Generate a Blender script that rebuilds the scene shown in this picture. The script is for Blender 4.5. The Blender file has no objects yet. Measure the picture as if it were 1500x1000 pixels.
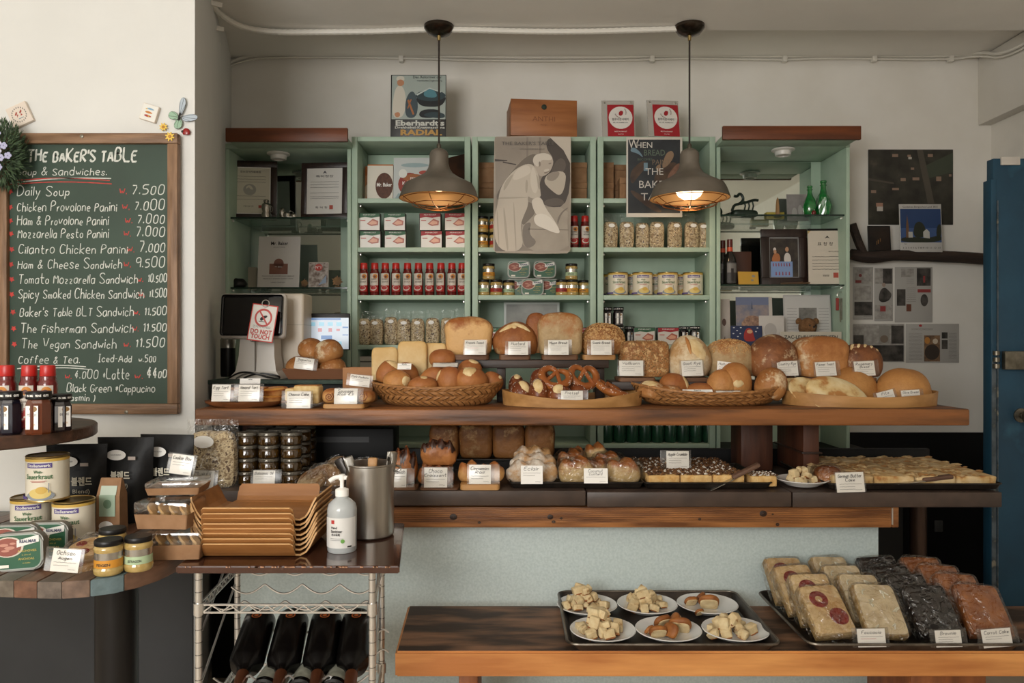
import bpy, bmesh, math, random
from mathutils import Vector, Matrix, noise, Euler
from mathutils.bvhtree import BVHTree
random.seed(11)
R = math.radians
F = 1100.0; CZ = 1.3
SC = bpy.context.scene
COL = SC.collection
# ---------------- camera, sky, light, exposure ----------------
cam = bpy.data.objects.new('camera', bpy.data.cameras.new('camera')); COL.objects.link(cam)
cam.location = (0, 0, CZ); cam.rotation_euler = (R(90), 0, 0)
cam.data.sensor_width = 36; cam.data.lens = 36 * F / 1500; cam.data.clip_start = .05
SC.camera = cam
w = bpy.data.worlds.new('world'); SC.world = w; w.use_nodes = True
wb = w.node_tree.nodes['Background']; wb.inputs[0].default_value = (1.0, .97, .93, 1); wb.inputs[1].default_value = .5
def area(name, loc, rot, sx, sy, power, col):
    l = bpy.data.lights.new(name, 'AREA'); l.shape = 'RECTANGLE'; l.size = sx; l.size_y = sy
    l.energy = power; l.color = col
    o = bpy.data.objects.new(name, l); COL.objects.link(o); o.location = loc; o.rotation_euler = rot
    return o
# daylight coming in through the two shop windows behind the camera
area('window_daylight', (-1.45, -1.42, 1.78), (R(104), 0, R(0)), 1.6, 1.45, 101, (1.0, .985, .955))
area('window_daylight', (0.75, -1.42, 1.78), (R(108), 0, R(10)), 1.3, 1.3, 9, (1.0, .92, .82))
SC.view_settings.view_transform = 'Standard'; SC.view_settings.look = 'None'
SC.view_settings.gamma = 1; SC.view_settings.use_curve_mapping = False
SC.view_settings.exposure = 0.0
# ---------------- helpers ----------------
def P(px, py, d): return Vector(((px - 750) * d / F, d, CZ + (500 - py) * d / F))
def S(p, d): return p * d / F
def link(o, parent=None):
    COL.objects.link(o)
    if parent is not None: o.parent = parent
    return o
def tag(o, label=None, cat=None, group=None, kind=None):
    if label: o['label'] = label
    if cat: o['category'] = cat
    if group: o['group'] = group
    if kind: o['kind'] = kind
    return o
def thing(name, label, cat, loc=(0, 0, 0), rz=0, group=None, rx=0, ry=0):
    o = bpy.data.objects.new(name, None); o.empty_display_size = .05
    o.location = loc; o.rotation_euler = (rx, ry, rz)
    return tag(link(o), label, cat, group)
def ob(name, bm, m, parent=None, smooth=True, loc=None, rot=None, ang=38):
    me = bpy.data.meshes.new(name)
    bmesh.ops.recalc_face_normals(bm, faces=bm.faces) if smooth != 'keep' else None
    bm.to_mesh(me); bm.free()
    for x in (m if isinstance(m, (list, tuple)) else [m]): me.materials.append(x)
    if smooth:
        me.shade_smooth()
        me.set_sharp_from_angle(angle=R(ang))
    o = link(bpy.data.objects.new(name, me), parent)
    if loc is not None: o.location = loc
    if rot is not None: o.rotation_euler = rot
    return o
def struct(o): o['kind'] = 'structure'; return o
def dup(root, loc=None, rz=None, label=None, group=None, rot=None, scale=None):
    r = root.copy(); COL.objects.link(r)
    if loc is not None: r.location = loc
    if rz is not None: r.rotation_euler.z = rz
    if rot is not None: r.rotation_euler = rot
    if scale is not None: r.scale = (scale,) * 3 if isinstance(scale, (int, float)) else scale
    if label: r['label'] = label
    if group: r['group'] = group
    for ch in list(root.children):
        c = ch.copy(); COL.objects.link(c); c.parent = r
        for g in list(ch.children):
            e = g.copy(); COL.objects.link(e); e.parent = c
    return r
ORD = ['first', 'second', 'third', 'fourth', 'fifth', 'sixth', 'seventh', 'eighth', 'ninth', 'tenth', 'eleventh', 'twelfth']
def bm_new(): return bmesh.new()
def box(bm, x0, x1, y0, y1, z0, z1, bev=0, seg=2, mi=0, rot=None):
    r = bmesh.ops.create_cube(bm, size=1)
    vs = r['verts']
    for v in vs: v.co = Vector((x0 + (v.co.x + .5) * (x1 - x0), y0 + (v.co.y + .5) * (y1 - y0), z0 + (v.co.z + .5) * (z1 - z0)))
    if rot is not None:
        c = Vector(((x0 + x1) / 2, (y0 + y1) / 2, (z0 + z1) / 2))
        for v in vs: v.co = rot @ (v.co - c) + c
    fs = {f for v in vs for f in v.link_faces}
    for f in fs: f.material_index = mi
    if bev:
        es = {e for v in vs for e in v.link_edges}
        g = bmesh.ops.bevel(bm, geom=list(es), offset=bev, segments=seg, profile=.5, affect='EDGES')
        for f in g['faces']: f.material_index = mi
    return vs
def B(x0, x1, y0, y1, z0, z1, bev=0, seg=2): bm = bm_new(); box(bm, x0, x1, y0, y1, z0, z1, bev, seg); return bm
def lathe(bm, prof, seg=24, c=(0, 0, 0), sx=1, sy=1, mi=0, caps=True):
    rings = []
    for (r, z) in prof:
        rings.append([bm.verts.new((c[0] + sx * r * math.cos(2 * math.pi * i / seg), c[1] + sy * r * math.sin(2 * math.pi * i / seg), c[2] + z)) for i in range(seg)])
    for a, b in zip(rings, rings[1:]):
        for i in range(seg):
            f = bm.faces.new((a[i], a[(i + 1) % seg], b[(i + 1) % seg], b[i])); f.material_index = mi
    if caps:
        f = bm.faces.new(rings[0][::-1]); f.material_index = mi
        f = bm.faces.new(rings[-1]); f.material_index = mi
    return rings
def L(prof, seg=24, c=(0, 0, 0), sx=1, sy=1, caps=True): bm = bm_new(); lathe(bm, prof, seg, c, sx, sy, 0, caps); return bm
def tube(bm, pts, r, sides=8, closed=False, mi=0):
    pts = [Vector(p) for p in pts]; n = len(pts)
    rr = r if isinstance(r, (list, tuple)) else [r] * n
    rings = []; up = None
    for i, p in enumerate(pts):
        a = pts[(i - 1) % n] if (closed or i > 0) else p
        b = pts[(i + 1) % n] if (closed or i < n - 1) else p
        t = (b - a).normalized()
        if up is None:
            up = Vector((0, 0, 1)) if abs(t.z) < .9 else Vector((0, 1, 0))
        up = (up - t * up.dot(t)).normalized(); s = t.cross(up)
        rings.append([bm.verts.new(p + (up * math.cos(2 * math.pi * k / sides) + s * math.sin(2 * math.pi * k / sides)) * rr[i]) for k in range(sides)])
    m = n if closed else n - 1
    for i in range(m):
        a = rings[i]; b = rings[(i + 1) % n]
        for k in range(sides):
            f = bm.faces.new((a[k], a[(k + 1) % sides], b[(k + 1) % sides], b[k])); f.material_index = mi
    if not closed:
        for rg in (rings[0], rings[-1][::-1]):
            f = bm.faces.new(rg); f.material_index = mi
def T(pts, r, sides=8, closed=False): bm = bm_new(); tube(bm, pts, r, sides, closed); return bm
def smooth_pts(pts, it=2, closed=False):
    pts = [Vector(p) for p in pts]
    for _ in range(it):
        out = [] if closed else [pts[0]]
        n = len(pts)
        for i in range(n if closed else n - 1):
            a, b = pts[i], pts[(i + 1) % n]
            out += [a * .75 + b * .25, a * .25 + b * .75]
        if not closed: out.append(pts[-1])
        pts = out
    return pts
def spow(v, e): return math.copysign(abs(v) ** e, v)
def blob(w, dp, h, e1=1, e2=1, seg=28, rings=16, flat=.35, amp=0, fr=20, seed=0, bm=None, c=(0, 0, 0), fn=None, m=None):
    """superellipsoid with a flattened underside; base centre at c"""
    bm = bm or bm_new(); vs = []
    for j in range(rings + 1):
        ph = -math.pi / 2 + math.pi * j / rings
        row = []
        for i in range(1 if j in (0, rings) else seg):
            th = 2 * math.pi * i / seg
            x = spow(math.cos(ph), e1) * spow(math.cos(th), e2); y = spow(math.cos(ph), e1) * spow(math.sin(th), e2); z = spow(math.sin(ph), e1)
            z = max(z, -1 + flat)
            p = Vector((x * w / 2, y * dp / 2, (z + 1 - flat) / (2 - flat) * h))
            if fn: p = fn(p, x, y, z)
            if amp:
                q = Vector((x, y, z)); p += q.normalized() * amp * noise.noise(p * fr + Vector((seed * 7.3, seed * 3.1, 0)))
                if p.z < 0: p.z = 0
            if m: p = m @ p
            row.append(bm.verts.new(p + Vector(c)))
        vs.append(row)
    for j in range(rings):
        a, b = vs[j], vs[j + 1]
        for i in range(seg):
            k = (i + 1) % seg
            q = [a[i % len(a)], a[k % len(a)], b[k % len(b)], b[i % len(b)]]
            q2 = []
            for v in q:
                if v not in q2: q2.append(v)
            if len(q2) > 2:
                try: bm.faces.new(q2)
                except ValueError: pass
    return bm
def quad(bm, pts, mi=0):
    f = bm.faces.new([bm.verts.new(p) for p in pts]); f.material_index = mi; return f
def poly(bm, pts, y=0, mi=0):           # polygon in the XZ plane
    f = bm.faces.new([bm.verts.new((p[0], y, p[1])) for p in pts]); f.material_index = mi; return f
def ribbon(bm, pts, wd, y=0, mi=0):
    pts = [Vector((p[0], p[1])) for p in pts]; n = len(pts); L_ = []
    for i in range(n):
        a = pts[max(i - 1, 0)]; b = pts[min(i + 1, n - 1)]; t = b - a
        if t.length < 1e-9: t = Vector((1, 0))
        t.normalize(); nn = Vector((-t.y, t.x)) * wd / 2
        L_.append((bm.verts.new((pts[i].x + nn.x, y, pts[i].y + nn.y)), bm.verts.new((pts[i].x - nn.x, y, pts[i].y - nn.y))))
    for a, b in zip(L_, L_[1:]):
        f = bm.faces.new((a[0], b[0], b[1], a[1])); f.material_index = mi
GL = dict(l.split(' ', 1) for l in '''A 0d2k4d 1f3f
B 0d0k3k4i3h0h3h4f3d0d
C 4j3k1k0i0f1d3d4e
D 0d0k2k4i4f2d0d
E 4k0k0d4d 0h3h
F 4k0k0d 0h3h
G 4j3k1k0i0f1d3d4f4g2g
H 0d0k 4d4k 0h4h
I 1d1k 0k2k 0d2d
J 4k4f3d1d0e
K 0d0k 4k0g4d
L 0k0d4d
M 0d0k2g4k4d
N 0d0k4d4k
O 2k0i0f2d4f4i2k
P 0d0k3k4i3h0g
R 0d0k3k4i3h0g 1g4d
S 4j3k1k0j0i4f4e3d1d0e
T 0k4k 2k2d
U 0k0e1d3d4e4k
V 0k2d4k
W 0k1d2h3d4k
Z 0k4k0d4d
a 3h1h0g0e1d2d3f 3h3d
b 0k0d 0g2h3g3e2d0e
c 3g2h1h0g0e1d2d3e
d 3k3d 3g2h1h0g0e1d2d3e
e 0f3f3g2h1h0g0e1d3d
f 3j2k1j1d 0h2h
g 3h3b2a0b 3h1h0g0e1d3e
h 0k0d 0g1h2h3g3d
i 0h0d 0j0i
j 1h1b0a 1j1i
k 0k0d 3h0f3d
l 0k0d
m 0h0d 0g1h2g2d 2g3h4g4d
n 0h0d 0g1h2h3g3d
o 1h0g0e1d2d3e3g2h1h
p 0h0a 0g2h3g3e2d0e
q 3h3a 3g2h1h0g0e1d2d3e
r 0h0d 0f1h2h
s 3g2h1h0g3e2d1d0e
t 1k1e2d3d 0h3h
u 0h0e1d2d3e 3h3d
v 0h1d3h
w 0h1d2g3d4h
x 0h3d 3h0d
y 0h1e 3h1a0a
z 0h3h0d3d
0 1k0j0e1d2d3e3j2k1k
1 0i1k1d
2 0j1k2k3j3i0d3d
3 0k3k1h2h3g3e2d0d
4 2k0f3f 2i2d
5 3k0k0h2h3g3e2d0d
6 3k1j0g0e1d2d3e3f2g0g
7 0k3k1d
8 1k0j0i3f3e2d1d0e0f3i3j2k1k
9 3d3j2k1k0j0h1g3h
. 0d0e
, 0e0c
& 4d1i1j2k3j0f0e1d2d4g
' 0k0i
- 0g2g
* 0g2g 0h2f 0f2h 1i1e
( 1k0i0f1c
) 0k1i1f0c
: 0e0f 0h0i'''.split('\n'))
def hand(bm, s, x, z, h, wd, y=0, mi=0, jit=.05, slant=.12, adv=1.0, width=None, it=1, rng=None):
    """single-stroke handwriting: h is the cap height; width squeezes the line to fit"""
    rng = rng or random
    u = h / 7; cx = 0; strokes = []
    for ch in s:
        if ch == ' ': cx += 3.2; continue
        g = GL.get(ch)
        if not g: cx += 3; continue
        mw = 0; dy = rng.uniform(-jit, jit) * 8; sc = 1 + rng.uniform(-jit, jit) * 2
        for st in g.split(' '):
            q = []
            for k in range(0, len(st), 2):
                a = int(st[k]); b = ord(st[k + 1]) - 100; mw = max(mw, a)
                q.append(((cx + a * sc + b * slant + rng.uniform(-jit, jit)), b * sc + dy * .4 + rng.uniform(-jit, jit)))
            strokes.append(q)
        cx += (mw * sc + 1.7) * adv
    fx = (width / (cx * u)) if width else 1
    for q in strokes:
        q = [(x + a * u * fx, z + b * u) for a, b in q]
        if it: q = [(v.x, v.y) for v in smooth_pts([(a, b, 0) for a, b in q], it)]
        y -= 1.2e-5
        ribbon(bm, q, wd, y, mi)
    return cx * u * fx
def scribble(bm, x, z, wd, th, y=0, mi=0, rng=None):
    rng = rng or random; n = max(3, int(wd / (th * 3.2))); 
    ribbon(bm, [(x + wd * i / n, z + rng.uniform(-.45, .45) * th * 1.3) for i in range(n + 1)], th, y, mi)
def font(s, size, align='CENTER', bold=0, width=None, shear=0, depth=0):
    cu = bpy.data.curves.new('lettering', 'FONT'); cu.body = s; cu.size = size; cu.align_x = align; cu.resolution_u = 2
    cu.offset = bold; cu.shear = shear; cu.fill_mode = 'FRONT' if not depth else 'BOTH'; cu.extrude = depth
    o = bpy.data.objects.new('tmp', cu); me = bpy.data.meshes.new_from_object(o)
    bpy.data.objects.remove(o); bpy.data.curves.remove(cu)
    xs = [v.co.x for v in me.vertices]
    wd = (max(xs) - min(xs)) if xs else 1
    f = width / wd if width else 1
    for v in me.vertices: v.co = Vector((v.co.x * f, -v.co.z, v.co.y))
    me.name = 'lettering'
    return me
def printed(s, size, m, parent, loc, align='CENTER', bold=0, width=None, shear=0, rot=(0, 0, 0), name='lettering'):
    me = font(s, size, align, bold, width, shear); me.materials.append(m)
    o = link(bpy.data.objects.new(name, me), parent); o.location = loc; o.rotation_euler = rot
    return o
def badd(bm, s, size, x, y, z, mi=0, align='CENTER', bold=0, width=None, shear=0, fn=None):
    """append lettering to a bmesh"""
    me = font(s, size, align, bold, width, shear)
    vs = [bm.verts.new(fn(v.co + Vector((x, y, z))) if fn else v.co + Vector((x, y, z))) for v in me.vertices]
    for p in me.polygons:
        try:
            f = bm.faces.new([vs[i] for i in p.vertices]); f.material_index = mi
        except ValueError: pass
    bpy.data.meshes.remove(me)
def ell(cx, cz, rx, rz, n=20, a0=0, a1=360):
    return [(cx + rx * math.cos(R(a0 + (a1 - a0) * i / (n if a1 - a0 >= 360 else n - 1))), cz + rz * math.sin(R(a0 + (a1 - a0) * i / (n if a1 - a0 >= 360 else n - 1)))) for i in range(n)]
def rrect(x0, x1, y0, y1, r, n=4):
    out = []
    for (cx, cy, a) in ((x1 - r, y1 - r, 0), (x0 + r, y1 - r, 90), (x0 + r, y0 + r, 180), (x1 - r, y0 + r, 270)):
        for i in range(n + 1):
            t = R(a + 90 * i / n); out.append((cx + r * math.cos(t), cy + r * math.sin(t)))
    return out
def prism(bm, pts, z0, z1, mi=0, bev=0):
    """extrude an XY outline"""
    a = [bm.verts.new((p[0], p[1], z0)) for p in pts]; b = [bm.verts.new((p[0], p[1], z1)) for p in pts]; n = len(pts); fs = []
    fs.append(bm.faces.new(a[::-1])); fs.append(bm.faces.new(b))
    for i in range(n): fs.append(bm.faces.new((a[i], a[(i + 1) % n], b[(i + 1) % n], b[i])))
    for f in fs: f.material_index = mi
    if bev:
        es = [e for e in fs[1].edges] + [e for e in fs[0].edges]
        bmesh.ops.bevel(bm, geom=es, offset=bev, segments=2, affect='EDGES')
def slab(bm, pts, y0, y1, mi=0):
    """extrude an XZ outline from y0 (front) to y1"""
    a = [bm.verts.new((p[0], y0, p[1])) for p in pts]; b = [bm.verts.new((p[0], y1, p[1])) for p in pts]; n = len(pts)
    fs = [bm.faces.new(a), bm.faces.new(b[::-1])]
    for i in range(n): fs.append(bm.faces.new((a[i], b[i], b[(i + 1) % n], a[(i + 1) % n])))
    for f in fs: f.material_index = mi
def art(name, parent, layers, w, h, y0=-.0006, loc=None):
    """flat print: layers of (material, [(u,v)..] | list of polygons) with u,v in 0..1, each a hair proud of the last"""
    bm = bm_new(); mats = []
    for k, (m, polys) in enumerate(layers):
        if m not in mats: mats.append(m)
        if not isinstance(polys[0][0], (list, tuple)): polys = [polys]
        for pg in polys: poly(bm, [((u - .5) * w, v * h) for u, v in pg], y0 - k * .00025, mats.index(m))
    o = ob(name, bm, mats, parent, smooth=False)
    if loc is not None: o.location = loc
    return o
FULL = [(0, 0), (1, 0), (1, 1), (0, 1)]
def rc(x0, x1, y0, y1): return [(x0, y0), (x1, y0), (x1, y1), (x0, y1)]
# ---------------- materials ----------------
def srgb(c):
    if isinstance(c, str): c = tuple(int(c[i:i + 2], 16) / 255 for i in (0, 2, 4))
    return tuple((x / 12.92 if x <= .04045 else ((x + .055) / 1.055) ** 2.4) for x in c) + (1,)
MC = {}
def mat(key, c1, c2=None, rough=.6, metal=0, scale=20, det=4, stretch=(1, 1, 1), bump=0, bscale=None, alpha=1, spec=.5, pos=(.35, .65), emit=0, c3=None, trans=0, coat=0, rnd=True):
    if key in MC: return MC[key]
    m = bpy.data.materials.new(key); m.use_nodes = True; nt = m.node_tree; bs = nt.nodes['Principled BSDF']
    bs.inputs['Roughness'].default_value = rough; bs.inputs['Metallic'].default_value = metal
    bs.inputs['Specular IOR Level'].default_value = spec; bs.inputs['Alpha'].default_value = alpha
    bs.inputs['Transmission Weight'].default_value = trans; bs.inputs['Coat Weight'].default_value = coat
    bs.inputs['Base Color'].default_value = srgb(c1)
    if emit:
        bs.inputs['Emission Color'].default_value = srgb(c1); bs.inputs['Emission Strength'].default_value = emit
    if c2 or bump:
        tc = nt.nodes.new('ShaderNodeTexCoord'); mp = nt.nodes.new('ShaderNodeMapping'); mp.inputs['Scale'].default_value = stretch
        if rnd:
            oi = nt.nodes.new('ShaderNodeObjectInfo'); ml = nt.nodes.new('ShaderNodeVectorMath'); ml.operation = 'SCALE'; ml.inputs[0].default_value = (7, 5, 3)
            nt.links.new(oi.outputs['Random'], ml.inputs['Scale']); nt.links.new(ml.outputs[0], mp.inputs['Location'])
        nt.links.new(tc.outputs['Object'], mp.inputs['Vector'])
    if c2:
        n = nt.nodes.new('ShaderNodeTexNoise'); n.inputs['Scale'].default_value = scale; n.inputs['Detail'].default_value = det
        nt.links.new(mp.outputs[0], n.inputs['Vector'])
        cr = nt.nodes.new('ShaderNodeValToRGB'); cr.color_ramp.elements[0].position = pos[0]; cr.color_ramp.elements[1].position = pos[1]
        cr.color_ramp.elements[0].color = srgb(c1); cr.color_ramp.elements[1].color = srgb(c2)
        if c3:
            e = cr.color_ramp.elements.new(pos[1] + .08); e.color = srgb(c3)
        nt.links.new(n.outputs['Fac'], cr.inputs['Fac']); nt.links.new(cr.outputs[0], bs.inputs['Base Color'])
        if emit: nt.links.new(cr.outputs[0], bs.inputs['Emission Color'])
    if bump:
        n2 = nt.nodes.new('ShaderNodeTexNoise'); n2.inputs['Scale'].default_value = bscale or scale; n2.inputs['Detail'].default_value = 3
        nt.links.new(mp.outputs[0], n2.inputs['Vector'])
        b = nt.nodes.new('ShaderNodeBump'); b.inputs['Strength'].default_value = bump; b.inputs['Distance'].default_value = .01
        nt.links.new(n2.outputs['Fac'], b.inputs['Height']); nt.links.new(b.outputs[0], bs.inputs['Normal'])
    MC[key] = m; return m
def baked(c):
    c = srgb(c); y = .3 * c[0] + .59 * c[1] + .11 * c[2]
    return tuple((y + (x - y) * .95) * .9 for x in c[:3]) + (1,)
def crust(key, base, top, flour=None, fs=12, fpos=(.52, .62), h=.08, gz=(.3, .9), rough=.55, bump=.55, bs_=60, side=None):
    """baked crust: paler at the foot, browner on the crown, mottled, with optional flour or seeds on it"""
    if key in MC: return MC[key]
    m = bpy.data.materials.new(key); m.use_nodes = True; nt = m.node_tree; N = nt.nodes; K = nt.links; bs = N['Principled BSDF']
    bs.inputs['Roughness'].default_value = rough; bs.inputs['Specular IOR Level'].default_value = .35
    tc = N.new('ShaderNodeTexCoord'); sx = N.new('ShaderNodeSeparateXYZ'); K.new(tc.outputs['Generated'], sx.inputs[0])
    oi = N.new('ShaderNodeObjectInfo'); va = N.new('ShaderNodeVectorMath'); va.operation = 'SCALE'; va.inputs[0].default_value = (9, 4, 6)
    K.new(oi.outputs['Random'], va.inputs['Scale']); ad = N.new('ShaderNodeVectorMath'); K.new(tc.outputs['Object'], ad.inputs[0]); K.new(va.outputs[0], ad.inputs[1])
    n = N.new('ShaderNodeTexNoise'); n.inputs['Scale'].default_value = 17; n.inputs['Detail'].default_value = 9; n.inputs['Roughness'].default_value = .68; K.new(ad.outputs[0], n.inputs['Vector'])
    mm = N.new('ShaderNodeMath'); mm.operation = 'MULTIPLY_ADD'; mm.inputs[1].default_value = 1.9; K.new(n.outputs['Fac'], mm.inputs[0]); 
    m2 = N.new('ShaderNodeMath'); m2.operation = 'SUBTRACT'; m2.inputs[1].default_value = .95; K.new(sx.outputs['Z'], m2.inputs[0]); K.new(m2.outputs[0], mm.inputs[2])
    cr = N.new('ShaderNodeValToRGB'); e = cr.color_ramp.elements; e[0].position = gz[0]; e[1].position = gz[1]; e[0].color = baked(base); e[1].color = baked(top)
    K.new(mm.outputs[0], cr.inputs[0]); out = cr.outputs[0]
    hgt = None
    if flour:
        n3 = N.new('ShaderNodeTexNoise'); n3.inputs['Scale'].default_value = fs; n3.inputs['Detail'].default_value = 6; n3.inputs['Roughness'].default_value = .7; K.new(ad.outputs[0], n3.inputs['Vector'])
        c2 = N.new('ShaderNodeValToRGB'); c2.color_ramp.elements[0].position = fpos[0]; c2.color_ramp.elements[1].position = fpos[1]; K.new(n3.outputs['Fac'], c2.inputs[0])
        mx = N.new('ShaderNodeMix'); mx.data_type = 'RGBA'; K.new(c2.outputs[0], mx.inputs[0]); K.new(out, mx.inputs[6]); mx.inputs[7].default_value = baked(flour); out = mx.outputs[2]
    K.new(out, bs.inputs['Base Color'])
    n2 = N.new('ShaderNodeTexNoise'); n2.inputs['Scale'].default_value = bs_; n2.inputs['Detail'].default_value = 4; K.new(ad.outputs[0], n2.inputs['Vector'])
    b = N.new('ShaderNodeBump'); b.inputs['Strength'].default_value = bump; b.inputs['Distance'].default_value = .006
    K.new(n2.outputs['Fac'], b.inputs['Height']); K.new(b.outputs[0], bs.inputs['Normal'])
    MC[key] = m; return m
def wood(key, c1, c2, axis='x', scale=6, rough=.5, bump=.15, knots=False, c3=None, coat=0):
    st = {'x': (.12, 1, 1), 'y': (1, .12, 1), 'z': (1, 1, .12)}[axis]
    return mat(key, c1, c2, rough=rough, scale=scale * 6, det=8, stretch=st, bump=bump, bscale=scale * 14, pos=(.37, .64), c3=c3, coat=coat)
def flat(c, rough=.55): return mat('flat_' + c, c, rough=rough)
def chrome(): return mat('chrome', 'dad7d1', rough=.3, metal=.85)
def film(key, rough=.13, base=.05, edge=.35, bump=.8, bscale=40, tint=(.97, .97, .96, 1)):
    """clear plastic: see-through with crinkled reflections"""
    m = bpy.data.materials.new(key); m.use_nodes = True; nt = m.node_tree; N = nt.nodes; K = nt.links; N.remove(N['Principled BSDF'])
    tr = N.new('ShaderNodeBsdfTransparent'); tr.inputs[0].default_value = tint; gl = N.new('ShaderNodeBsdfGlossy'); gl.inputs['Roughness'].default_value = rough; gl.inputs['Color'].default_value = (1, 1, 1, 1)
    lw = N.new('ShaderNodeLayerWeight'); lw.inputs[0].default_value = .3; mr = N.new('ShaderNodeMath'); mr.operation = 'MULTIPLY_ADD'; mr.inputs[1].default_value = edge; mr.inputs[2].default_value = base; K.new(lw.outputs['Fresnel'], mr.inputs[0])
    tc = N.new('ShaderNodeTexCoord'); n = N.new('ShaderNodeTexNoise'); n.inputs['Scale'].default_value = bscale; n.inputs['Detail'].default_value = 2; n.inputs['Distortion'].default_value = 1.5; K.new(tc.outputs['Object'], n.inputs['Vector'])
    b = N.new('ShaderNodeBump'); b.inputs['Strength'].default_value = bump; b.inputs['Distance'].default_value = .025; K.new(n.outputs['Fac'], b.inputs['Height'])
    K.new(b.outputs[0], gl.inputs['Normal']); K.new(b.outputs[0], lw.inputs['Normal']); mx = N.new('ShaderNodeMixShader'); K.new(mr.outputs[0], mx.inputs[0]); K.new(tr.outputs[0], mx.inputs[1]); K.new(gl.outputs[0], mx.inputs[2]); K.new(mx.outputs[0], N['Material Output'].inputs[0])
    MC[key] = m; return m
# ---------------- setting ----------------
W_wall = mat('wall_white', 'e4e0d8', 'dcd7cd', rough=.85, scale=3, bump=.12, bscale=14, rnd=False)
W_ceil = mat('ceiling_white', 'efebe3', 'e8e4dc', rough=.9, scale=2, bump=.15, bscale=9, rnd=False)
W_dark = mat('dark_paint', '38393a', '303132', rough=.7, scale=3, bump=.05, rnd=False)
W_black = mat('black_paint', '121212', '0e0e0e', rough=.6, spec=.25, scale=3, rnd=False)
D_L, D_B = 2.5, 3.95
XL, XC, XR = -1.056, -1.506, 2.52
bm = bm_new(); prism(bm, [(-3, D_L), (XL, D_L), (XC, D_B + .1), (-3, D_B + .1)], 0, 2.95)
struct(ob('wall_left', bm, mat('wall_left_white', 'd9d8d3', 'd3d2cd', rough=.85, scale=3, bump=.12, bscale=14, rnd=False), smooth=False))  # same paint as the other walls, darkened to offset the strong window light
struct(ob('baseboard_left', B(-3, XL - .004, D_L - .008, D_L, 0, .735), W_dark, smooth=False))
struct(ob('wall_back', B(-2, 2.8, D_B, D_B + .12, 0, 2.95), W_wall, smooth=False))
struct(ob('baseboard_back', B(-1.4, XR - .002, D_B - .01, D_B, 0, CZ - S(133, D_B)), W_black, smooth=False))
struct(ob('wall_right', B(XR, XR + .12, -1.5, D_B + .12, 0, 2.95), W_wall, smooth=False))
struct(ob('floor', B(-3.1, 2.7, -1.62, 4.1, -.1, 0), wood('floor_wood', 'cdbfae', 'b9a995', 'y', 2, .5), smooth=False))
struct(ob('ceiling', B(-3.1, 2.7, -1.62, 3.38, 2.70, 2.95), W_ceil, smooth=False))
struct(ob('ceiling', B(-1.9, 2.7, 3.38, 4.1, 2.79, 2.95), W_ceil, smooth=False))
bm = bm_new()   # shop front behind the camera, two window openings
for a in ((-3.12, -2.25, 0, 2.95), (-.35, .1, 0, 2.95), (1.4, 2.7, 0, 2.95), (-2.25, -.35, 0, .7), (-2.25, -.35, 2.52, 2.95), (.1, 1.4, 0, 1.05), (.1, 1.4, 2.5, 2.95)): box(bm, a[0], a[1], -1.62, -1.5, a[2], a[3])
struct(ob('wall_front', bm, W_wall, smooth=False))
struct(ob('wall_side', B(-3.12, -3, -1.62, 4.05, 0, 2.95), W_wall, smooth=False))
for n, (a, b, c, d_) in enumerate(((-2.25, -.35, .7, 2.55), (.1, 1.4, 1.05, 2.5))):
    bm = bm_new()
    for q in ((a, a + .05, c, d_), (b - .05, b, c, d_), (a, b, c, c + .05), (a, b, d_ - .05, d_), ((a + b) / 2 - .02, (a + b) / 2 + .02, c, d_)): box(bm, q[0], q[1], -1.6, -1.55, q[2], q[3])
    struct(ob('window_%d' % (n + 1), bm, W_dark, smooth=False))
bm = B(2.45, XR - .002, 2.6, D_B - .002, CZ + 1.135, 2.785, .004)
struct(ob('trim_1', bm, W_wall))
# ceiling conduits and cables
M_pvc = mat('white_conduit', 'dedad0', rough=.5)
def ribbed(name, pts, r, step, amp):
    q = smooth_pts(pts, 3); out = [q[0]]; 
    for a, b in zip(q, q[1:]):
        n = max(1, int((b - a).length / step)); out += [a.lerp(b, (i + 1) / n) for i in range(n)]
    return T(out, [r + (amp if i % 2 else -amp) for i in range(len(out))], 8)
zc = 2.70
pts = [(-1.14, 2.56, 2.66), (-1.2, 2.8, 2.685), (-1.24, 3.15, 2.67), (-1.15, 3.34, zc - .026), (-.8, 3.36, zc - .016), (-.55, 3.36, zc - .012), (-.33, 3.33, zc - .014), (.2, 3.35, zc - .022), (.74, 3.33, zc - .014)]
tag(ob('ceiling_conduit', ribbed('c', pts, .0125, .012, .0012), M_pvc), 'thick white ribbed conduit running along the ceiling to both pendant lamps', 'conduit')
tag(ob('ceiling_conduit', ribbed('c', [(-1.1, 2.54, 2.64), (-1.19, 2.75, 2.66), (-1.27, 3.05, 2.64), (-1.32, 3.3, 2.62), (-1.31, 3.35, 2.625)], .011, .012, .001), M_pvc), 'short white conduit strapped along the corner above the grey pillar', 'conduit')
pts = [P(325, 98, 3.93), P(352, 84, 3.93), P(400, 78, 3.93), P(600, 80, 3.93), P(700, 84, 3.93), P(900, 84, 3.93), P(1000, 80, 3.93), P(1150, 83, 3.93), P(1200, 80, 3.93), P(1390, 83, 3.93), P(1432, 76, 3.9), Vector((2.43, 3.7, CZ + 1.41)), Vector((2.43, 3.4, CZ + 1.42))]
t = thing('wall_cable', 'white cable clipped along the top edge of the back wall', 'cable', (0, 0, 0))
ob('cable', T(smooth_pts(pts, 2), .0085, 8), M_pvc, t); ob('cable', T(smooth_pts([p + Vector((0, -.004, -.02)) for p in pts], 2), .005, 6), M_pvc, t)
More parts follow.
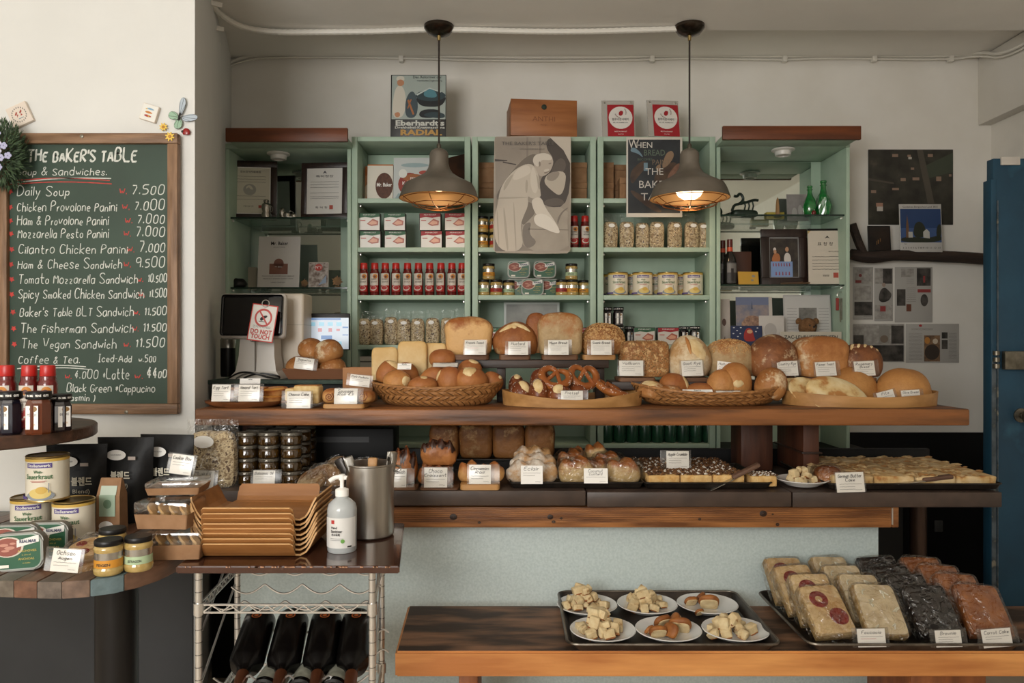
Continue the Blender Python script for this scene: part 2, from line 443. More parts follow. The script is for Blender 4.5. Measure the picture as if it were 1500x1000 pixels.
for px in (588, 955, 1149, 1280, 1392):
    ob('clip', B(P(px, 0, 3.93).x - .012, P(px, 0, 3.93).x + .012, 3.914, 3.945, CZ + S(409, 3.93), CZ + S(424, 3.93), .003), M_pvc, t)
for (x, y, z, n_) in ((-1.155, 2.72, 2.66, 'nearest'), (-1.21, 3.0, 2.66, 'middle'), (-1.28, 3.2, 2.645, 'farthest')):
    o = ob('cable_tie', B(-.05, .05, -.004, .004, -.016, .004, .002), M_pvc, None, loc=(x, y, z)); o.rotation_euler = (0, .1, .3)
    tag(o, n_ + ' white plastic strap holding the conduits above the pillar', 'strap', 'straps on the corner conduits')
# ---------------- counter ----------------
M_plank = wood('old_plank', '8a562c', '4e2f19', 'x', 4, .5, .25)
M_plank2 = wood('beam_wood', 'a86e3c', '6c401f', 'x', 7, .5, .2)
M_slab = mat('dark_slab', '4a3b32', '3a2e27', rough=.42, scale=12, bump=.04)
M_panel = mat('blue_grey_panel', 'c9d5d3', 'bac8c6', rough=.33, scale=140, det=6, bump=.12, bscale=90, rnd=False)
M_dkwood = wood('dark_wood', '3a2419', '26170f', 'z', 4, .5, .15)
t = thing('bakery_counter', 'long bakery counter with pale blue-grey front panel, pine beam and dark ledge', 'counter', (.15, 2.45, 0))
def wob(name, bm, m, par, **k):
    o = ob(name, bm, m, par, **k); o.location = -par.location; return o
wob('front_panel', B(P(345, 0, 2.47).x, P(1287, 0, 2.47).x, 2.47, 2.50, 0, .80, .002), M_panel, t)
zb0, zb1 = CZ - S(272, 2.40), CZ - S(242, 2.40)
wob('beam', B(P(560, 0, 2.4).x, P(1305, 0, 2.4).x, 2.395, 2.46, zb0, zb1, .003), M_plank2, t)
bm = bm_new()
for i in range(8): box(bm, P(560, 0, 2.4).x + .003, P(1304, 0, 2.4).x - .003, 2.391, 2.3965, zb0 + .018 + i * .0058, zb0 + .0215 + i * .0058)
tag(wob('beam_ridges', bm, M_plank2, t, smooth=False), kind='stuff')
for kx, kz, kr in ((664, 757, .010), (702, 765, .004), (806, 757, .008), (822, 759, .004), (811, 764, .005), (1118, 752, .010), (1132, 753, .003), (1139, 768, .005), (1025, 760, .004)):
    o = ob('knot', L([(.001, 0), (kr, 0), (kr * .9, .0006), (.001, .0007)], 14, caps=False, sx=1.2), flat('2c1a0f'), t, rot=(R(90), 0, 0)); o.location = P(kx, kz, 2.3905) - t.location
wob('end_post', B(P(1306, 0, 2.4).x, P(1316, 0, 2.4).x, 2.397, 2.46, zb0, zb1, .002), M_plank2, t)
wob('hinge', B(P(1304.5, 0, 2.4).x, P(1306, 0, 2.4).x, 2.39, 2.4, zb0 + .01, zb1 - .002), chrome(), t)
ZL = CZ - .47
for (a, b, dz) in ((268, 858, .003), (860, 1159.5, -.001), (1161.5, 1468, -.002)):
    wob('ledge_slab', B(P(a, 0, 2.35).x, P(b, 0, 2.35).x, 2.35, 2.87, ZL - .047 + dz, ZL + dz, .003), M_slab, t)
wob('back_board', B(-.53, 1.6, 2.875, 2.895, .77, ZL + .06, .003), W_black, t)
ZP = CZ - .2205
t = thing('counter_plank', 'long weathered thick wooden plank shelf on posts above the counter ledge', 'shelf', (.23, 2.65, ZL))
wob('plank', B(P(285, 0, 2.45).x, P(1421, 0, 2.45).x, 2.45, 2.86, ZP - .054, ZP, .006, 3), M_plank, t)
for (x0, x1, y0, y1) in ((P(355, 0, 2.66).x, P(400, 0, 2.66).x, 2.66, 2.8), (.83, .945, 2.72, 2.85), (1.009, 1.064, 2.6, 2.86)):
    wob('post', B(x0, x1, y0, y1, ZL + .003, ZP - .054, .003), wood('post_wood', '552f1d', '3c2013', 'z', 4), t)
for (x0, x1, y0, y1) in ((1.0, 1.07, 2.588, 2.87),):
    wob('crossbar', B(x0, x1, y0, y1, ZL + .082, ZL + .088, .001), M_dkwood, t)
# dark back counter under the cabinets
t = thing('back_counter', 'black low counter standing against the back wall under the green shelves', 'counter', (.1, 3.6, 0))
wob('body', B(-1.28, 1.72, 3.3, 3.93, 0, .755, .004), W_black, t)
wob('top', B(-1.29, 1.74, 3.295, 3.935, .7555, .775, .003), W_black, t)
# cash desk
M_green_dk = mat('dark_green_cloth', '3f4f45', '33413a', rough=.8, scale=30)
t = thing('cash_desk', 'dark green topped cash desk behind the plank beside the pillar', 'desk', (-.9, 3.1, 0))
wob('body', B(-1.16, -.55, 2.9, 3.28, 0, 1.135, .003), W_black, t); wob('top', B(-1.17, -.54, 2.88, 3.29, 1.136, 1.152, .004), M_green_dk, t)
# steel pipe and socket in the dark gap right of the counter
M_black_pl = mat('black_plastic', '191919', rough=.35)
ob_ = ob('pipe', T([P(1345, 0, 3.3).xy.to_3d() + Vector((0, 0, 0)), P(1345, 0, 3.3).xy.to_3d() + Vector((0, 0, .82))], .035, 16), mat('brown_pipe', '4d3b31', rough=.35, metal=.6)); tag(ob_, 'dull brown metal pipe standing in the dark gap right of the counter', 'pipe')
o = ob('wall_socket', B(-.022, .022, -.01, 0, -.03, .03, .004), mat('grey_plate', '4a4a48', rough=.4), loc=P(1374, 770, 3.935)); tag(o, 'small grey socket plate on the black wall right of the counter', 'socket')
# ---------------- bench ----------------
ZB = CZ - .83
M_bench = wood('bench_orange', 'dc9a58', 'b3703a', 'x', 3, .45, .15)
M_btop = mat('bench_top', '38281c', '866248', rough=.6, scale=9, det=7, stretch=(.35, 1.6, 1), bump=.12, bscale=30, pos=(.44, .62))
t = thing('tasting_bench', 'thick worn wooden bench slab with orange front edge carrying two baking trays', 'bench', (.9, 2.15, 0))
yb0, yb1 = 2.01, 2.36
x0, x1 = P(579, 0, yb0).x, 2.0
bm = bm_new(); prism(bm, [(x0, yb0), (x1, yb0), (x1, yb1), (x0 - .045 + .03, yb1)], ZB - .068, ZB, bev=.005)
wob('plank', bm, M_bench, t)
bm = bm_new(); prism(bm, [(x0 + .006, yb0 + .006), (x1, yb0 + .006), (x1, yb1 - .006), (x0 + .03 - .037, yb1 - .006)], ZB, ZB + .0012)
wob('worn_top', bm, M_btop, t)
for a, b in ((672, 700), (1335, 1445)):
    wob('leg', B(P(a, 0, 2.06).x, P(b, 0, 2.06).x, 2.06, 2.32, 0, ZB - .068, .004), wood('leg_wood', '94572c', '6e3d1c', 'z', 4), t)
wob('bracket', B(P(702, 0, 2.05).x, P(722, 0, 2.05).x, 2.05, 2.09, ZB - .08, ZB - .068, .002), M_dkwood, t)
# ---------------- blue door ----------------
M_blue = mat('blue_door_paint', '1f4a61', '183c50', rough=.5, scale=5, bump=.08, bscale=30, c3='295468', pos=(.3, .7))
M_rust = mat('worn_edge', '566066', '3a4245', rough=.6, scale=18, det=8, c3='8a8474', pos=(.4, .6))
t = thing('blue_door', 'old blue painted door standing open at the right edge with latch and round knob', 'door', (2.28, 3.2, 0))
wob('leaf', B(2.05, 2.513, 3.2, 3.245, .01, 2.08, .004), M_blue, t)
wob('edge_strip', B(2.038, 2.062, 3.194, 3.25, .01, 1.99, .003), M_blue, t); wob('worn_strip', B(2.04, 2.058, 3.1915, 3.1935, .1, 1.22, .0005), M_rust, t)
wob('top_plate', B(2.08, 2.16, 3.19, 3.2, 2.05, 2.085, .002), flat('c9c2b8'), t)
M_br = mat('worn_steel', '8b8578', '6b6659', rough=.4, metal=.9, scale=30)
bm = bm_new(); box(bm, P(1467, 0, 3.19).x, P(1500, 0, 3.19).x + .06, 3.165, 3.192, P(0, 541, 3.19).z, P(0, 514, 3.19).z, .005)
for k in range(3): tube(bm, [(2.05, 3.178, P(0, 539 - k * 9.5, 3.19).z), (2.05, 3.178, P(0, 533 - k * 9.5, 3.19).z)], .013, 12)
wob('latch', bm, M_br, t)
kn = L([(.001, 0), (.03, .002), (.03, .008), (.013, .012), (.012, .035), (.026, .045), (.033, .058), (.030, .072), (.016, .08), (.001, .081)], 20, caps=False)
o = wob('knob', kn, M_br, t); o.location = Vector((2.165, 3.2, P(0, 608, 3.2).z)) - t.location; o.rotation_euler = (R(90), 0, 0)
wob('edge_rust', B(2.064, 2.069, 3.1925, 3.2, .1, 1.9, .001), M_rust, t)
# ---------------- green bookcases ----------------
M_gr = mat('sage_green', 'adc2ae', 'a4b9a5', rough=.5, scale=8, bump=.04, rnd=False)
CF, CB = 3.62, 3.93           # front and back of the cabinets
ZT = CZ + S(300, CF)
SH = (290, 362, 432, 505)
def bookcase(a, b, label, n):
    x0, x1 = P(a, 0, CF).x, P(b, 0, CF).x
    t = thing('bookcase', label, 'bookcase', ((x0 + x1) / 2, (CF + CB) / 2, .776))
    wob('side_panel', B(x0, x0 + .028, CF, CB, .776, ZT, .002), M_gr, t); wob('side_panel', B(x1 - .028, x1, CF, CB, .776, ZT, .002), M_gr, t)
    wob('top_panel', B(x0 + .028, x1 - .028, CF, CB, ZT - .022, ZT, .002), M_gr, t)
    wob('back_panel', B(x0 + .028, x1 - .028, CB - .015, CB, .776, ZT - .022), M_gr, t)
    wob('rear_rail', B(x0 + .028, x1 - .028, CB - .05, CB - .015, ZT - .09, ZT - .024, .002), M_gr, t)
    for y in SH + (580, 650):
        wob('shelf', B(x0 + .028, x1 - .028, CF + .006, CB - .015, CZ + S(500 - y, CF) - .022, CZ + S(500 - y, CF), .002), M_gr, t)
    for y in SH[:3]:
        for x in (x0 + .034, x1 - .034):
            wob('shelf_pin', B(x - .005, x + .005, CF + .04, CF + .05, CZ + S(500 - y, CF) - .036, CZ + S(500 - y, CF) - .024, .002), chrome(), t)
bookcase(515, 689, 'sage green bookcase nearest the left mirror cabinet, sauce bottles on it', 0)
bookcase(691.5, 873, 'sage green bookcase behind the old baker poster', 1)
bookcase(875.5, 1048, 'sage green bookcase nearest the right mirror cabinet, tin cans on it', 2)
def ZS(y): return CZ + S(500 - y, CF)      # top of a cabinet shelf given its pixel row
# ---------------- mirror cabinets ----------------
M_mirror = mat('mirror', 'd4dcd6', rough=.03, metal=1)
M_glass = mat('shelf_glass', '9ecdb8', rough=.04, alpha=.28, spec=.8)
M_gedge = mat('glass_edge', '0e2a20', rough=.15)
M_corn = wood('cornice_wood', '7a3f1c', '582c12', 'x', 4, .45, .12)
M_wpl = mat('white_plastic', 'dcd9d2', rough=.35)
def spot(par, x, y, z, k=1):
    o = ob('ceiling_spotlight', L([(.001, 0), (.055, 0), (.055, -.006), (.04, -.012), (.037, -.03), (.026, -.032), (.024, -.02), (.001, -.019)], 20, caps=False), M_wpl, par)
    o.location = Vector((x, y, z)) - par.location
    p = ob('lens', L([(.001, -.02), (.0235, -.0205)], 16, caps=False), flat('3a332b', .3), o); return o
def mcab(a, b, label, ca, cb, cy0, cy1, glass_rows, mx, low):
    x0, x1 = P(a, 0, CF).x, P(b, 0, CF).x; zt = CZ + S(500 - cy1, 3.47)
    t = thing('mirror_cabinet', label, 'cabinet', ((x0 + x1) / 2, (CF + CB) / 2, .776))
    wob('cornice', B(P(ca, 0, 3.47).x, P(cb, 0, 3.47).x, 3.47, 3.49, zt, CZ + S(500 - cy0, 3.47), .003), M_corn, t)
    wob('top_panel', B(P(ca, 0, 3.47).x + .01, P(cb, 0, 3.47).x - .01, 3.491, CF - .004, zt + .004, zt + .03, .002), M_gr, t)
    wob('top_panel', B(x0, x1, CF - .0035, CB, zt + .004, zt + .03, .002), M_gr, t)
    wob('side_panel', B(x0, x0 + .018, CF, CB, .776, zt + .003, .002), M_gr, t)
    wob('side_panel', B(x1 - .018, x1, CF, CB, .776, zt + .003, .002), M_gr, t)
    wob('back_panel', B(x0 + .018, x1 - .018, CB - .01, CB, .776, zt + .003), M_gr, t)
    wob('mirror', B(x0 + .02, P(mx, 0, CB).x, CB - .016, CB - .0105, .95, zt), M_mirror, t)
    for y in glass_rows:
        g = wob('glass_shelf', B(x0 + .019, x1 - .019, CF + .02, CB - .017, ZS(y) - .008, ZS(y)), M_glass, t)
        e = ob('glass_edge', B(x0 + .019, x1 - .019, CF + .016, CF + .0199, ZS(y) - .008, ZS(y)), M_gedge, g)
        for x in (x0 + .024, x1 - .024): ob('shelf_clip', B(x - .004, x + .004, CF + .03, CF + .045, ZS(y) - .02, ZS(y) - .0085, .002), chrome(), g)
    return t, zt
t1, z1 = mcab(330, 514, 'left mirror backed cabinet with framed certificates, wood cornice and green sides', 330, 509, 187, 207, (317, 420), 500, 0)
spot(t1, P(408, 0, 3.7).x, 3.7, z1 + .002)
t2, z2 = mcab(1050, 1245, 'right mirror backed cabinet with green bottles, wood cornice and green sides', 1059, 1262, 184, 204, (313, 416, 506), 1186, 0)
spot(t2, P(1147, 0, 3.66).x, 3.66, z2 + .002)
# ---------------- printed cylinders and goods ----------------
def cyl_print(name, parent, r, items, mats, z=0, dr=.0004):
    """flat print wrapped round a jar: items (mat, 'r', x0, x1, z0, z1) | (mat, 'e', cx, cz, rx, rz) | (mat, 't', text, size, x, z, width)"""
    bm = bm_new()
    for k, it in enumerate(items):
        rr = r + .0005 + k * dr
        def fn(v, rr=rr): a = v.x / rr; return Vector((rr * math.sin(a), -rr * math.cos(a), v.z))
        if it[1] == 't': badd(bm, it[2], it[3], it[4], 0, z + it[5], it[0], width=it[6], bold=.0002, fn=fn); continue
        n = max(14, int((it[3] - it[2]) / .006)) if it[1] == 'r' else 14; cols = []
        for i in range(n + 1):
            if it[1] == 'r': x = it[2] + (it[3] - it[2]) * i / n; a, b = it[4], it[5]
            else:
                t = math.pi * i / n; x = it[2] - it[4] * math.cos(t); q = it[5] * math.sin(t) + 1e-6; a, b = it[3] - q, it[3] + q
            cols.append((bm.verts.new(fn(Vector((x, 0, z + a)))), bm.verts.new(fn(Vector((x, 0, z + b))))))
        for c, d in zip(cols, cols[1:]):
            f = bm.faces.new((c[0], d[0], d[1], c[1])); f.material_index = it[0]
    return ob(name, bm, mats, parent, smooth='keep')
C_white = mat('paper_white', 'f0ede7', rough=.7); C_cream = flat('e6dcc2', .4); C_ink = mat('ink', '2a2624', rough=.7)
C_gold = mat('gold_metal', 'b8a06a', rough=.3, metal=1); C_steel = mat('steel', 'b4b1ab', rough=.3, metal=1)
C_black = mat('black_lid', '141211', rough=.38, spec=.35); C_glassy = film('clear_plastic', .1, .06, .5, .05, 8)
C_sleeve = film('card_sleeve', .25, .05, .22, .03, 20, (.9, .89, .87, 1))
def sauce_bottle(loc, label, group):
    t = thing('sauce_bottle', label, 'bottle', loc, group=group)
    ob('bottle', L([(.001, 0), (.021, 0), (.023, .004), (.023, .112), (.0205, .119), (.0195, .121), (.0195, .131), (.001, .1312)], 18, caps=False), mat('red_sauce', '6a1512', '55100e', rough=.18, scale=60, coat=.5), t)
    bm = bm_new(); lathe(bm, [(.001, .1315), (.0178, .1315), (.0184, .133), (.0175, .158), (.0165, .160), (.001, .160)], 18, caps=False)
    ob('cap', bm, mat('red_cap', 'b3201a', rough=.35), t)
    cyl_print('paper_label', t, .023, [(0, 'r', -.026, .022, .02, .108), (1, 'e', .006, .094, .012, .011), (4, 'e', .004, .092, .006, .006), (2, 'r', -.026, .022, .02, .05), (0, 'e', -.004, .036, .018, .012), (2, 'e', -.003, .038, .014, .009),
        (3, 't', 'CURRY', .011, 0, .076, .028), (3, 't', 'KETCHUP', .008, 0, .064, .03)], [flat('c9c0b4'), flat('c07a26'), flat('a01f1b'), flat('5a4a44'), flat('5a2c18')])
    return t
def can(loc, label, group):
    t = thing('food_can', label, 'can', loc, group=group)
    ob('tin_body', L([(.001, 0), (.047, 0), (.0495, .002), (.0495, .005), (.048, .007), (.048, .109), (.0495, .111), (.0495, .114), (.0475, .1155), (.046, .113), (.001, .112)], 32, caps=False), C_gold, t)
    m = [flat('ded5c0', .35), flat('5a4a86'), flat('e8e4da'), flat('35683c'), flat('d9bf72'), flat('b33a2c'), flat('cfa94f'), flat('8a8f94')]
    cyl_print('paper_label', t, .048, [(0, 'r', -.148, .148, .007, .109), (6, 'r', -.148, .148, .102, .109), (1, 'r', -.031, .031, .087, .099), (2, 't', 'Stollenwerk', .0105, 0, .0895, .055), (3, 't', 'Wein-', .011, 0, .074, .022), (3, 't', 'Sauerkraut', .017, 0, .060, .066),
        (5, 'r', -.02, .02, .0545, .0555), (5, 'r', -.016, .016, .052, .053), (7, 'e', .004, .018, .034, .012), (4, 'e', .004, .024, .026, .013), (6, 'e', .008, .032, .013, .009), (1, 'r', -.148, -.03, .009, .016), (7, 'r', .024, .026, .026, .05)], m)
    return t
def jar(loc, label, group, kind='orange', word='SENF'):
    t = thing('mustard_jar', label, 'jar', loc, group=group)
    ob('glass_jar', L([(.001, 0), (.028, 0), (.031, .004), (.0315, .014), (.029, .018), (.0285, .05), (.031, .055), (.0305, .062), (.027, .066), (.001, .066)], 24, caps=False), mat('mustard_glass', 'b59a5e', 'a48a4e', rough=.12, scale=90, coat=.8), t)
    ob('lid', L([(.001, .0662), (.0285, .0662), (.0295, .068), (.0295, .076), (.028, .078), (.001, .0775)], 24, caps=False), C_black, t)
    c = {'orange': 'c98a2c', 'green': 'a9bd97', 'red': '9c2a22'}[kind]
    cyl_print('band_label', t, .0288, [(0, 'r', -.088, .088, .036, .052), (1, 'r', -.088, .088, .018, .036), (2, 't', word, .008, 0, .023, .03)], [mat('silver_foil', 'c9c5bc', rough=.25, metal=.9), flat(c), C_ink])
    return t
def jam_jar(loc, label, group, c='1d1418', word='BEERE'):
    t = thing('jam_jar', label, 'jar', loc, group=group)
    bm = bm_new(); lathe(bm, [(.001, 0), (.031, 0), (.035, .004), (.035, .062), (.031, .07), (.029, .074), (.001, .0745)], 8, caps=False)
    ob('glass_jar', bm, mat('jam_' + c, c, rough=.1, coat=.9), t, ang=25)
    ob('lid', L([(.001, .075), (.0325, .075), (.0335, .077), (.0335, .09), (.032, .0915), (.001, .091)], 24, caps=False), C_black, t)
    cyl_print('lid_print', t, .0335, [(0, 't', 'FRUCHT   EN 1882   FEINE   GUTE', .006, 0, .081, .09)], [C_white])
    bm = bm_new(); poly(bm, rc(-.018, .018, .012, .062), -.0327, 0); poly(bm, ell(.004, .055, .011, .006), -.0330, 1); badd(bm, word, .008, 0, -.0331, .04, 2, width=.026); badd(bm, '28%', .005, .006, -.0331, .02, 3)
    ob('paper_label', bm, [C_white, mat('dull_gold', '8a6a42', rough=.4), C_ink, flat('c08a4a')], t, smooth=False)
    return t
def fish_tin(loc, label, group, rot=(0, 0, 0)):
    t = thing('fish_tin', label, 'tin', loc, group=group); t.rotation_euler = rot
    bm = bm_new(); slab(bm, rrect(-.055, .055, 0, .085, .022, 6), 0, .027); es = [e for e in bm.edges if abs(e.verts[0].co.y - e.verts[1].co.y) < 1e-5]
    bmesh.ops.bevel(bm, geom=es, offset=.003, segments=2, affect='EDGES'); ob('tin_body', bm, mat('dull_tin', '8f8d86', rough=.5, metal=.7), t)
    w, h = .110, .085
    ov = lambda cx, cz, rx, rz: [((x), z) for x, z in ell(cx, cz, rx, rz)]
    nr = lambda a: [((x / w) + .5, z / h) for x, z in rrect(-w / 2 + a, w / 2 - a, a, h - a, .022 - a * .6, 5)]
    art('printed_lid', t, [(flat('9aa39a', .5), nr(.0035)), (flat('2d5a40', .35), nr(.0055)), (flat('c9beb0'), ov(.33, .64, .30, .27)), (flat('8a4a3c'), ov(.32, .64, .27, .24)),
        (flat('b98370'), [ov(.25, .7, .09, .04), ov(.36, .62, .1, .045), ov(.28, .55, .08, .03), ov(.42, .73, .06, .03)]), (flat('dedbd4'), [[(.5, .62), (.93, .74), (.93, .92), (.5, .80)]]), (flat('e3ddd0'), rc(.16, .34, .1, .18))], w, h, y0=-.0006)
    bm = bm_new(); badd(bm, 'REALMAR', .0095, .024, -.0026, .0625, 0, width=.036, bold=.0003); badd(bm, 'ANCHOVIES', .007, .022, -.0026, .042, 1, width=.04); badd(bm, 'ANCHOAS', .007, .02, -.0026, .024, 1, width=.034); badd(bm, 'in olive oil', .0045, .02, -.0026, .034, 1); badd(bm, 'en aceite', .0045, .02, -.0026, .016, 1)
    ob('lettering', bm, [flat('3a3f5c'), flat('c9b45a')], t, smooth=False)
    return t
M_mues = mat('muesli', '8a7355', 'd0bd98', rough=.75, scale=95, det=3, bump=.6, bscale=90, pos=(.38, .56), c3='5a4330')
M_film = film('bag_film', .15, .07, .3, .8, 30)
def muesli_bag(loc, label, group, w=.068, h=.168, fill=.13, rz=0, seed=0):
    t = thing('muesli_bag', label, 'bag', loc, rz=rz, group=group)
    ob('muesli', blob(w * .92, .04, fill, .45, .55, 20, 12, .1, amp=.004, fr=30, seed=seed), M_mues, t)
    bm = bm_new(); n = 8; rows = []
    prof = [(0, .021), (fill * .5, .0225), (fill, .014), (fill + (h - fill) * .5, .005), (h, .0012)]
    for z, y in prof:
        rows.append([bm.verts.new(((i / n - .5) * w * (1 + .03 * math.sin(z * 90 + seed)), -y * (1 - abs(i / n * 2 - 1) ** 3) - .0006 + .003 * math.sin(i * 2.1 + seed + z * 60), z)) for i in range(n + 1)])
    for a, b in zip(rows, rows[1:]):
        for i in range(n): bm.faces.new((a[i], a[i + 1], b[i + 1], b[i]))
    ob('clear_film', bm, M_film, t)
    bm = bm_new(); poly(bm, ell(.004 * math.sin(seed), fill * .83, w * .2, w * .13), -.0265); ob('sticker', bm, C_white, t, smooth=False)
    return t
def pack(loc, label, group, col='green', rz=0):
    t = thing('sausage_pack', label, 'pack', loc, rz=rz, group=group)
    ob('box', B(-.053, .053, 0, .045, 0, .085, .003), mat('pack_dark', '3a302c', rough=.3), t)
    top = {'green': '2c5c3c', 'red': '9a2128'}[col]
    art('front_print', t, [(flat('cfc9c0', .3), rc(.02, .98, .01, .99)), (flat(top), [(.02, .72), (.3, .78), (.6, .73), (.98, .8), (.98, .99), (.02, .99)]), (flat('a85844', .4), [(.38, .38), (.58, .25), (.9, .3), (.92, .55), (.66, .68)]), (flat('d59c80', .4), [(.46, .4), (.6, .33), (.84, .37), (.84, .5), (.64, .58)]), (flat('b84a3a'), rc(.08, .32, .55, .6))], .104, .083, y0=-.0006, loc=(0, 0, .001))
    bm = bm_new(); badd(bm, 'FEINKOST', .008, 0, -.0021, .0735, 0, width=.06); ob('lettering', bm, C_white, t, smooth=False)
    return t
M_kraft = mat('kraft_card', '9a7452', '8c6746', rough=.8, scale=30)
def kraft_box(loc, label, group, w=.085, h=.085, dp=.085):
    t = thing('cardboard_box', label, 'box', loc, group=group)
    ob('carton', B(-w / 2, w / 2, 0, dp, 0, h * .72, .0015), M_kraft, t); ob('lid', B(-w / 2 - .0012, w / 2 + .0012, -.0012, dp + .001, h * .72 + .0005, h, .0015), M_kraft, t)
    return t
def at(px, d, z): return Vector(((px - 750) * d / F, d, z))
# --- bookcase 1
DS = 3.68
gb = 'red sauce bottles on the third shelf of the left bookcase'
xs = [533, 549, 564.5, 580, 597, 613, 629.5, 646, 662, 677]
b0 = None
for i, x in enumerate(xs):
    lb = 'red-capped ketchup bottle in the left bookcase row, %s from the left' % ORD[i]
    if b0 is None: b0 = sauce_bottle(at(x, DS, ZS(432)), lb, gb)
    else: dup(b0, at(x, DS, ZS(432)), random.uniform(-.35, .35), lb)
muesli0 = None
for i, x in enumerate([534, 552, 573, 592, 612, 634, 656, 676]):
    lb = 'clear bag of muesli on the fourth shelf of the left bookcase, %s from the left' % ORD[i]
    g = 'muesli bags on the fourth shelf of the left bookcase'
    if muesli0 is None: muesli0 = muesli_bag(at(x, DS, ZS(505)), lb, g)
    else: dup(muesli0, at(x, DS + random.uniform(-.01, .01), ZS(505)), random.uniform(-.2, .2), lb, scale=(random.uniform(1.05, 1.15), 1.1, random.uniform(.98, 1.06)))
pk = {}
def packs(lst, g, where):
    for (x, row, col, n) in lst:
        z = ZS(row) if not isinstance(row, tuple) else ZS(row[0]) + .0865
        lb = '%s and white sausage pack %s' % (col, n) + where.replace('on the second shelf of', 'in')
        if col not in pk: pk[col] = pack(at(x, DS - .02, z), lb, g, col)
        else: dup(pk[col], at(x, DS - .02, z), random.uniform(-.05, .05), lb, g)
w_ = ' on the second shelf of the left bookcase'
packs([(542, 362, 'green', 'at lower left'), (579, 362, 'green', 'at lower middle'), (541, (362,), 'green', 'at upper left'), (578, (362,), 'green', 'at upper middle'),
       (632, 362, 'red', 'left in the lower red pair'), (668, 362, 'red', 'right in the lower red pair'), (630, (362,), 'red', 'left of the upper red pair'), (667, (362,), 'red', 'right of the upper red pair')], 'sausage packs in the left bookcase', w_)
def board(name, label, cat, loc, w, h, th, m, layers, rx=0, rz=0, group=None, text=None, part='print'):
    """a flat printed thing: panel with print and lettering; text: (string, size, u, v, material, width)"""
    t = thing(name, label, cat, loc, rz=rz, rx=rx, group=group)
    ob('panel', B(-w / 2, w / 2, 0, th, 0, h, min(.0015, th * .3)), m, t)
    if layers: art(part, t, layers, w, h, y0=-.0006)
    if text:
        bm = bm_new(); ms = []
        for q in text:
            s, sz, u, v, mm = q[:5]
            if mm not in ms: ms.append(mm)
            badd(bm, s, sz, (u - .5) * w, -.0012 - .00025 * len(layers), v * h, ms.index(mm), width=(q[5] if len(q) > 5 else None), bold=(q[6] if len(q) > 6 else 0))
        ob('lettering', bm, ms, t, smooth=False)
    return t
t = board('orange_book', 'thin orange picture book standing at the left end of the top bookcase shelf', 'book', at(533, 3.8, ZS(290)), .09, .2, .012, flat('b9692c'), [(flat('c98a55'), rc(.08, .95, .03, .75)), (flat('d9c3a2'), [(.1, .03), (.5, .03), (.9, .6), (.6, .5)])], rx=-.08)
t = board('white_book', 'white and orange book with a round dark brown emblem on its cover', 'book', at(556.5, 3.74, ZS(290)), .128, .195, .014, flat('bd6d2e'), [(flat('d8d2c4'), rc(0, 1, 0, .965)), (mat('brown_emblem', '4d2c1e', '623a28', rough=.6, scale=80), ell(.66, .44, .34, .34, 24))], rx=-.08, text=[('Mr. Baker', .026, .66, .42, C_white, .075, .0006)])
t = board('food_catalogue', 'white food catalogue showing jars of pickles on its cover', 'book', at(607, 3.72, ZS(290)), .21, .225, .015, flat('b8bcb8'), [(flat('bfc3c0'), rc(0, 1, 0, 1)), (flat('93a6a8'), [[(.02, .05), (.3, .14), (.12, .2)], ell(.5, .83, .33, .05)]), (flat('8d2f22', .4), ell(.38, .4, .27, .26)), (flat('9a5a30'), ell(.48, .54, .26, .09)), (flat('6f8a4a'), ell(.55, .36, .15, .08)), (flat('dcdcd4'), ell(.22, .64, .1, .1)), (flat('a54436'), ell(.72, .66, .12, .05))], rx=-.1, text=[('FEINE', .018, .5, .5, C_white), ('KÖSTLICH', .026, .5, .38, C_white, .12)])
t = thing('dark_book', 'dark brown book leaning at an angle behind the left pendant lamp', 'book', at(664, 3.8, ZS(290)), rz=-.75)
ob('cover', B(-.10, .10, 0, .022, 0, .245, .002), mat('dark_bread_cover', '2a1a14', '4d2e1e', rough=.4, scale=14, det=5), t); ob('pages', B(-.098, .1015, .003, .019, .003, .242), flat('b78d7a'), t)
t = thing('book_stack', 'stack', 'books', (0, 0, 0)); bpy.data.objects.remove(t)
for i in range(3):
    t = thing('paperback_book', ['lowest pale book in the flat stack under the left muesli bags', 'middle pale book in the flat stack under the left muesli bags', 'top pale book in the flat stack under the left muesli bags'][i], 'book', at(543, 3.68, ZS(580) + .108 + i * .0285), rz=[.02, -.02, .01][i], group='flat books on the left bookcase')
    ob('cover', B(-.07, .07, 0, .19, 0, .026, .002), flat(['a9a091', 'b3ac9e', 'a29a8c'][i]), t); ob('pages', B(-.068, .0705, -.0008, .18, .003, .023), flat('c4bdae'), t)
o = thing('storage_box', 'long pale box holding up the flat books in the left bookcase', 'box', at(545, 3.66, ZS(580)))
ob('carton', B(-.08, .08, 0, .2, 0, .085, .002), flat('8f8778'), o); ob('lid', B(-.082, .082, -.002, .202, .0855, .106, .002), flat('a29a8a'), o)
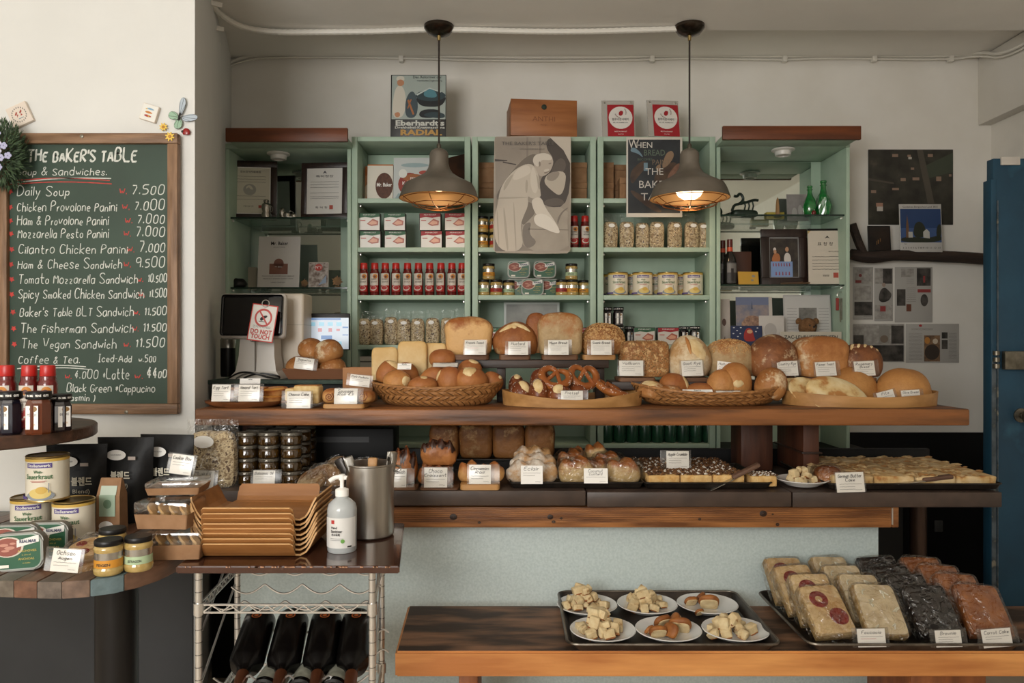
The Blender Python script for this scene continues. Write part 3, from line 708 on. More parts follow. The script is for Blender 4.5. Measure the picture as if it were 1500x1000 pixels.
# --- bookcase 2
kb = None
for (x, k, n) in ((709, 0, 'lower'), (709, 1, 'upper'), (845, 0, 'lower'), (845, 1, 'upper')):
    side = 'left' if x < 750 else 'right'
    lb = '%s brown cardboard box showing at the %s side of the baker poster' % (n, side)
    loc = at(x, 3.74, ZS(290) + k * .1005)
    if kb is None: kb = kraft_box(loc, lb, 'kraft boxes in the bookcases', .1, .1, .1)
    else: dup(kb, loc, 0, lb)
for (x, k, n, dd) in ((889.5, 0, 'lower box of the left pair', 0), (889.5, 1, 'upper box of the left pair', 0), (909, 0, 'lower box of the second pair', .05), (909, 1, 'upper box of the second pair', .05)):
    dup(kb, at(x, 3.74 + dd, ZS(290) + k * .1005), 0, 'brown cardboard cube on the right bookcase top shelf, ' + n, scale=(.64, .8, 1))
dup(kb, at(914, 3.65, ZS(290)), 0, 'small tan cardboard box in front of the others beside the bread poster', scale=(.4, .8, 1.05))
g = 'mustard jars in the middle bookcase'
jl = {'orange': None, 'green': None, 'red': None}
def jar_at(x, z, kind, label, group=g, d=DS, sc=1, word='SENF', rz=None):
    if jl[kind] is None: jl[kind] = jar(at(x, d, z), label, group, kind, {'orange': 'FEIGEN', 'green': 'ESTRAGON', 'red': 'CHILI'}[kind]); return jl[kind]
    return dup(jl[kind], at(x, d, z), rz if rz is not None else random.uniform(-.3, .3), label, group, scale=sc)
z2_, z3_ = ZS(362), ZS(432)
for (x, k, kind, n) in ((706.5, 0, 'orange', 'lower'), (706.5, 1, 'orange', 'upper'), (726, 0, 'red', 'lower'), (726, 1, 'red', 'upper')):
    jar_at(x, z2_ + k * .0785, kind, '%s %s-labelled mustard jar at the left edge of the baker poster' % (n, kind))
for i, (x, k, kind, n) in enumerate(((708, 0, 'green', 'under the single top jar at far left'), (727, 0, 'red', 'between two green ones'), (745, 0, 'green', 'beside the left fish tin'), (716, 1, 'orange', 'alone on top of the left group'),
        (823, 0, 'red', 'at the left of the right group'), (838, 0, 'orange', 'in the centre of the right group'), (855, 0, 'orange', 'at the right end by the panel'), (837, 1, 'green', 'on top of the right group'))):
    jar_at(x, z3_ + k * .0785, kind, '%s-labelled mustard jar on the third shelf %s' % (kind, n), d=DS + (.035 if x in (745, 855) else 0))
for i, (x, n) in enumerate(((841, 'left'), (857, 'right'))):
    dup(b0, at(x, DS, z2_), .2 * i, '%s of two ketchup bottles beside the baker poster' % n, 'ketchup bottles beside the baker poster')
ft = fish_tin(at(760, DS, z3_ + .0868), 'green anchovy tin standing upper left on the middle bookcase shelf', 'anchovy tins in the middle bookcase')
for (x, k, dd, n) in ((798, 1, 0, 'upper right'), (780, 0, 0, 'lower centre in front'), (805, 0, .035, 'lower right, half hidden'), (757, 0, .04, 'lower left, half hidden')):
    dup(ft, at(x, DS + dd, z3_ + k * .0868), random.uniform(-.05, .05), 'green anchovy tin standing %s on the middle bookcase shelf' % n)
t = thing('picture_frame', 'silver framed grey picture standing behind the tall white loaf', 'picture', at(779, 3.78, ZS(505)), rx=-.06)
bm = bm_new(); slab(bm, [(-.14, 0), (.14, 0), (.14, .215), (-.14, .215)], 0, .012); ob('frame', bm, flat('b9bdb8', .3), t)
art('picture', t, [(mat('grey_art', '8a8a86', 'aaa9a4', scale=9, det=6), rc(.04, .96, .05, .95)), (flat('5a5a56'), [[(.4, .5), (.46, .56), (.5, .5), (.47, .62)], [(.55, .48), (.6, .58), (.57, .46)], [(.3, .3), (.6, .34), (.5, .4)]])], .28, .215)
packs([(718, 505, 'green', 'left of the grey framed picture'), (850, 505, 'red', 'right of the grey framed picture')], 'sausage packs on the middle bookcase', '')
# --- bookcase 3
for i, x in enumerate([894, 918, 941, 962, 988, 1013, 1030]):
    dup(muesli0, at(x, DS + (.03 if i in (2, 6) else 0), ZS(362)), random.uniform(-.2, .2), 'clear bag of muesli under the bread poster and lamp, %s from the left' % ORD[i], 'muesli bags on the right bookcase', scale=(1.15, 1.1, 1.02))
g = 'tins of cabbage on the right bookcase'
c0 = None
for i, (x, dd) in enumerate(((905, 0), (941, 0), (978, 0), (1015, 0), (893, .11), (927, .11), (961, .11), (996, .11))):
    lb = ('cream food can in the front row on the right bookcase, %s from the left' if not dd else 'cream food can half hidden in the back row, %s from the left') % ORD[i % 4]
    if c0 is None: c0 = can(at(x, DS + .02, ZS(432)), lb, g)
    else: dup(c0, at(x, DS + .02 + dd, ZS(432)), random.uniform(-.15, .15), lb)
j0 = None
for i, (x, k, d, n) in enumerate(((889, 0, DS, 'lower left'), (906, 0, DS, 'lower right'), (889, 1, DS, 'upper left'), (906, 1, DS, 'upper right'), (922, 0, DS + .06, 'lowest, set back'))):
    lb = '%s black jam jar stacked at the left of the right bookcase' % n
    if j0 is None: j0 = jam_jar(at(x, d, ZS(505)), lb, 'dark jam jars on the right bookcase')
    else: dup(j0, at(x, d, ZS(505) + k * .092), .05, lb, scale=(.78, .78, 1))
j0.scale = (.78, .78, 1)
for i, (x, d) in enumerate(((1002, DS + .05), (1018, DS))): dup(j0, at(x, d, ZS(505)), 0, '%s dark jar with pale label right of the red sausage pack' % ['rear', 'front'][i], 'dark jars right of the packs')
packs([(944, 505, 'green', 'behind the seeded brown loaf'), (979, 505, 'red', 'behind the floury split loaf')], 'sausage packs on the right bookcase', '')
j0jam = j0
# drinks cans below the plank
def drink(loc, label, g):
    t = thing('drink_can', label, 'can', loc, group=g)
    ob('can_body', L([(.001, 0), (.024, 0), (.03, .008), (.031, .012), (.031, .108), (.026, .12), (.025, .122), (.001, .12)], 18, caps=False), mat('green_can', '1f4a33', '153626', rough=.3, scale=30), t)
    cyl_print('can_print', t, .031, [(0, 't', 'Sprit', .026, 0, .082, .044)], [flat('b9c4bc')]); return t
dk = None
for i in range(9):
    x = 889 + i * 18.6; lb = 'green drink can in the dark row under the plank, %s from the left' % ORD[i]
    if dk is None: dk = drink(at(x, DS, ZS(650)), lb, 'green drink cans under the plank')
    else: dup(dk, at(x, DS, ZS(650)), random.uniform(-.3, .3), lb)
# --- posters hanging in front of the bookcases, and things on top
sep = lambda h: mat('sepia_' + h, h, rough=.45)
t = thing('baker_poster', 'worn sepia poster of an old baker bending over his dough trough', 'poster', at(779.5, 3.585, ZS(370) ))
h_, w2 = S(170, 3.585), S(114, 3.585); t.location.z = P(0, 370, 3.585).z
bm = bm_new(); n = 12; rows = []
edge = [(-.5, .03), (-.46, .0), (-.2, -.005), (.1, -.01), (.45, -.005), (.49, .02), (.5, .5), (.5, .96), (.485, 1.0), (0, 1.005), (-.46, 1), (-.485, .97), (-.495, .5)]
slab(bm, [(u * w2, v * h_) for u, v in edge], 0, .003)
ob('sheet', bm, sep('a99c8c'), t, smooth=False)
def sm(pts, it=2): return [(v.x, v.y) for v in smooth_pts([(a, b, 0) for a, b in pts], it, True)]
def bp(*q, it=2): return sm([((q[k] - 165) / 610, (945 - q[k + 1]) / 890) for k in range(0, len(q), 2)], it)
art('picture', t, [(mat('sepia_wall', '8b7f71', '9c9081', scale=5, rough=.45), bp(178, 60, 765, 60, 765, 930, 190, 930, it=0)), (sep('83776a'), [bp(425, 60, 440, 60, 440, 260, 425, 260, it=0), bp(525, 60, 540, 60, 540, 190, 525, 190, it=0)]),
    (sep('6f6458'), [bp(178, 520, 250, 400, 340, 290, 420, 210, 500, 180, 520, 250, 400, 360, 230, 560), bp(178, 840, 260, 935, 178, 935, it=0)]), (sep('3f362f'), [bp(178, 228, 275, 236, 275, 244, 178, 246, it=0), bp(240, 246, 345, 266, 343, 274, 240, 256, it=0)]),
    (sep('453b33'), bp(585, 60, 765, 60, 770, 590, 560, 600, 520, 480, 540, 360, 625, 300, 640, 220, 580, 150)), (sep('5b5046'), [bp(640, 260, 700, 210, 740, 260, 720, 330, 600, 390), bp(560, 540, 690, 520, 740, 580, 570, 592)]),
    (sep('b9ad9c'), bp(555, 400, 600, 330, 738, 315, 728, 440, 690, 518, 610, 460)), (sep('94887a'), [bp(600, 330, 700, 320, 650, 400, 575, 390)]), (sep('c2b7a7'), bp(605, 58, 772, 58, 772, 268, 715, 160, it=0)),
    (mat('sepia_tub', '9c9080', 'ab9f8f', scale=9, rough=.45), bp(380, 740, 430, 640, 520, 600, 752, 594, 745, 760, 762, 935, 400, 935, it=1)), (sep('7b7064'), [bp(440, 760, 755, 768, 755, 775, 440, 768, it=0), bp(670, 740, 665, 690, 700, 630, 750, 596, 752, 606, 706, 640, 680, 700), bp(385, 740, 470, 700, 440, 800, 520, 870, 410, 930)]),
    (sep('75695c'), bp(420, 560, 470, 560, 500, 640, 440, 700, 400, 740, 380, 700)),
    (sep('c3b7a6'), bp(198, 935, 165, 720, 200, 575, 215, 475, 250, 400, 340, 300, 460, 252, 520, 330, 535, 480, 540, 520, 470, 535, 432, 505, 442, 580, 400, 670, 376, 745, 408, 935)),
    (sep('ada190'), [bp(205, 520, 430, 518, 434, 526, 205, 536), bp(255, 400, 330, 330, 300, 400, 240, 490), bp(420, 380, 440, 400, 430, 500, 415, 470), bp(240, 600, 256, 600, 290, 930, 268, 930), bp(320, 560, 330, 560, 350, 930, 338, 930), bp(190, 620, 200, 620, 215, 900, 205, 900), bp(500, 330, 528, 400, 534, 480, 505, 420)]),
    (sep('d0c5b5'), [bp(340, 310, 440, 265, 470, 330, 400, 370, 310, 400), bp(470, 270, 500, 330, 520, 470, 480, 500, 450, 400)]),
    (sep('d6cbbb'), bp(465, 535, 540, 515, 572, 600, 640, 690, 692, 782, 668, 802, 590, 742, 500, 655, 470, 590)), (sep('e2d9cb'), bp(480, 660, 560, 640, 640, 700, 695, 790, 660, 800, 560, 760, 490, 730)),
    (sep('b5a797'), bp(474, 250, 490, 205, 560, 190, 620, 215, 640, 250, 620, 310, 590, 345, 540, 368, 512, 340)), (sep('cfc5b6'), bp(472, 248, 486, 200, 550, 180, 610, 192, 634, 232, 590, 238, 540, 232, 520, 290, 496, 280)), (sep('8a7d6f'), [bp(520, 250, 534, 246, 538, 280, 524, 290), bp(596, 262, 622, 256, 620, 266, 600, 270), bp(560, 330, 600, 310, 610, 322, 570, 345)]), (sep('c9bfb0'), [bp(560, 310, 600, 300, 606, 318, 566, 332)])], w2, h_)
bm = bm_new(); badd(bm, "THE BAKER'S TABLE", .022, -.02, -.0072, h_ * .925, 0, width=.25); badd(bm, 'GERMAN HOMEMADE BREAD', .008, .0, -.0072, h_ * .885, 0, width=.12); ob('lettering', bm, sep('5c5650'), t, smooth=False)
t = thing('bread_poster', 'dark bread poster in a white border with pale serif words beside the right lamp', 'poster', (0, 0, 0))
hb, wb_ = S(117, 3.59), S(82, 3.59); t.location = at(958.5, 3.59, P(0, 318, 3.59).z)
ob('sheet', B(-wb_ / 2, wb_ / 2, 0, .003, 0, hb, .0008), flat('cfc8bc'), t)
art('picture', t, [(mat('dark_photo', '1f2226', '2d3236', rough=.4, scale=8), rc(.03, .96, .05, .97)), (mat('dark_brown_photo', '3d2c24', '54402f', rough=.4, scale=20), [sm([(.1, .6), (.3, .72), (.4, .66), (.2, .5), (.1, .4), (.06, .5)]), sm([(.5, .56), (.85, .72), (.96, .6), (.95, .4), (.7, .45), (.5, .4)]), sm([(.06, .3), (.5, .06), (.7, .06), (.1, .36)])]), (flat('8a6f56'), [sm([(.62, .6), (.7, .8), (.82, .84), (.86, .76), (.74, .64)]), sm([(.5, .62), (.62, .68), (.6, .55)])]), (mat('bread_bit', '6b4a38', '8a6450', scale=40), sm([(.7, .5), (.96, .72), (.96, .55), (.8, .42)])), (flat('6d8794', .4), [sm([(.06, .82), (.2, .8), (.32, .73), (.22, .84), (.1, .88)]), rc(.31, .38, .58, .68)])], wb_, hb)
bm = bm_new()
for (s, sz, u, v, k, wd) in (('W', .062, .13, .86, 0, .05), ('HEN', .04, .32, .865, 0, .075), ('BREAD', .04, .5, .77, 1, .10), ('BECOMES', .014, .33, .71, 1, .07), ('PAINT', .036, .62, .655, 2, .085), ('THE', .045, .5, .53, 0, .085), ("BAKER'S", .05, .56, .365, 0, .18), ('TABLE', .05, .56, .21, 0, .16)):
    badd(bm, s, sz, (u - .5) * wb_, -.0028, v * hb, k, width=wd)
ob('lettering', bm, [flat('cfc9bf'), flat('5f6e5c'), flat('7d6a55')], t, smooth=False)
h_ = S(92, 3.64); w2 = S(81, 3.64)
t = thing('tin_sign', 'vintage dough machine advertising sign leaning on top of the left bookcase', 'sign', at(612.5, 3.623, ZT + .001), rx=-.06)
ob('panel', B(-w2 / 2, w2 / 2, 0, .006, 0, h_, .001), flat('1d1c1a', .4), t)
art('picture', t, [(flat('9fa9a2', .4), rc(.02, .99, .28, .99)), (flat('c9c3b4'), [sm([(.03, .3), (.04, .6), (.09, .8), (.18, .84), (.26, .74), (.28, .5), (.22, .3)]), sm([(.1, .9), (.1, .96), (.16, .985), (.24, .97), (.25, .9)])]), (flat('b47f5c'), [sm([(.12, .83), (.11, .9), (.17, .93), (.24, .9), (.24, .84), (.18, .81)]), sm([(.1, .3), (.06, .38), (.16, .4), (.18, .33)])]), (flat('3c4a50'), sm([(.27, .3), (.26, .55), (.32, .7), (.4, .74), (.46, .66), (.5, .5), (.46, .3)])), (flat('14181a'), [sm([(.44, .66), (.5, .52), (.62, .48), (.9, .48), (.99, .58), (.99, .66)]), sm([(.5, .3), (.54, .44), (.92, .44), (.86, .3)])]), (flat('2a3b40'), [ell(.72, .66, .27, .09), sm([(.55, .33), (.98, .28), (.98, .38), (.7, .4)])]), (flat('4d7f8a'), sm([(.58, .64), (.62, .76), (.72, .78), (.82, .72), (.84, .62)])), (flat('a8693c'), [[(.3, .58), (.33, .6), (.43, .36), (.4, .35)], [(.36, .6), (.38, .6), (.32, .45), (.3, .45)]]), (flat('b9c2bd'), [[(.46, .68), (.7, .79), (.92, .72), (.9, .71), (.7, .77), (.48, .66)]])], w2, h_)
bm = bm_new()
for (s, sz, u, v, k, wd, b) in (("Eberhardt's", .036, .53, .175, 0, .235, .0012), ('Drehhebel-Knetmaschine', .016, .53, .125, 0, .24, .0004), ('RADIAL', .038, .55, .02, 1, .2, .0016), ('Der Reformer der', .018, .66, .94, 2, .14, 0), ('maschinellen Teigbereitung', .012, .7, .89, 2, .12, 0)):
    badd(bm, s, sz, (u - .5) * w2, -.0036, v * h_, k, width=wd, bold=b)
ob('lettering', bm, [flat('c9c9c0'), flat('b98f4c'), flat('3a4040')], t, smooth=False)
t = thing('wooden_crate', 'orange brown wooden wine crate with a round metal stud on top of the bookcases', 'crate', at(797, 3.632, ZT + .001), rz=.1)
wc, hc = S(98, 3.63), S(55, 3.63)
M_crate = wood('crate_wood', 'a3683a', '8a5229', 'x', 4, .5, .1)
bm = bm_new(); box(bm, -wc / 2 + .005, wc / 2 - .005, .012, .2, 0, .012); box(bm, -wc / 2, wc / 2, 0, .012, .004, hc, .002); box(bm, -wc / 2, wc / 2, .2, .212, 0, hc, .002)
ob('panel', bm, M_crate, t)
bm = bm_new(); box(bm, -wc / 2, -wc / 2 + .01, .0125, .1995, .0125, hc - .01, .002); box(bm, wc / 2 - .01, wc / 2, .0125, .1995, .0125, hc - .01, .002); ob('side_panel', bm, M_crate, t)
ob('lid', B(-wc / 2 + .001, wc / 2 - .001, .012, .2, hc - .0095, hc, .002), M_crate, t)
o = ob('stud', L([(.001, 0), (.013, 0), (.012, .004), (.001, .005)], 18, caps=False), mat('dark_stud', '2f3a30', rough=.4, metal=.5), t, loc=(0, 0, hc * .8), rot=(R(90), 0, 0))
bm = bm_new(); badd(bm, 'ANTHI', .034, 0, -.0008, hc * .42, 0, width=.11); badd(bm, 'MOSEL', .012, .0, -.0008, hc * .3, 0); ob('lettering', bm, flat('7d4a26'), t, smooth=False)
C_red = flat('a1242c', .4)
for k, (px, ry) in enumerate(((906.5, .0), (972, .0))):
    t = thing('award_plaque', ['left clear acrylic award plaque with a red card and white disc on the bookcase', 'right clear acrylic award plaque, tilted more, with a red card and white disc'][k], 'plaque', at(px + (2 if k else 0), 3.624, ZT + .001), rx=-.2, rz=[.0, .12][k], group='award plaques')
    w2, h_ = .16, .19
    ob('acrylic_sheet', B(-w2 / 2, w2 / 2, 0, .008, 0, h_, .001), mat('acrylic', 'b5aea4', rough=.1, alpha=.5), t)
    art('red_card', t, [(C_red, rc(.17, .97, .01, .88)), (flat('dcd7cf'), ell(.57, .52, .36, .31, 26)), (C_red, sm([(.5, .62), (.56, .72), (.66, .7), (.64, .6), (.56, .56)]))], w2, h_)
    bm = bm_new(); badd(bm, '블루리본서베이', .015, .01, -.003, h_ * .44, 0, width=.08); badd(bm, 'BLUE RIBBON', .006, .01, -.003, h_ * .37, 0, width=.07); badd(bm, 'RESTAURANT', .008, .01, -.003, h_ * .12, 1, width=.06); badd(bm, 'SELECTED', .006, .01, -.003, h_ * .05, 1)
    for a in range(14): poly(bm, ell(.011 + .027 * math.cos(R(200 + a * 10 - (0 if a < 7 else -70))), h_ * .66 + .027 * math.sin(R(200 + a * 10 - (0 if a < 7 else -70))), .003, .0018, 6), -.003, 2)
    ob('lettering', bm, [C_ink, C_white, flat('8a7468')], t, smooth=False)
    for x in (-.065, .065): ob('screw', L([(.001, 0), (.005, 0), (.005, .003), (.001, .003)], 10, caps=False), chrome(), t, loc=(x, 0, h_ - .012), rot=(R(90), 0, 0))
# ---------------- mirror cabinet contents ----------------
G1, G2 = ZS(317) + .0008, ZS(420) + .0008
M_frame = wood('frame_dark', '2f1f18', '21140f', 'z', 8, .4, .1)
def framed(label, loc, w, h, bw, layers, text=None, rz=0, rx=-.05, cat='frame', inner=None, group=None):
    t = thing('picture_frame', label, cat, loc, rz=rz, rx=rx, group=group)
    bm = bm_new(); box(bm, -w / 2, w / 2, 0, .018, 0, bw, .002); box(bm, -w / 2, w / 2, 0, .018, h - bw, h, .002); box(bm, -w / 2, -w / 2 + bw, 0, .018, bw, h - bw, .002); box(bm, w / 2 - bw, w / 2, 0, .018, bw, h - bw, .002)
    ob('frame', bm, M_frame, t)
    ob('backing', B(-w / 2 + bw, w / 2 - bw, .008, .016, bw, h - bw), inner or C_white, t, smooth=False)
    W, H = w - 2 * bw, h - 2 * bw
    if layers: art('picture', t, layers, W, H, y0=.0074, loc=(0, 0, bw))
    if text:
        bm = bm_new()
        for q in text:
            if q[0] == 'l': scribble(bm, (q[1] - .5) * W, bw + q[2] * H, (q[3] - q[1]) * W, .0012, .0055, 0)
            else: badd(bm, q[0], q[1], (q[2] - .5) * W, .0055, bw + q[3] * H, 0, width=q[4] if len(q) > 4 else None)
        ob('lettering', bm, C_ink, t, smooth=False)
    return t
certl = [('l', .12, y, .88) for y in (.80, .74, .68, .38, .31)] 
seal = mat('red_seal', 'a8483a', rough=.6)
framed('dark framed certificate with a grey swirl emblem on the left glass shelf', at(366, 3.72, G1), S(76, 3.7), S(88, 3.7), S(9, 3.7), [(flat('cfcab8'), rc(.03, .97, .02, .98)), (flat('a3a097'), ell(.48, .52, .16, .12, 24)), (flat('cfcab8'), sm([(.38, .52), (.46, .58), (.5, .52), (.58, .52), (.5, .62), (.4, .6)])), (seal, rc(.7, .8, .13, .19))],
       [('정보공개서등록증', .012, .5, .88, .1)] + certl + [('가맹사업거래', .009, .45, .15)], rz=.12)
framed('dark framed white certificate with a red square seal beside the bookcase', at(474, 3.7, G1), S(70, 3.7), S(84, 3.7), S(8, 3.7), [(flat('d3d0ca'), rc(.0, 1, 0, 1)), (flat('4a4a50'), [(.44, .88), (.5, .95), (.56, .88), (.5, .9)]), (seal, rc(.64, .74, .1, .19))],
       [('특허청장', .014, .5, .8, .09)] + [('l', .1, y, .9) for y in (.7, .64, .58, .46, .38, .34)] + [('특 허 청', .012, .42, .12, .06)], rz=-.1)
M_silv = mat('silver', 'a19d94', rough=.25, metal=1, scale=60, bump=.4)
t = thing('silver_figurine', 'small silver jug figurine in front of the left certificate', 'figurine', at(390, 3.665, G1))
ob('body', L([(.001, 0), (.022, 0), (.024, .012), (.018, .03), (.023, .05), (.02, .066), (.011, .074), (.014, .084), (.009, .088), (.001, .088)], 16, caps=False), M_silv, t); ob('handle', T(smooth_pts([(.02, 0, .06), (.034, 0, .05), (.03, 0, .03), (.02, 0, .03)]), .0025, 6), M_silv, t)
t = thing('silver_figurine', 'low silver animal group figurine between the two framed certificates', 'figurine', at(420, 3.665, G1))
bm = blob(.04, .03, .03, seg=14, rings=8, amp=.004, fr=60); blob(.028, .025, .05, seg=14, rings=8, amp=.004, fr=60, bm=bm, c=(-.022, 0, 0)); blob(.03, .02, .022, seg=12, rings=8, bm=bm, c=(.034, .0, 0), amp=.003, fr=60); tube(bm, [(.01, 0, .028), (.02, 0, .034), (.035, 0, .025)], .002, 6)
ob('body', bm, M_silv, t); ob('base', L([(.001, 0), (.05, 0), (.05, .003), (.001, .003)], 20, sy=.4, caps=False), M_silv, t)
t = board('leaflet', 'white leaflet with a brown loaf-shaped emblem standing on the lower left glass shelf', 'leaflet', at(407, 3.72, G2), S(62, 3.7), S(78, 3.7), .004, flat('cdc9c4'), [(flat('c8c4bf', .4), rc(.02, .98, .01, .99)), (flat('7d5142'), [rc(.28, .72, .27, .47), ell(.5, .47, .12, .10)])], rx=-.12,
          text=[('Mr. Baker', .026, .5, .83, C_ink, .085, .0005), ('SPECIALITY BREAD', .007, .5, .78, C_ink), ('Mr. Baker', .009, .5, .4, C_white), ('DELICIOUS HOMEMADE BREAD', .008, .5, .22, C_ink, .16), ('FRESHLY BAKED EVERY DAY', .008, .5, .17, C_ink, .15), ('HAND CRAFTED', .007, .5, .1, C_ink, .07)])
t = board('postcard', 'small colourful postcard with a red emblem beside the white leaflet', 'postcard', at(466, 3.7, G2), S(29, 3.7), S(38, 3.7), .003, flat('bdb4ab'), [(mat('card_collage', '6b5a50', 'b5aca4', scale=60, det=3), rc(.03, .97, .02, .98)), (flat('b03a30'), ell(.5, .8, .2, .14)), (flat('8a9bb0'), [(.5, .1), (.9, .5), (.9, .2)])], rx=-.1, text=[('Nº1', .02, .5, .75, C_white)])
def leaf_orn(label, loc, s, rz=0):
    t = thing('leaf_ornament', label, 'ornament', loc, rz=rz)
    pts = []
    for i in range(22): a = R(360 * i / 22 + 90); r = s * (1 if i % 4 == 0 else .62 if i % 2 else .8); pts.append((r * math.cos(a), s * 1.05 + r * math.sin(a)))
    bm = bm_new(); slab(bm, pts, 0, .006); ob('leaf', bm, mat('brass_leaf', '6b4d2a', '4d3820', rough=.4, metal=.5, scale=40), t, smooth=False)
    ob('base', B(-s * .5, s * .5, -.012, .012, 0, .006, .002), mat('brass_leaf', ''), t); return t
leaf_orn('brown leaf shaped ornament left of the small postcard', at(446, 3.72, G2), .023); leaf_orn('larger dark leaf ornament at the right end of the left glass shelf', at(494, 3.68, G2), .03, .3)
t = thing('black_bag', 'crumpled black bag slumped on the left end of the lower glass shelf', 'bag', at(346, 3.72, G2)); ob('fabric', blob(.12, .1, .05, amp=.014, fr=25), C_black, t)
t = thing('memo_sheet', 'small pinned cream memo sheet leaning behind the white leaflet', 'paper', at(366, 3.88, G2)); ob('sheet', B(-.035, .035, 0, .002, 0, .12), flat('b3a792'), t)
# right mirror cabinet
H1, H2, H3 = ZS(313) + .0008, ZS(416) + .0008, ZS(506) + .0008
M_drag = mat('bronze_green', '26382f', '1b2620', rough=.35, metal=.4, scale=50)
t = thing('dragon_figurine', 'dark green bronze dragon figurine on the top glass shelf behind the lamp', 'figurine', at(1090, 3.72, H1))
ob('base', blob(.135, .07, .035, .6, .6, amp=.004), M_drag, t)
bm = bm_new(); tube(bm, smooth_pts([(-.06, 0, .03), (-.05, 0, .06), (-.02, 0, .065), (0, 0, .09), (-.02, 0, .12), (-.035, 0, .1), (-.05, 0, .105)]), .007, 8); tube(bm, smooth_pts([(-.02, 0, .065), (.02, 0, .075), (.05, 0, .085), (.07, 0, .082)]), [.008, .008, .008, .01, .008, .006, .005, .005, .004, .003][:13] if False else .007, 8)
for x in (.0, .02, .04): tube(bm, [(x, 0, .03), (x + .006, 0, .055), (x, 0, .08)], .004, 6)
ob('body', bm, M_drag, t)
t = thing('obelisk_ornament', 'small brown obelisk ornament on the top right glass shelf', 'ornament', at(1139, 3.72, H1))
ob('shaft', L([(.001, 0), (.012, 0), (.009, .06), (.006, .085), (.001, .098)], 6, caps=False), flat('93714a'), t); ob('foot', L([(.001, 0), (.018, 0), (.016, .012), (.001, .0121)], 14, caps=False), flat('6b5a3c'), t)
t = board('yellow_box', 'low yellow box behind the small obelisk ornament', 'box', at(1136, 3.78, H1), .09, .035, .04, flat('a8963a'), None)
t = board('grey_photo', 'faded grey photograph leaning behind the green bottles', 'photo', at(1169, 3.84, H1), .11, .14, .003, flat('8f8a86'), [(mat('faded_photo', '78726e', '989290', scale=9), rc(.02, .98, .02, .98)), (flat('aaa5a1'), [ell(.35, .3, .12, .2), ell(.62, .38, .1, .22)])], rx=-.1)
M_gb = mat('green_glass', '1f7a38', '17602b', rough=.08, scale=60, coat=.8, spec=.8)
def fbottle(label, loc, s, bump):
    t = thing('green_bottle', label, 'bottle', loc)
    bm = bm_new(); lathe(bm, [(.001, 0), (.028, 0), (.032, .02), (.034, .05), (.03, .085), (.016, .11), (.012, .13), (.012, .155), (.015, .157), (.015, .165), (.011, .168), (.001, .168)], 20, caps=False)
    for v in bm.verts: v.co *= s; v.co += v.normal * 0
    if bump:
        for v in bm.verts:
            if .02 < v.co.z < .11: k = 1 + bump * noise.noise(v.co * 60); v.co.x *= k; v.co.y *= k
    ob('glass', bm, M_gb, t)
    ob('neck_ring', T([(math.cos(a * R(30)) * .0135 * s, math.sin(a * R(30)) * .0135 * s, .145 * s) for a in range(12)], .0025, 6, True), M_gb, t)
fbottle('smaller green glass bottle, left of the pair on the top glass shelf', at(1186, 3.7, H1), .9, .3); fbottle('taller green glass bottle with knobbly sides, right of the pair', at(1206, 3.7, H1), 1.05, .6)
t = thing('red_ornament', 'tiny dark red ball ornament at the foot of the green bottles', 'ornament', at(1192, 3.655, H1)); ob('ball', blob(.022, .022, .022, seg=14, rings=10), flat('6e2320', .3), t); ob('hook', T([(0, 0, .021), (.003, 0, .027)], .0015, 6), chrome(), t)
wb0 = None
for i, (px, d, c) in enumerate(((1058.5, 3.74, 0), (1069, 3.7, 0))):
    lb = ['dark bottle with orange neck foil at the left edge of the cabinet, rear', 'dark bottle with orange neck foil and grey picture label, front'][i]
    if wb0 is None:
        t = wb0 = thing('dark_bottle', lb, 'bottle', at(px, d, H2), group='dark bottles in the right cabinet')
        ob('glass', L([(.001, 0), (.03, 0), (.032, .01), (.032, .11), (.028, .135), (.014, .16), (.012, .2), (.001, .2)], 18, caps=False), mat('black_glass', '15100e', rough=.08, coat=.6), t)
        ob('neck_foil', L([(.0145, .165), (.0135, .178), (.0135, .186), (.0125, .186)], 14), mat('orange_foil', 'c9502c', rough=.4), t); ob('cap', L([(.0135, .187), (.0135, .225), (.001, .2255)], 14), flat('5c2018', .3), t)
        cyl_print('paper_label', t, .032, [(0, 'r', -.03, .03, .01, .11), (1, 'r', -.028, .028, .06, .105), (2, 'r', -.01, .004, .02, .08)], [flat('3d3a38'), flat('77736e'), flat('26201e')])
    else: dup(wb0, at(px, d, H2), .2, lb)
board('yellow_card', 'small yellow card leaning in front of the dark bottles', 'card', at(1097, 3.68, H2), S(31, 3.68), S(20, 3.68), .003, flat('b98d33'), [(flat('c29638'), rc(.02, .98, .03, .97)), (flat('8a8478'), [ell(.75, .65, .09, .1), ell(.68, .35, .07, .08)])], rx=-.15, rz=.1)
board('brown_folder', 'brown folder standing behind the yellow card in the right cabinet', 'folder', at(1087, 3.8, H2), S(28, 3.75), S(52, 3.75), .01, flat('4b2b1c'), None)
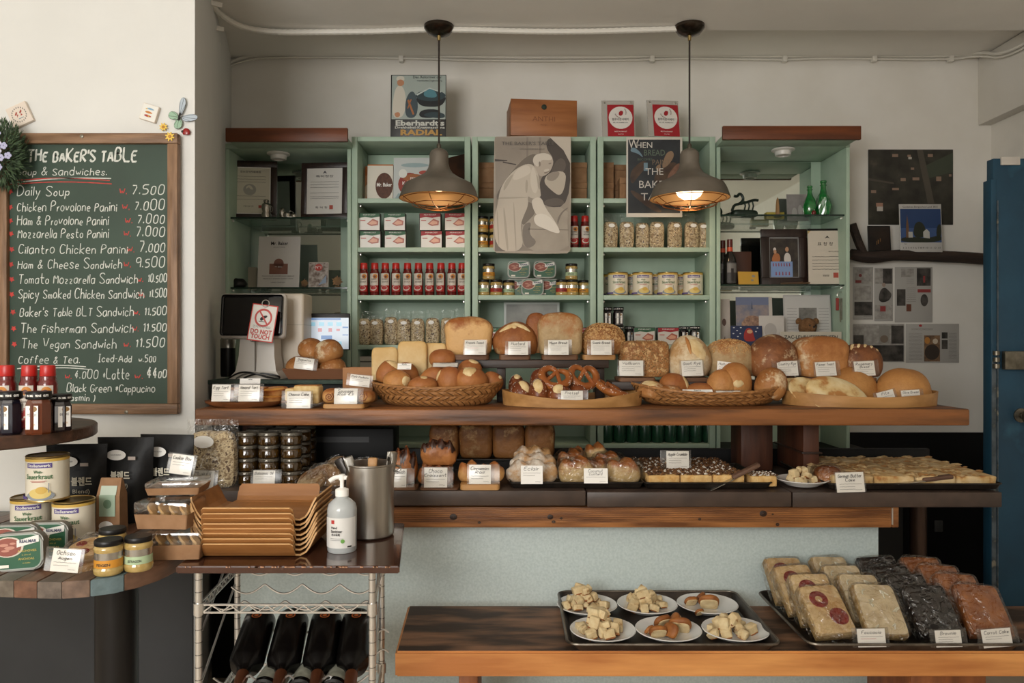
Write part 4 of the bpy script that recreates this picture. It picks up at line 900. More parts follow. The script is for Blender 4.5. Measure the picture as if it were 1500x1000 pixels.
framed('dark framed photo of two people in white holding a blue notice', at(1150, 3.73, H2), S(68, 3.72), S(84, 3.72), S(12, 3.72), [(mat('night_photo', '26201d', '3d352d', scale=30, rough=.4), rc(.0, 1, 0, 1)), (flat('8a8a88'), [rc(0, .03, 0, 1), rc(.97, 1, 0, 1), rc(0, 1, .97, 1), rc(0, 1, 0, .02)]), (flat('a8683c'), sm([(.08, .38), (.12, .55), (.22, .62), (.36, .58), (.38, .38)])), (flat('c9c2bb'), [sm([(.5, .36), (.5, .55), (.6, .64), (.72, .56), (.74, .36)]), ell(.19, .7, .05, .045)]), (flat('b48a6a'), [ell(.2, .64, .05, .05), ell(.6, .7, .06, .06)]), (flat('7b95c0'), [(.05, .02), (.78, .02), (.78, .4), (.05, .4)]), (flat('8f4a58'), [[(.12 + k * .09, .28), (.16 + k * .09, .28), (.15 + k * .09, .36), (.12 + k * .09, .36)] for k in range(7)] + [[(.2 + k * .11, .06), (.25 + k * .11, .06), (.24 + k * .11, .15), (.21 + k * .11, .15)] for k in range(5)])], inner=C_black, rz=.0)
t = thing('certificate', 'cream certificate in a black folder with gold corners on the right', 'certificate', at(1213, 3.7, H2), rx=-.06, rz=-.05)
w2, h_ = S(56, 3.7), S(84, 3.7)
ob('folder', B(-w2 / 2, w2 / 2, 0, .006, 0, h_, .001), C_black, t)
art('sheet', t, [(flat('c9bfb0'), rc(.0, .95, .02, .96)), (flat('b59a62'), [[(.83, .96), (.95, .96), (.95, .88)], [(.83, .02), (.95, .02), (.95, .1)], [(0, .96), (.08, .96), (0, .9)]]), (seal, rc(.64, .77, .13, .22))], w2, h_)
bm = bm_new(); badd(bm, '표 창 장', .02, -.01, -.003, h_ * .7, 0, width=.075); badd(bm, '베이커스테이블', .008, .03, -.003, h_ * .58, 0)
for y in (.5, .44, .38, .33, .28): scribble(bm, -w2 * .4, h_ * y, w2 * .78, .0015, -.003)
badd(bm, '위원장', .012, -.01, -.003, h_ * .15, 0); poly(bm, [(-.012, h_ * .82), (0, h_ * .87), (.012, h_ * .82), (0, h_ * .84)], -.003); ob('lettering', bm, C_ink, t, smooth=False)
t = thing('wood_twig', 'short flat brown twig lying in front of the framed photo', 'twig', at(1165, 3.655, H2 + .004)); ob('twig', T(smooth_pts([(-.07, 0, 0), (-.02, .003, .003), (.03, -.002, .001), (.07, 0, .004)]), [.003] * 4 + [.004] * 4 + [.003] * 20 if False else .004, 6), flat('5a4028'), t); ob('twig_fork', T([(0, 0, .003), (.04, .01, .008)], .003, 6), flat('5a4028'), t)
board('portrait_card', 'pale card with a small black figure at the left of the lower cabinet shelf', 'card', at(1063, 3.7, H3), S(15, 3.7), S(68, 3.7), .005, flat('b8ada3'), [(flat('5a4038'), [ell(.4, .5, .2, .08), [(.3, .1), (.5, .1), (.45, .2)]])], rx=-.08)
mat('city_photo', '6f7283', '9a8a84', scale=26, det=6, rough=.4)
board('city_postcard', 'city view postcard with a blue dusk sky in the lower right cabinet', 'postcard', at(1106, 3.72, H3), S(54, 3.7), S(72, 3.7), .004, flat('c4bcb3'), [(MC['city_photo'], rc(.0, .9, .3, .99)), (flat('6d7590'), rc(0, .9, .83, .99)), (mat('roof_photo', '7d6052', 'b08d74', scale=60), sm([(.05, .36), (.3, .62), (.6, .6), (.85, .5), (.8, .34)])), (flat('3d4860'), [(.42, .75), (.44, .92), (.46, .75)])], rx=-.08)
board('white_sketch_card', 'white card with a faint grey sketch in front of the city postcard', 'card', at(1131, 3.68, H3), S(36, 3.68), S(44, 3.68), .003, flat('bcb7b1'), [(flat('a39e99'), ell(.45, .5, .25, .25))], rx=-.1, rz=-.1)
t = board('newspaper_page', 'framed newspaper page with a grey photo behind the teddy bear', 'page', at(1184, 3.76, H3), S(70, 3.74), S(75, 3.74), .006, flat('b9b6b2'), [(flat('c4c1bd'), rc(.03, .97, .03, .97)), (mat('news_photo', '5c5a56', '86837d', scale=30), rc(.32, .7, .35, .74))], rx=-.08)
bm = bm_new()
for c in (.06, .74):
    for k in range(12): scribble(bm, (c - .5) * .235, .02 + k * .015, .05, .0018, -.003)
ob('lettering', bm, flat('8b8884'), t, smooth=False)
M_teddy = mat('teddy_fur', '7d5a3a', '684828', rough=.95, scale=80, bump=.8, bscale=150)
t = thing('teddy_bear', 'small brown teddy bear sitting in front of the newspaper page', 'teddy bear', at(1183, 3.70, H3))
ob('body', blob(.075, .06, .07, seg=20, rings=12, amp=.002, fr=60), M_teddy, t); o = ob('head', blob(.088, .07, .075, seg=24, rings=14, amp=.002, fr=60), M_teddy, t, loc=(0, 0, .06))
for s_ in (-1, 1): ob('ear', blob(.032, .02, .03, seg=14, rings=8), M_teddy, o, loc=(s_ * .042, .004, .045)); ob('eye', blob(.008, .006, .008, seg=10, rings=6), C_black, o, loc=(.012 + s_ * .014, -.033, .034))
ob('muzzle', blob(.034, .03, .026, seg=14, rings=8), M_teddy, o, loc=(.012, -.028, .012)); ob('nose', blob(.012, .008, .009, seg=10, rings=6), C_black, o, loc=(.014, -.045, .026))
board('santa_card', 'dark blue card with white snow dots and a red hooded figure', 'card', at(1094, 3.66, H3), S(46, 3.66), S(29, 3.66), .003, flat('1e2a4a'), [(flat('1f2c50'), rc(.01, .99, .01, .99)), (flat('cfcfd0'), [ell(x, y, .03, .028, 8) for x, y in ((.1, .9), (.2, .75), (.32, .9), (.08, .6), (.3, .6), (.85, .88), (.8, .7), (.22, .45))]), (flat('9a2a24'), sm([(.4, .2), (.42, .7), (.55, .92), (.7, .8), (.72, .5), (.8, .2)])), (flat('c99a74'), ell(.6, .7, .09, .1))], rx=-.08)
board('street_sign', 'long cream enamel sign with black letters behind the round loaves', 'sign', at(1188, 3.65, H3), S(90, 3.65), S(20, 3.65), .004, flat('c2bcae'), [(flat('b9b2a2'), rc(.01, .99, .02, .98))], text=[('ZAC-LEHRLIEFERTENSEN', .022, .5, .5, C_ink, .26, .0004)])
t = thing('hanging_keys', 'bunch of keys with a red fob hanging in the right mirror cabinet', 'keys', at(1231, 3.66, P(0, 432, 3.66).z))
ob('key_ring', T([(math.cos(a * R(30)) * .016, 0, math.sin(a * R(30)) * .016) for a in range(12)], .0015, 6, True), chrome(), t)
ob('fob', B(-.022, -.008, -.004, .004, -.075, -.014, .002), flat('8c2f2a'), t)
for k in range(3): ob('key', B(-.004 + k * .008, .002 + k * .008, -.002 + k * .002, k * .002, -.13 + k * .01, -.016, .001), M_br, t)
# ---------------- right hand wall ----------------
DW = 3.944
def wallart(name, label, cat, x0, x1, y0, y1, m, layers, text=None, rz=0, d=DW, th=.003, group=None):
    t = board(name, label, cat, at((x0 + x1) / 2, d, P(0, y1, d).z), S(x1 - x0, d), S(y1 - y0, d), th, m, layers, text=text, group=group); t.rotation_euler.y = rz
    return t
wallart('aerial_poster', 'dark aerial photograph of a village taped to the right wall', 'poster', 1272, 1396, 219, 329, flat('2e2c27', .35),
    [(mat('aerial_woods', '211f1a', '3a372e', scale=14, det=8, rough=.35, c3='4d473b'), rc(.0, 1, 0, 1)), (flat('3b4234', .35), [(.66, .78), (1, .96), (1, .7), (.72, .62)]), (flat('4c463c', .35), [[(.57, 1), (.64, 1), (.72, .6), (.78, .28), (.7, .28), (.64, .62)], [(0, .62), (.3, .56), (.3, .54), (0, .59)]]),
     (flat('8c7462', .4), [rc(.38, .44, .58, .62), rc(.52, .6, .59, .63), rc(.46, .5, .9, .93), rc(.5, .54, .73, .76), rc(.28, .35, .9, .94), rc(.8, .86, .58, .64), rc(.7, .76, .9, .94), rc(.03, .09, .42, .46), rc(.95, .98, .64, .67), rc(.28, .36, .46, .49)]), (flat('a07a66', .4), [rc(.09, .17, .24, .29)]), (flat('b9b2a8', .4), [rc(.1, .17, .18, .24), rc(.47, .51, .87, .9)])])
bm = T(smooth_pts([(P(1243, 0, 3.9).x, 3.86, P(0, 330, 3.9).z), (P(1252, 0, 3.9).x, 3.87, P(0, 352, 3.9).z), (P(1262, 0, 3.9).x, 3.88, P(0, 372, 3.9).z)], 2), .022, 8)
tw = thing('branch_shelf', 'long dark crooked branch fixed to the wall as a shelf', 'shelf', at(1350, 3.88, P(0, 375, 3.88).z))
pts = smooth_pts([(P(1246, 0, 3.88).x, 3.88, P(0, 372, 3.88).z), (P(1275, 0, 3.88).x, 3.88, P(0, 378, 3.88).z), (P(1310, 0, 3.88).x, 3.87, P(0, 373, 3.88).z), (P(1360, 0, 3.88).x, 3.89, P(0, 375, 3.88).z), (P(1400, 0, 3.88).x, 3.88, P(0, 376, 3.88).z), (P(1451, 0, 3.88).x, 3.88, P(0, 380, 3.88).z)], 2)
o = ob('branch', T(pts, [.028 + .005 * noise.noise(p * 9) for p in pts], 10), wood('bark', '3a2a20', '241a14', 'x', 5, .8, .5), tw); o.location = -tw.location
o = ob('side_branch', bm, MC['bark'], tw); o.location = -tw.location
board('dark_picture', 'small black candlelit picture leaning on the branch shelf', 'picture', at(1289, 3.87, P(0, 368, 3.87).z), S(33, 3.87), S(38, 3.87), .008, C_black, [(mat('candle_photo', '14100e', '2a1d14', scale=12, rough=.4), rc(.05, .95, .05, .95)), (flat('8a6238', .5), [rc(.42, .46, .3, .45), rc(.52, .55, .38, .5), rc(.36, .38, .25, .4)])], rx=-.08)
t = board('wall_calendar', 'picture calendar with a white church under blue sky on the branch shelf', 'calendar', at(1350, 3.86, P(0, 369, 3.86).z), S(62, 3.86), S(71, 3.86), .005, flat('b8b4ae'), [(flat('273f68', .4), rc(.02, .98, .2, .9)), (flat('3f5580', .4), rc(.02, .98, .2, .5)), (flat('2c2f24', .4), [sm([(.02, .2), (.02, .3), (.3, .32), (.6, .28), (.98, .36), (.98, .2)]), sm([(.3, .3), (.35, .6), (.5, .65), (.62, .5), (.6, .3)]), sm([(.85, .3), (.88, .55), (.98, .6), (.98, .3)])]), (flat('6d5038', .4), [(.14, .3), (.15, .55), (.18, .78), (.21, .55), (.22, .3)]), (flat('b5b3ac', .4), [rc(.2, .3, .3, .42), [(.55, .3), (.55, .42), (.63, .48), (.7, .42), (.7, .28)]])], rx=-.06,
    text=[('Goldenes Bergisches Land 2021', .0125, .5, .925, C_ink, .18), ('1 2 3 4 5 6 7 8 9 10 11 12 13', .011, .5, .07, C_ink, .19), ('MAI', .008, .12, .155, C_ink)])
ph = mat('print_photo', '2b2825', '55504a', scale=30, rough=.5); ph2 = mat('print_photo2', '8a857e', 'aaa59d', scale=40, rough=.5)
pg = flat('aaa69f', .5)
def page(label, x0, x1, y0, y1, lay, cols):
    t = wallart('magazine_page', label, 'page', x0, x1, y0, y1, pg, lay, group='magazine pages on the right wall')
    W, H = S(x1 - x0, DW), S(y1 - y0, DW); bm = bm_new()
    for (u0, u1, v0, v1) in cols:
        k = v1
        while k > v0: scribble(bm, (u0 - .5) * W, k * H, (u1 - u0) * W, .0016, -.0022); k -= .035
    ob('lettering', bm, flat('7c7872'), t, smooth=False)
page('magazine page with small food photos, upper left of the wall group', 1250, 1279, 391, 468, [(ph2, [rc(.05, .95, .68, .98), rc(.05, .9, .38, .64)]), (ph, rc(.05, .95, .08, .34)), (flat('7a3330'), [ell(.35, .84, .08, .03), rc(.1, .4, .7, .75)])], [(.5, .9, .02, .06)])
page('magazine page with a person in a black jacket, upper middle of the wall group', 1281, 1308, 392, 470, [(ph2, [rc(.03, .97, .7, .98), rc(.03, .97, .04, .3)]), (ph, [rc(.45, .95, .7, .98), sm([(.2, .4), (.3, .58), (.55, .64), (.8, .56), (.95, .5), (.8, .38), (.4, .34)])]), (flat('8f3a38'), rc(.3, .6, .18, .28)), (flat('a08c7c'), ell(.5, .68, .1, .04))], [])
page('magazine page with red caption and dark portrait, upper right of the wall group', 1311, 1366, 391, 472, [(ph, [rc(.05, .28, .3, .6), rc(.58, .95, .66, .98), ell(.78, .4, .1, .11)]), (ph2, rc(.16, .5, .82, .97)), (flat('8f3a38'), [rc(.6, .95, .54, .6), rc(.75, .8, .72, .84)]), (flat('6b4030'), rc(.3, .43, .2, .33))], [(.3, .55, .36, .62), (.3, .5, .7, .78)])
page('dark collage magazine page, lower left of the wall group', 1250, 1325, 474, 530, [(ph2, [rc(.0, .98, .45, .98)]), (ph, [rc(0, .2, .45, .7), rc(.74, .98, .48, .95), rc(.2, .98, .02, .44)]), (flat('8e8a82'), [rc(.5, .7, .5, .95)]), (flat('77685a'), [ell(.6, .6, .08, .1)])], [])
page('magazine page with a round food plate photo, lower right of the wall group', 1327, 1405, 474, 531, [(mat('food_photo', '5a4636', '8a6a4c', scale=40), rc(.34, .64, .03, .7)), (flat('3a2f28'), ell(.49, .27, .14, .2)), (flat('c9b8a0'), [ell(.55, .55, .05, .07)]), (flat('b07838'), ell(.4, .57, .05, .09)), (ph, [rc(.67, .78, .62, .78), rc(.67, .78, .35, .58)]), (flat('a03030'), ell(.27, .95, .03, .03))], [(.05, .3, .05, .75), (.8, .95, .1, .75), (.1, .5, .84, .88)])
# ---------------- pendant lamps ----------------
M_lamp = mat('lamp_bronze', '7d7468', '6e665a', rough=.45, metal=.3, scale=10)
M_lamp_in = mat('lamp_copper', 'b29168', rough=.4, metal=.6)
def lamp(px, label, tilt, power, up):
    d = 3.33; x = at(px, d, 0).x; zr = P(0, 291, d).z; zt = 2.70
    t = thing('pendant_lamp', label, 'lamp', (x, d, zr), group='pendant lamps')
    prof = [(.176, 0), (.172, .012), (.160, .045), (.150, .062), (.128, .074), (.092, .092), (.062, .112), (.048, .134), (.042, .158), (.042, .196), (.036, .210), (.022, .219), (.008, .223)]
    ob('lamp_shade', L(prof, 40, caps=False), M_lamp, t)
    ob('shade_lining', L([(r - .003, z - .0005) for r, z in prof[:-1]], 40, caps=False), M_lamp_in, t)
    bm = bm_new()
    for rr, z in ((.158, -.002), (.118, -.028), (.066, -.042)): tube(bm, [(rr * math.cos(R(a * 10)), rr * math.sin(R(a * 10)), z) for a in range(36)], .0018, 6, True)
    for a in range(0, 180, 60):
        ca, sa = math.cos(R(a + tilt)), math.sin(R(a + tilt)); tube(bm, smooth_pts([(.168 * ca * s, .168 * sa * s, z) for s, z in ((-1, .008), (-.7, -.028), (-.35, -.044), (.35, -.044), (.7, -.028), (1, .008))], 2), .0018, 6)
    ob('wire_guard', bm, mat('guard_copper', '8c5a34', rough=.35, metal=.9), t)
    ob('bulb', L([(.001, -.018), (.02, -.014), (.036, 0), (.044, .018), (.042, .038), (.028, .06), (.016, .085), (.015, .11), (.001, .1101)], 20, caps=False, c=(0, 0, .012 + up * .8)), mat('bulb_glow', 'ffe2b4', emit=5), t).scale = (1.35, 1.35, 1.0)
    ob('socket', L([(.001, .122), (.02, .122), (.022, .2), (.001, .2)], 16, caps=False), C_black, t)
    ob('cord', T([(0, 0, .223), (0, 0, zt - zr - .04)], .0042, 8), mat('brown_cord', '2c221c', rough=.6), t)
    ob('cord_grip', L([(.001, .22), (.01, .22), (.01, .238), (.006, .244), (.001, .244)], 12, caps=False), M_br, t)
    c = ob('ceiling_rose', L([(.001, -.045), (.02, -.045), (.05, -.034), (.066, -.014), (.066, -.001), (.001, -.001)], 28, caps=False, c=(0, 0, zt - zr)), mat('rose_bronze', '4d443b', rough=.25, metal=.9), t)
    ob('rose_nut', L([(.001, -.066), (.007, -.066), (.009, -.046), (.001, -.046)], 10, caps=False, c=(0, 0, zt - zr)), C_gold, c)
    l = bpy.data.lights.new('bulb_light', 'POINT'); l.energy = power; l.color = (1, .72, .42); l.shadow_soft_size = .04
    lo = link(bpy.data.objects.new('bulb_light', l)); lo.location = (x, d, zr - .03)
lamp(643, 'left bronze pendant lamp with copper lining and wire guard on a black cord', 20, .45, .05)
lamp(1010, 'right bronze pendant lamp with its lit bulb showing under the shade', 80, .8, 0)
# ---------------- left wall: blackboard and trinkets ----------------
DLW = 2.494
M_oak = wood('oak_frame', '8a6a4e', '66492f', 'x', 8, .55, .25); M_oakz = wood('oak_frame_upright', '8a6a4e', '66492f', 'z', 8, .55, .25)
M_chalk = mat('chalkboard', '26382b', '2e4234', rough=.6, scale=4, det=6, c3='3a4c40', pos=(.35, .7))
M_w = mat('white_chalk', 'd5d5cd', 'b5b9b0', rough=.9, scale=60); M_rd = mat('red_chalk', 'c2453e', 'a83c38', rough=.9, scale=60)
D_ = DLW - .02
t = thing('menu_blackboard', 'large green menu blackboard in an oak frame hand-lettered in chalk', 'blackboard', at(130, D_, P(0, 606, D_).z))
bw_, bh_ = S(264, D_), S(410, D_); tb = t.location
def bx(px): return P(px, 0, D_).x - tb.x
def bz(py): return P(0, py, D_).z - tb.z
ob('board', B(-bw_ / 2 + .02, bw_ / 2 - .02, .004, .014, .02, bh_ - .02), M_chalk, t, smooth=False)
fw = S(15, D_)
for (a, b, c, e, m) in ((-bw_ / 2, bw_ / 2, bh_ - fw, bh_, M_oak), (-bw_ / 2, bw_ / 2, 0, fw, M_oak), (-bw_ / 2, -bw_ / 2 + fw, fw + .0005, bh_ - fw - .0005, M_oakz), (bw_ / 2 - fw, bw_ / 2, fw + .0005, bh_ - fw - .0005, M_oakz)):
    ob('frame_rail', B(a, b, -.012, .016, c, e, .003), m, t)
rg = random.Random(5)
bm = bm_new(); bmr = bm_new(); th = S(1.2, D_)
def line(s, x, y, h, x1=None, m=None, w_=1.0, sl=.12, jit=.09):
    b_ = bm_new(); hand(b_, s, bx(x), bz(y), S(h, D_), th * w_, .0035, 0, jit=jit, slant=sl, width=(S(x1 - x, D_) if x1 else None), rng=rg)
    ob('red_chalk_mark' if m is bmr else 'chalk_line', b_, M_rd if m is bmr else M_w, t, smooth=False)
for off in (0, .0012, -.0012): 
    hand(bm, "THE BAKER'S TABLE", bx(40) + off, bz(236) + off, S(17, D_), th * 1.5, .0035 - off * .1, 0, jit=.12, slant=.1, width=S(162, D_), rng=random.Random(3))
line('Soup & Sandwiches.', 22, 256, 11, 158)
for (y, nm, x1, pr, px, star) in ((286, 'Daily Soup', 103, '7.500', 192, 14), (309, 'Chicken Provolone Panini', 172, '7.000', 196, 14), (329, 'Ham & Provolone Panini', 160, '7.000', 200, 14), (348, 'Mozzarella Pesto Panini', 160, '7.000', 198, 15), (371, 'Cilantro Chicken Panini', 188, '7.000', 203, 16),
                                  (393, 'Ham & Cheese Sandwich', 180, '9.500', 198, 15), (415, 'Tomato Mozzarella Sandwich', 203, '10.500', 216, 16), (437, 'Spicy Smoked Chicken Sandwich', 212, '11.500', 218, 16), (463, "Baker's Table BLT Sandwich", 197, '11.500', 211, 18), (487, 'The Fisherman Sandwich', 197, '11.500', 209, 19), (510, 'The Vegan Sandwich', 172, '11.500', 198, 20)):
    line(nm, star + 10, y, 13, x1); line(pr, px, y - 2, 13.5 if px < 208 else 11, 243 if px < 208 else 245, w_=1.15)
    b_ = bm_new(); poly(b_, [(bx(star) + S(rr_, D_) * math.cos(R(aa)), bz(y - 6) + S(rr_, D_) * math.sin(R(aa))) for aa, rr_ in [(18 + 36 * q, 4.6 if q % 2 else 2.4) for q in range(10)]], .0033); ob('red_star', b_, M_rd, t, smooth=False); line('w.', px - 16 if px > 205 else px - 18, y - 2, 12, px - 5, m=bmr)
line('Coffee & Tea.', 26, 532, 12, 118); line('Iced-Add  w.500', 143, 530, 10, 229); line('4.000', 108, 554, 12, 145); line('*Latte', 150, 555, 13, 190); line('44', 214, 553, 14, 231, w_=1.6); line('00', 231, 553, 11, 245, w_=1.3); line('w.', 94, 555, 10, 106, m=bmr); line('w.', 196, 555, 11, 211, m=bmr)
line('Black Green *Cappucino', 97, 574, 11, 228); line('Jasmin )', 95, 587, 10, 140); None
for (x0, y0, x1, y1, m_) in ((14, 268, 162, 261, bm), (12, 270, 163, 269, bmr), (20, 264, 160, 264, bmr), (24, 540, 125, 537, bm), (40, 543, 130, 541, bm)):
    ribbon(m_, [(bx(x0 + (x1 - x0) * i / 8), bz(y0 + (y1 - y0) * i / 8 - 3.5 * math.sin(math.pi * i / 8))) for i in range(9)], th * 1.1, .0034)
ob('chalk_heading', bm, M_w, t, smooth=False); ob('red_underline', bmr, M_rd, t, smooth=False)
for x, y in ((123, 201), (188, 603)): ob('screw', L([(.001, 0), (.006, 0), (.006, .002), (.001, .003)], 12, caps=False), M_br, t, loc=(bx(x), -.0125, bz(y)), rot=(R(90), 0, 0))
def tile(label, px, py, s, ang, layers):
    t = thing('fridge_magnet', label, 'magnet', at(px, DLW, P(0, py, DLW).z)); t.rotation_euler.y = ang
    w = S(s, DLW); ob('tile', B(-w / 2, w / 2, -.008, .006, -w / 2, w / 2, .0015), flat('d9cbbb', .4), t)
    art('print', t, layers, w, w, y0=-.0086, loc=(0, 0, -w / 2)); return t
ring = ell(.5, .5, .36, .36, 24)
tile('square cream tile magnet with a wreath and two red ribbons, hung askew', 30.5, 169, 31, -.44, [(flat('d5c8ba', .4), rc(.03, .97, .03, .97)), (flat('7b776f'), [ell(.5 + .34 * math.cos(R(a)), .5 + .34 * math.sin(R(a)), .03, .045, 6) for a in range(0, 360, 18)]), (flat('9c3a2a'), [[(.3, .55), (.42, .68), (.46, .62), (.36, .5)], [(.36, .4), (.42, .55), (.47, .5)], [(.55, .6), (.68, .7), (.68, .6), (.56, .52)], [(.55, .42), (.6, .52), (.66, .44)]]), (flat('6b8a94'), rc(.42, .66, .3, .33))])
tile('small white tile magnet painted with three colourful fish', 220, 166, 24, .3, [(flat('dcdad2', .4), rc(.03, .97, .03, .97)), (flat('7fa2b8'), sm([(.25, .72), (.5, .82), (.85, .72), (.5, .66)])), (flat('c07a30'), sm([(.2, .5), (.45, .6), (.8, .5), (.45, .42)])), (flat('a03028'), sm([(.2, .28), (.45, .38), (.8, .28), (.45, .2)])), (flat('d8b04a'), [rc(.25, .36, .66, .72), rc(.5, .6, .26, .32)])])
t = thing('butterfly_magnet', 'pale blue and green butterfly magnet on the white wall', 'magnet', at(263, DLW - .004, P(0, 172, DLW).z)); t.rotation_euler.y = .35
for nm, pts, c in (('upper_wing', [(0, .0), (-.012, .03), (-.016, .06), (-.006, .068), (.006, .05), (.006, .02)], 'a9b4bd'), ('upper_wing', [(.004, 0), (.03, .022), (.055, .026), (.058, .012), (.04, 0), (.02, -.008)], 'a9b4bd'), ('lower_wing', [(0, 0), (-.02, .012), (-.036, .006), (-.036, -.012), (-.02, -.016), (-.004, -.01)], '8fae94'), ('lower_wing', [(.002, -.004), (.016, -.012), (.018, -.03), (.004, -.042), (-.008, -.034), (-.008, -.014)], '8fae94')):
    q = [(v.x, v.y) for v in smooth_pts([(a, b, 0) for a, b in pts], 2, True)]
    bm = bm_new(); slab(bm, q, -.002, 0); o = ob(nm, bm, flat(c, .5), t, smooth=False)
    bm = bm_new(); tube(bm, [(a, -.001, b) for a, b in q], .0009, 5, True); cx = sum(a for a, b in q) / len(q); cz = sum(b for a, b in q) / len(q)
    for k in range(0, len(q), 5): tube(bm, [(0, -.002, 0), (q[k][0], -.002, q[k][1])], .0005, 4)
    ob('wing_veins', bm, C_ink, o)
ob('body', T([(.002, -.003, -.012), (0, -.004, 0), (-.001, -.003, .014)], .003, 8), C_ink, t)
def flower(label, px, py, s, d):
    t = thing('flower_sticker', label, 'sticker', at(px, d, P(0, py, d).z))
    bm = bm_new(); pts = []
    for i in range(32): r = s * (1 if (i // 2) % 2 else .62); pts.append((r * math.cos(R(i * 11.25)), r * math.sin(R(i * 11.25))))
    slab(bm, pts, -.002, 0); ob('petals', bm, flat('ddb84a'), t, smooth=False); ob('centre', L([(.001, 0), (s * .35, 0), (s * .3, .002), (.001, .0025)], 12, caps=False), flat('b07a2c'), t, loc=(0, -.002, 0), rot=(R(90), 0, 0))
flower('yellow flower sticker on the wall below the fish tile', 239.5, 186, .014, DLW - .002); flower('yellow flower sticker on the top right corner of the blackboard frame', 249, 200, .0155, D_ - .014)
t = thing('ladybird_magnet', 'tiny red ladybird magnet at the wall corner above the blackboard', 'magnet', at(273.5, DLW, P(0, 193, DLW).z)); ob('shell', blob(.026, .012, .022, seg=16, rings=10), flat('8c1d1a', .25), t, loc=(0, -.004, -.011)); ob('head', blob(.01, .008, .008, seg=10, rings=6), C_black, t, loc=(-.011, -.006, -.004))
# flower garland
t = thing('flower_garland', 'dark green garland with pale lilac flowers hanging over the blackboard corner', 'garland', at(4, D_ - .05, P(0, 232, D_).z))
bm = bm_new(); bf = bm_new(); rg2 = random.Random(9)
for i in range(1500):
    a = rg2.uniform(0, 6.283); rr = math.sqrt(rg2.random()); p = Vector((rr * math.cos(a) * .068 - .004, rg2.uniform(-.035, .03), rr * math.sin(a) * .1)); dr = Vector((p.x * 1.2 + rg2.uniform(-.03, .03), rg2.uniform(-.03, .01), p.z + rg2.uniform(-.03, .05))).normalized()
    s = dr.cross(Vector((rg2.uniform(-1, 1), 1, 0))).normalized() * .0016; l = rg2.uniform(.015, .03)
    quad(bm, [p - s, p + dr * l * .5 - s * 1.4, p + dr * l, p + dr * l * .5 + s * 1.4])
tag(ob('foliage', bm, mat('garland_green', '24351f', '3a4f2e', rough=.7, scale=40), t, smooth=False), kind='stuff')
bm = bm_new(); tube(bm, smooth_pts([(-.05, .0, .09), (.02, .0, .07), (.04, .0, 0), (.01, 0, -.09)]), .004, 6); ob('stem', bm, flat('2f3a22'), t)
for i in range(16):
    a = i * 2.4; p = Vector((math.cos(a) * .05 * (.3 + .05 * i), -.045, math.sin(a) * .075 * (.3 + .045 * i)))
    bm = bm_new()
    for k in range(5): blob(.012, .004, .011, seg=8, rings=5, bm=bm, c=(.0065 * math.cos(R(k * 72)), 0, .0065 * math.sin(R(k * 72)) - .005), flat=.01)
    ob('blossom', bm, flat('a9a8c4' if i % 3 else 'c4c2d2'), t, loc=p)
# ---------------- bread kit ----------------
K_pan = crust('crust_pan', 'e0b070', 'a05a20', gz=(.55, 1.25)); K_pan2 = crust('crust_farmer', 'c98a4c', 'a0622c', 'e0c8a0', 10, (.58, .7)); K_rye = crust('crust_rye', '9a6034', '6b3c1e', 'd9bf98', 16, (.56, .66))
K_must = crust('crust_dark', 'b0703a', '8a4c20', 'dcb47c', 14, (.55, .68)); K_hip = crust('crust_hippe', 'b89a6c', 'a8662c', 'c9ad80', 40, (.5, .7), gz=(.5, .95)); K_seed = crust('crust_seeded', 'b07840', '8a5628', 'd0a870', 60, (.5, .6), bump=.8, bs_=90)
K_flour = crust('crust_floury', 'cda878', 'b88a52', 'e6d4b0', 9, (.45, .6)); K_roll = crust('crust_roll', 'bd7a3c', '9a5626', gz=(.1, 1.0), bump=.3); K_roll2 = crust('crust_roll_light', 'cf9350', 'ae6c30', gz=(.2, 1)); K_lye = crust('crust_lye', '8a4a1e', '6b3010', gz=(.2, .9), rough=.35, bump=.15)
K_pale = crust('crust_pale', 'e6c88e', 'd9b06c', gz=(.3, 1), bump=.15); K_split = mat('bread_split', 'e2cb9c', 'cfae78', rough=.8, scale=40, bump=.3); K_bag = crust('crust_baguette', 'c08448', '96581f', 'e4cda6', 11, (.52, .62)); K_olive = crust('crust_olive', 'c88f4c', 'b0763a', gz=(.3, 1.1), bump=.4, bs_=120)
K_pret = crust('crust_pretzel', 'b06a2a', '96501c', gz=(.2, .9), rough=.35, bump=.1); K_past = crust('crust_pastry', 'cf9a58', 'a8622a', gz=(.3, .9), bump=.3)
M_salt = mat('salt', 'e6e0d4', rough=.5); M_seed = mat('oat_seed', 'd0a870', 'a87c48', rough=.7, scale=200); M_seedd = mat('dark_seed', '6b4626', 'b08a58', rough=.7, scale=200)
M_bw = wood('board_wood', '7d5638', '5c3d26', 'x', 6, .6, .2); M_lw = wood('light_wood', 'b98a54', 'a0733f', 'x', 5, .5, .1)
def bvh(bm): bmesh.ops.recalc_face_normals(bm, faces=bm.faces); return BVHTree.FromBMesh(bm)
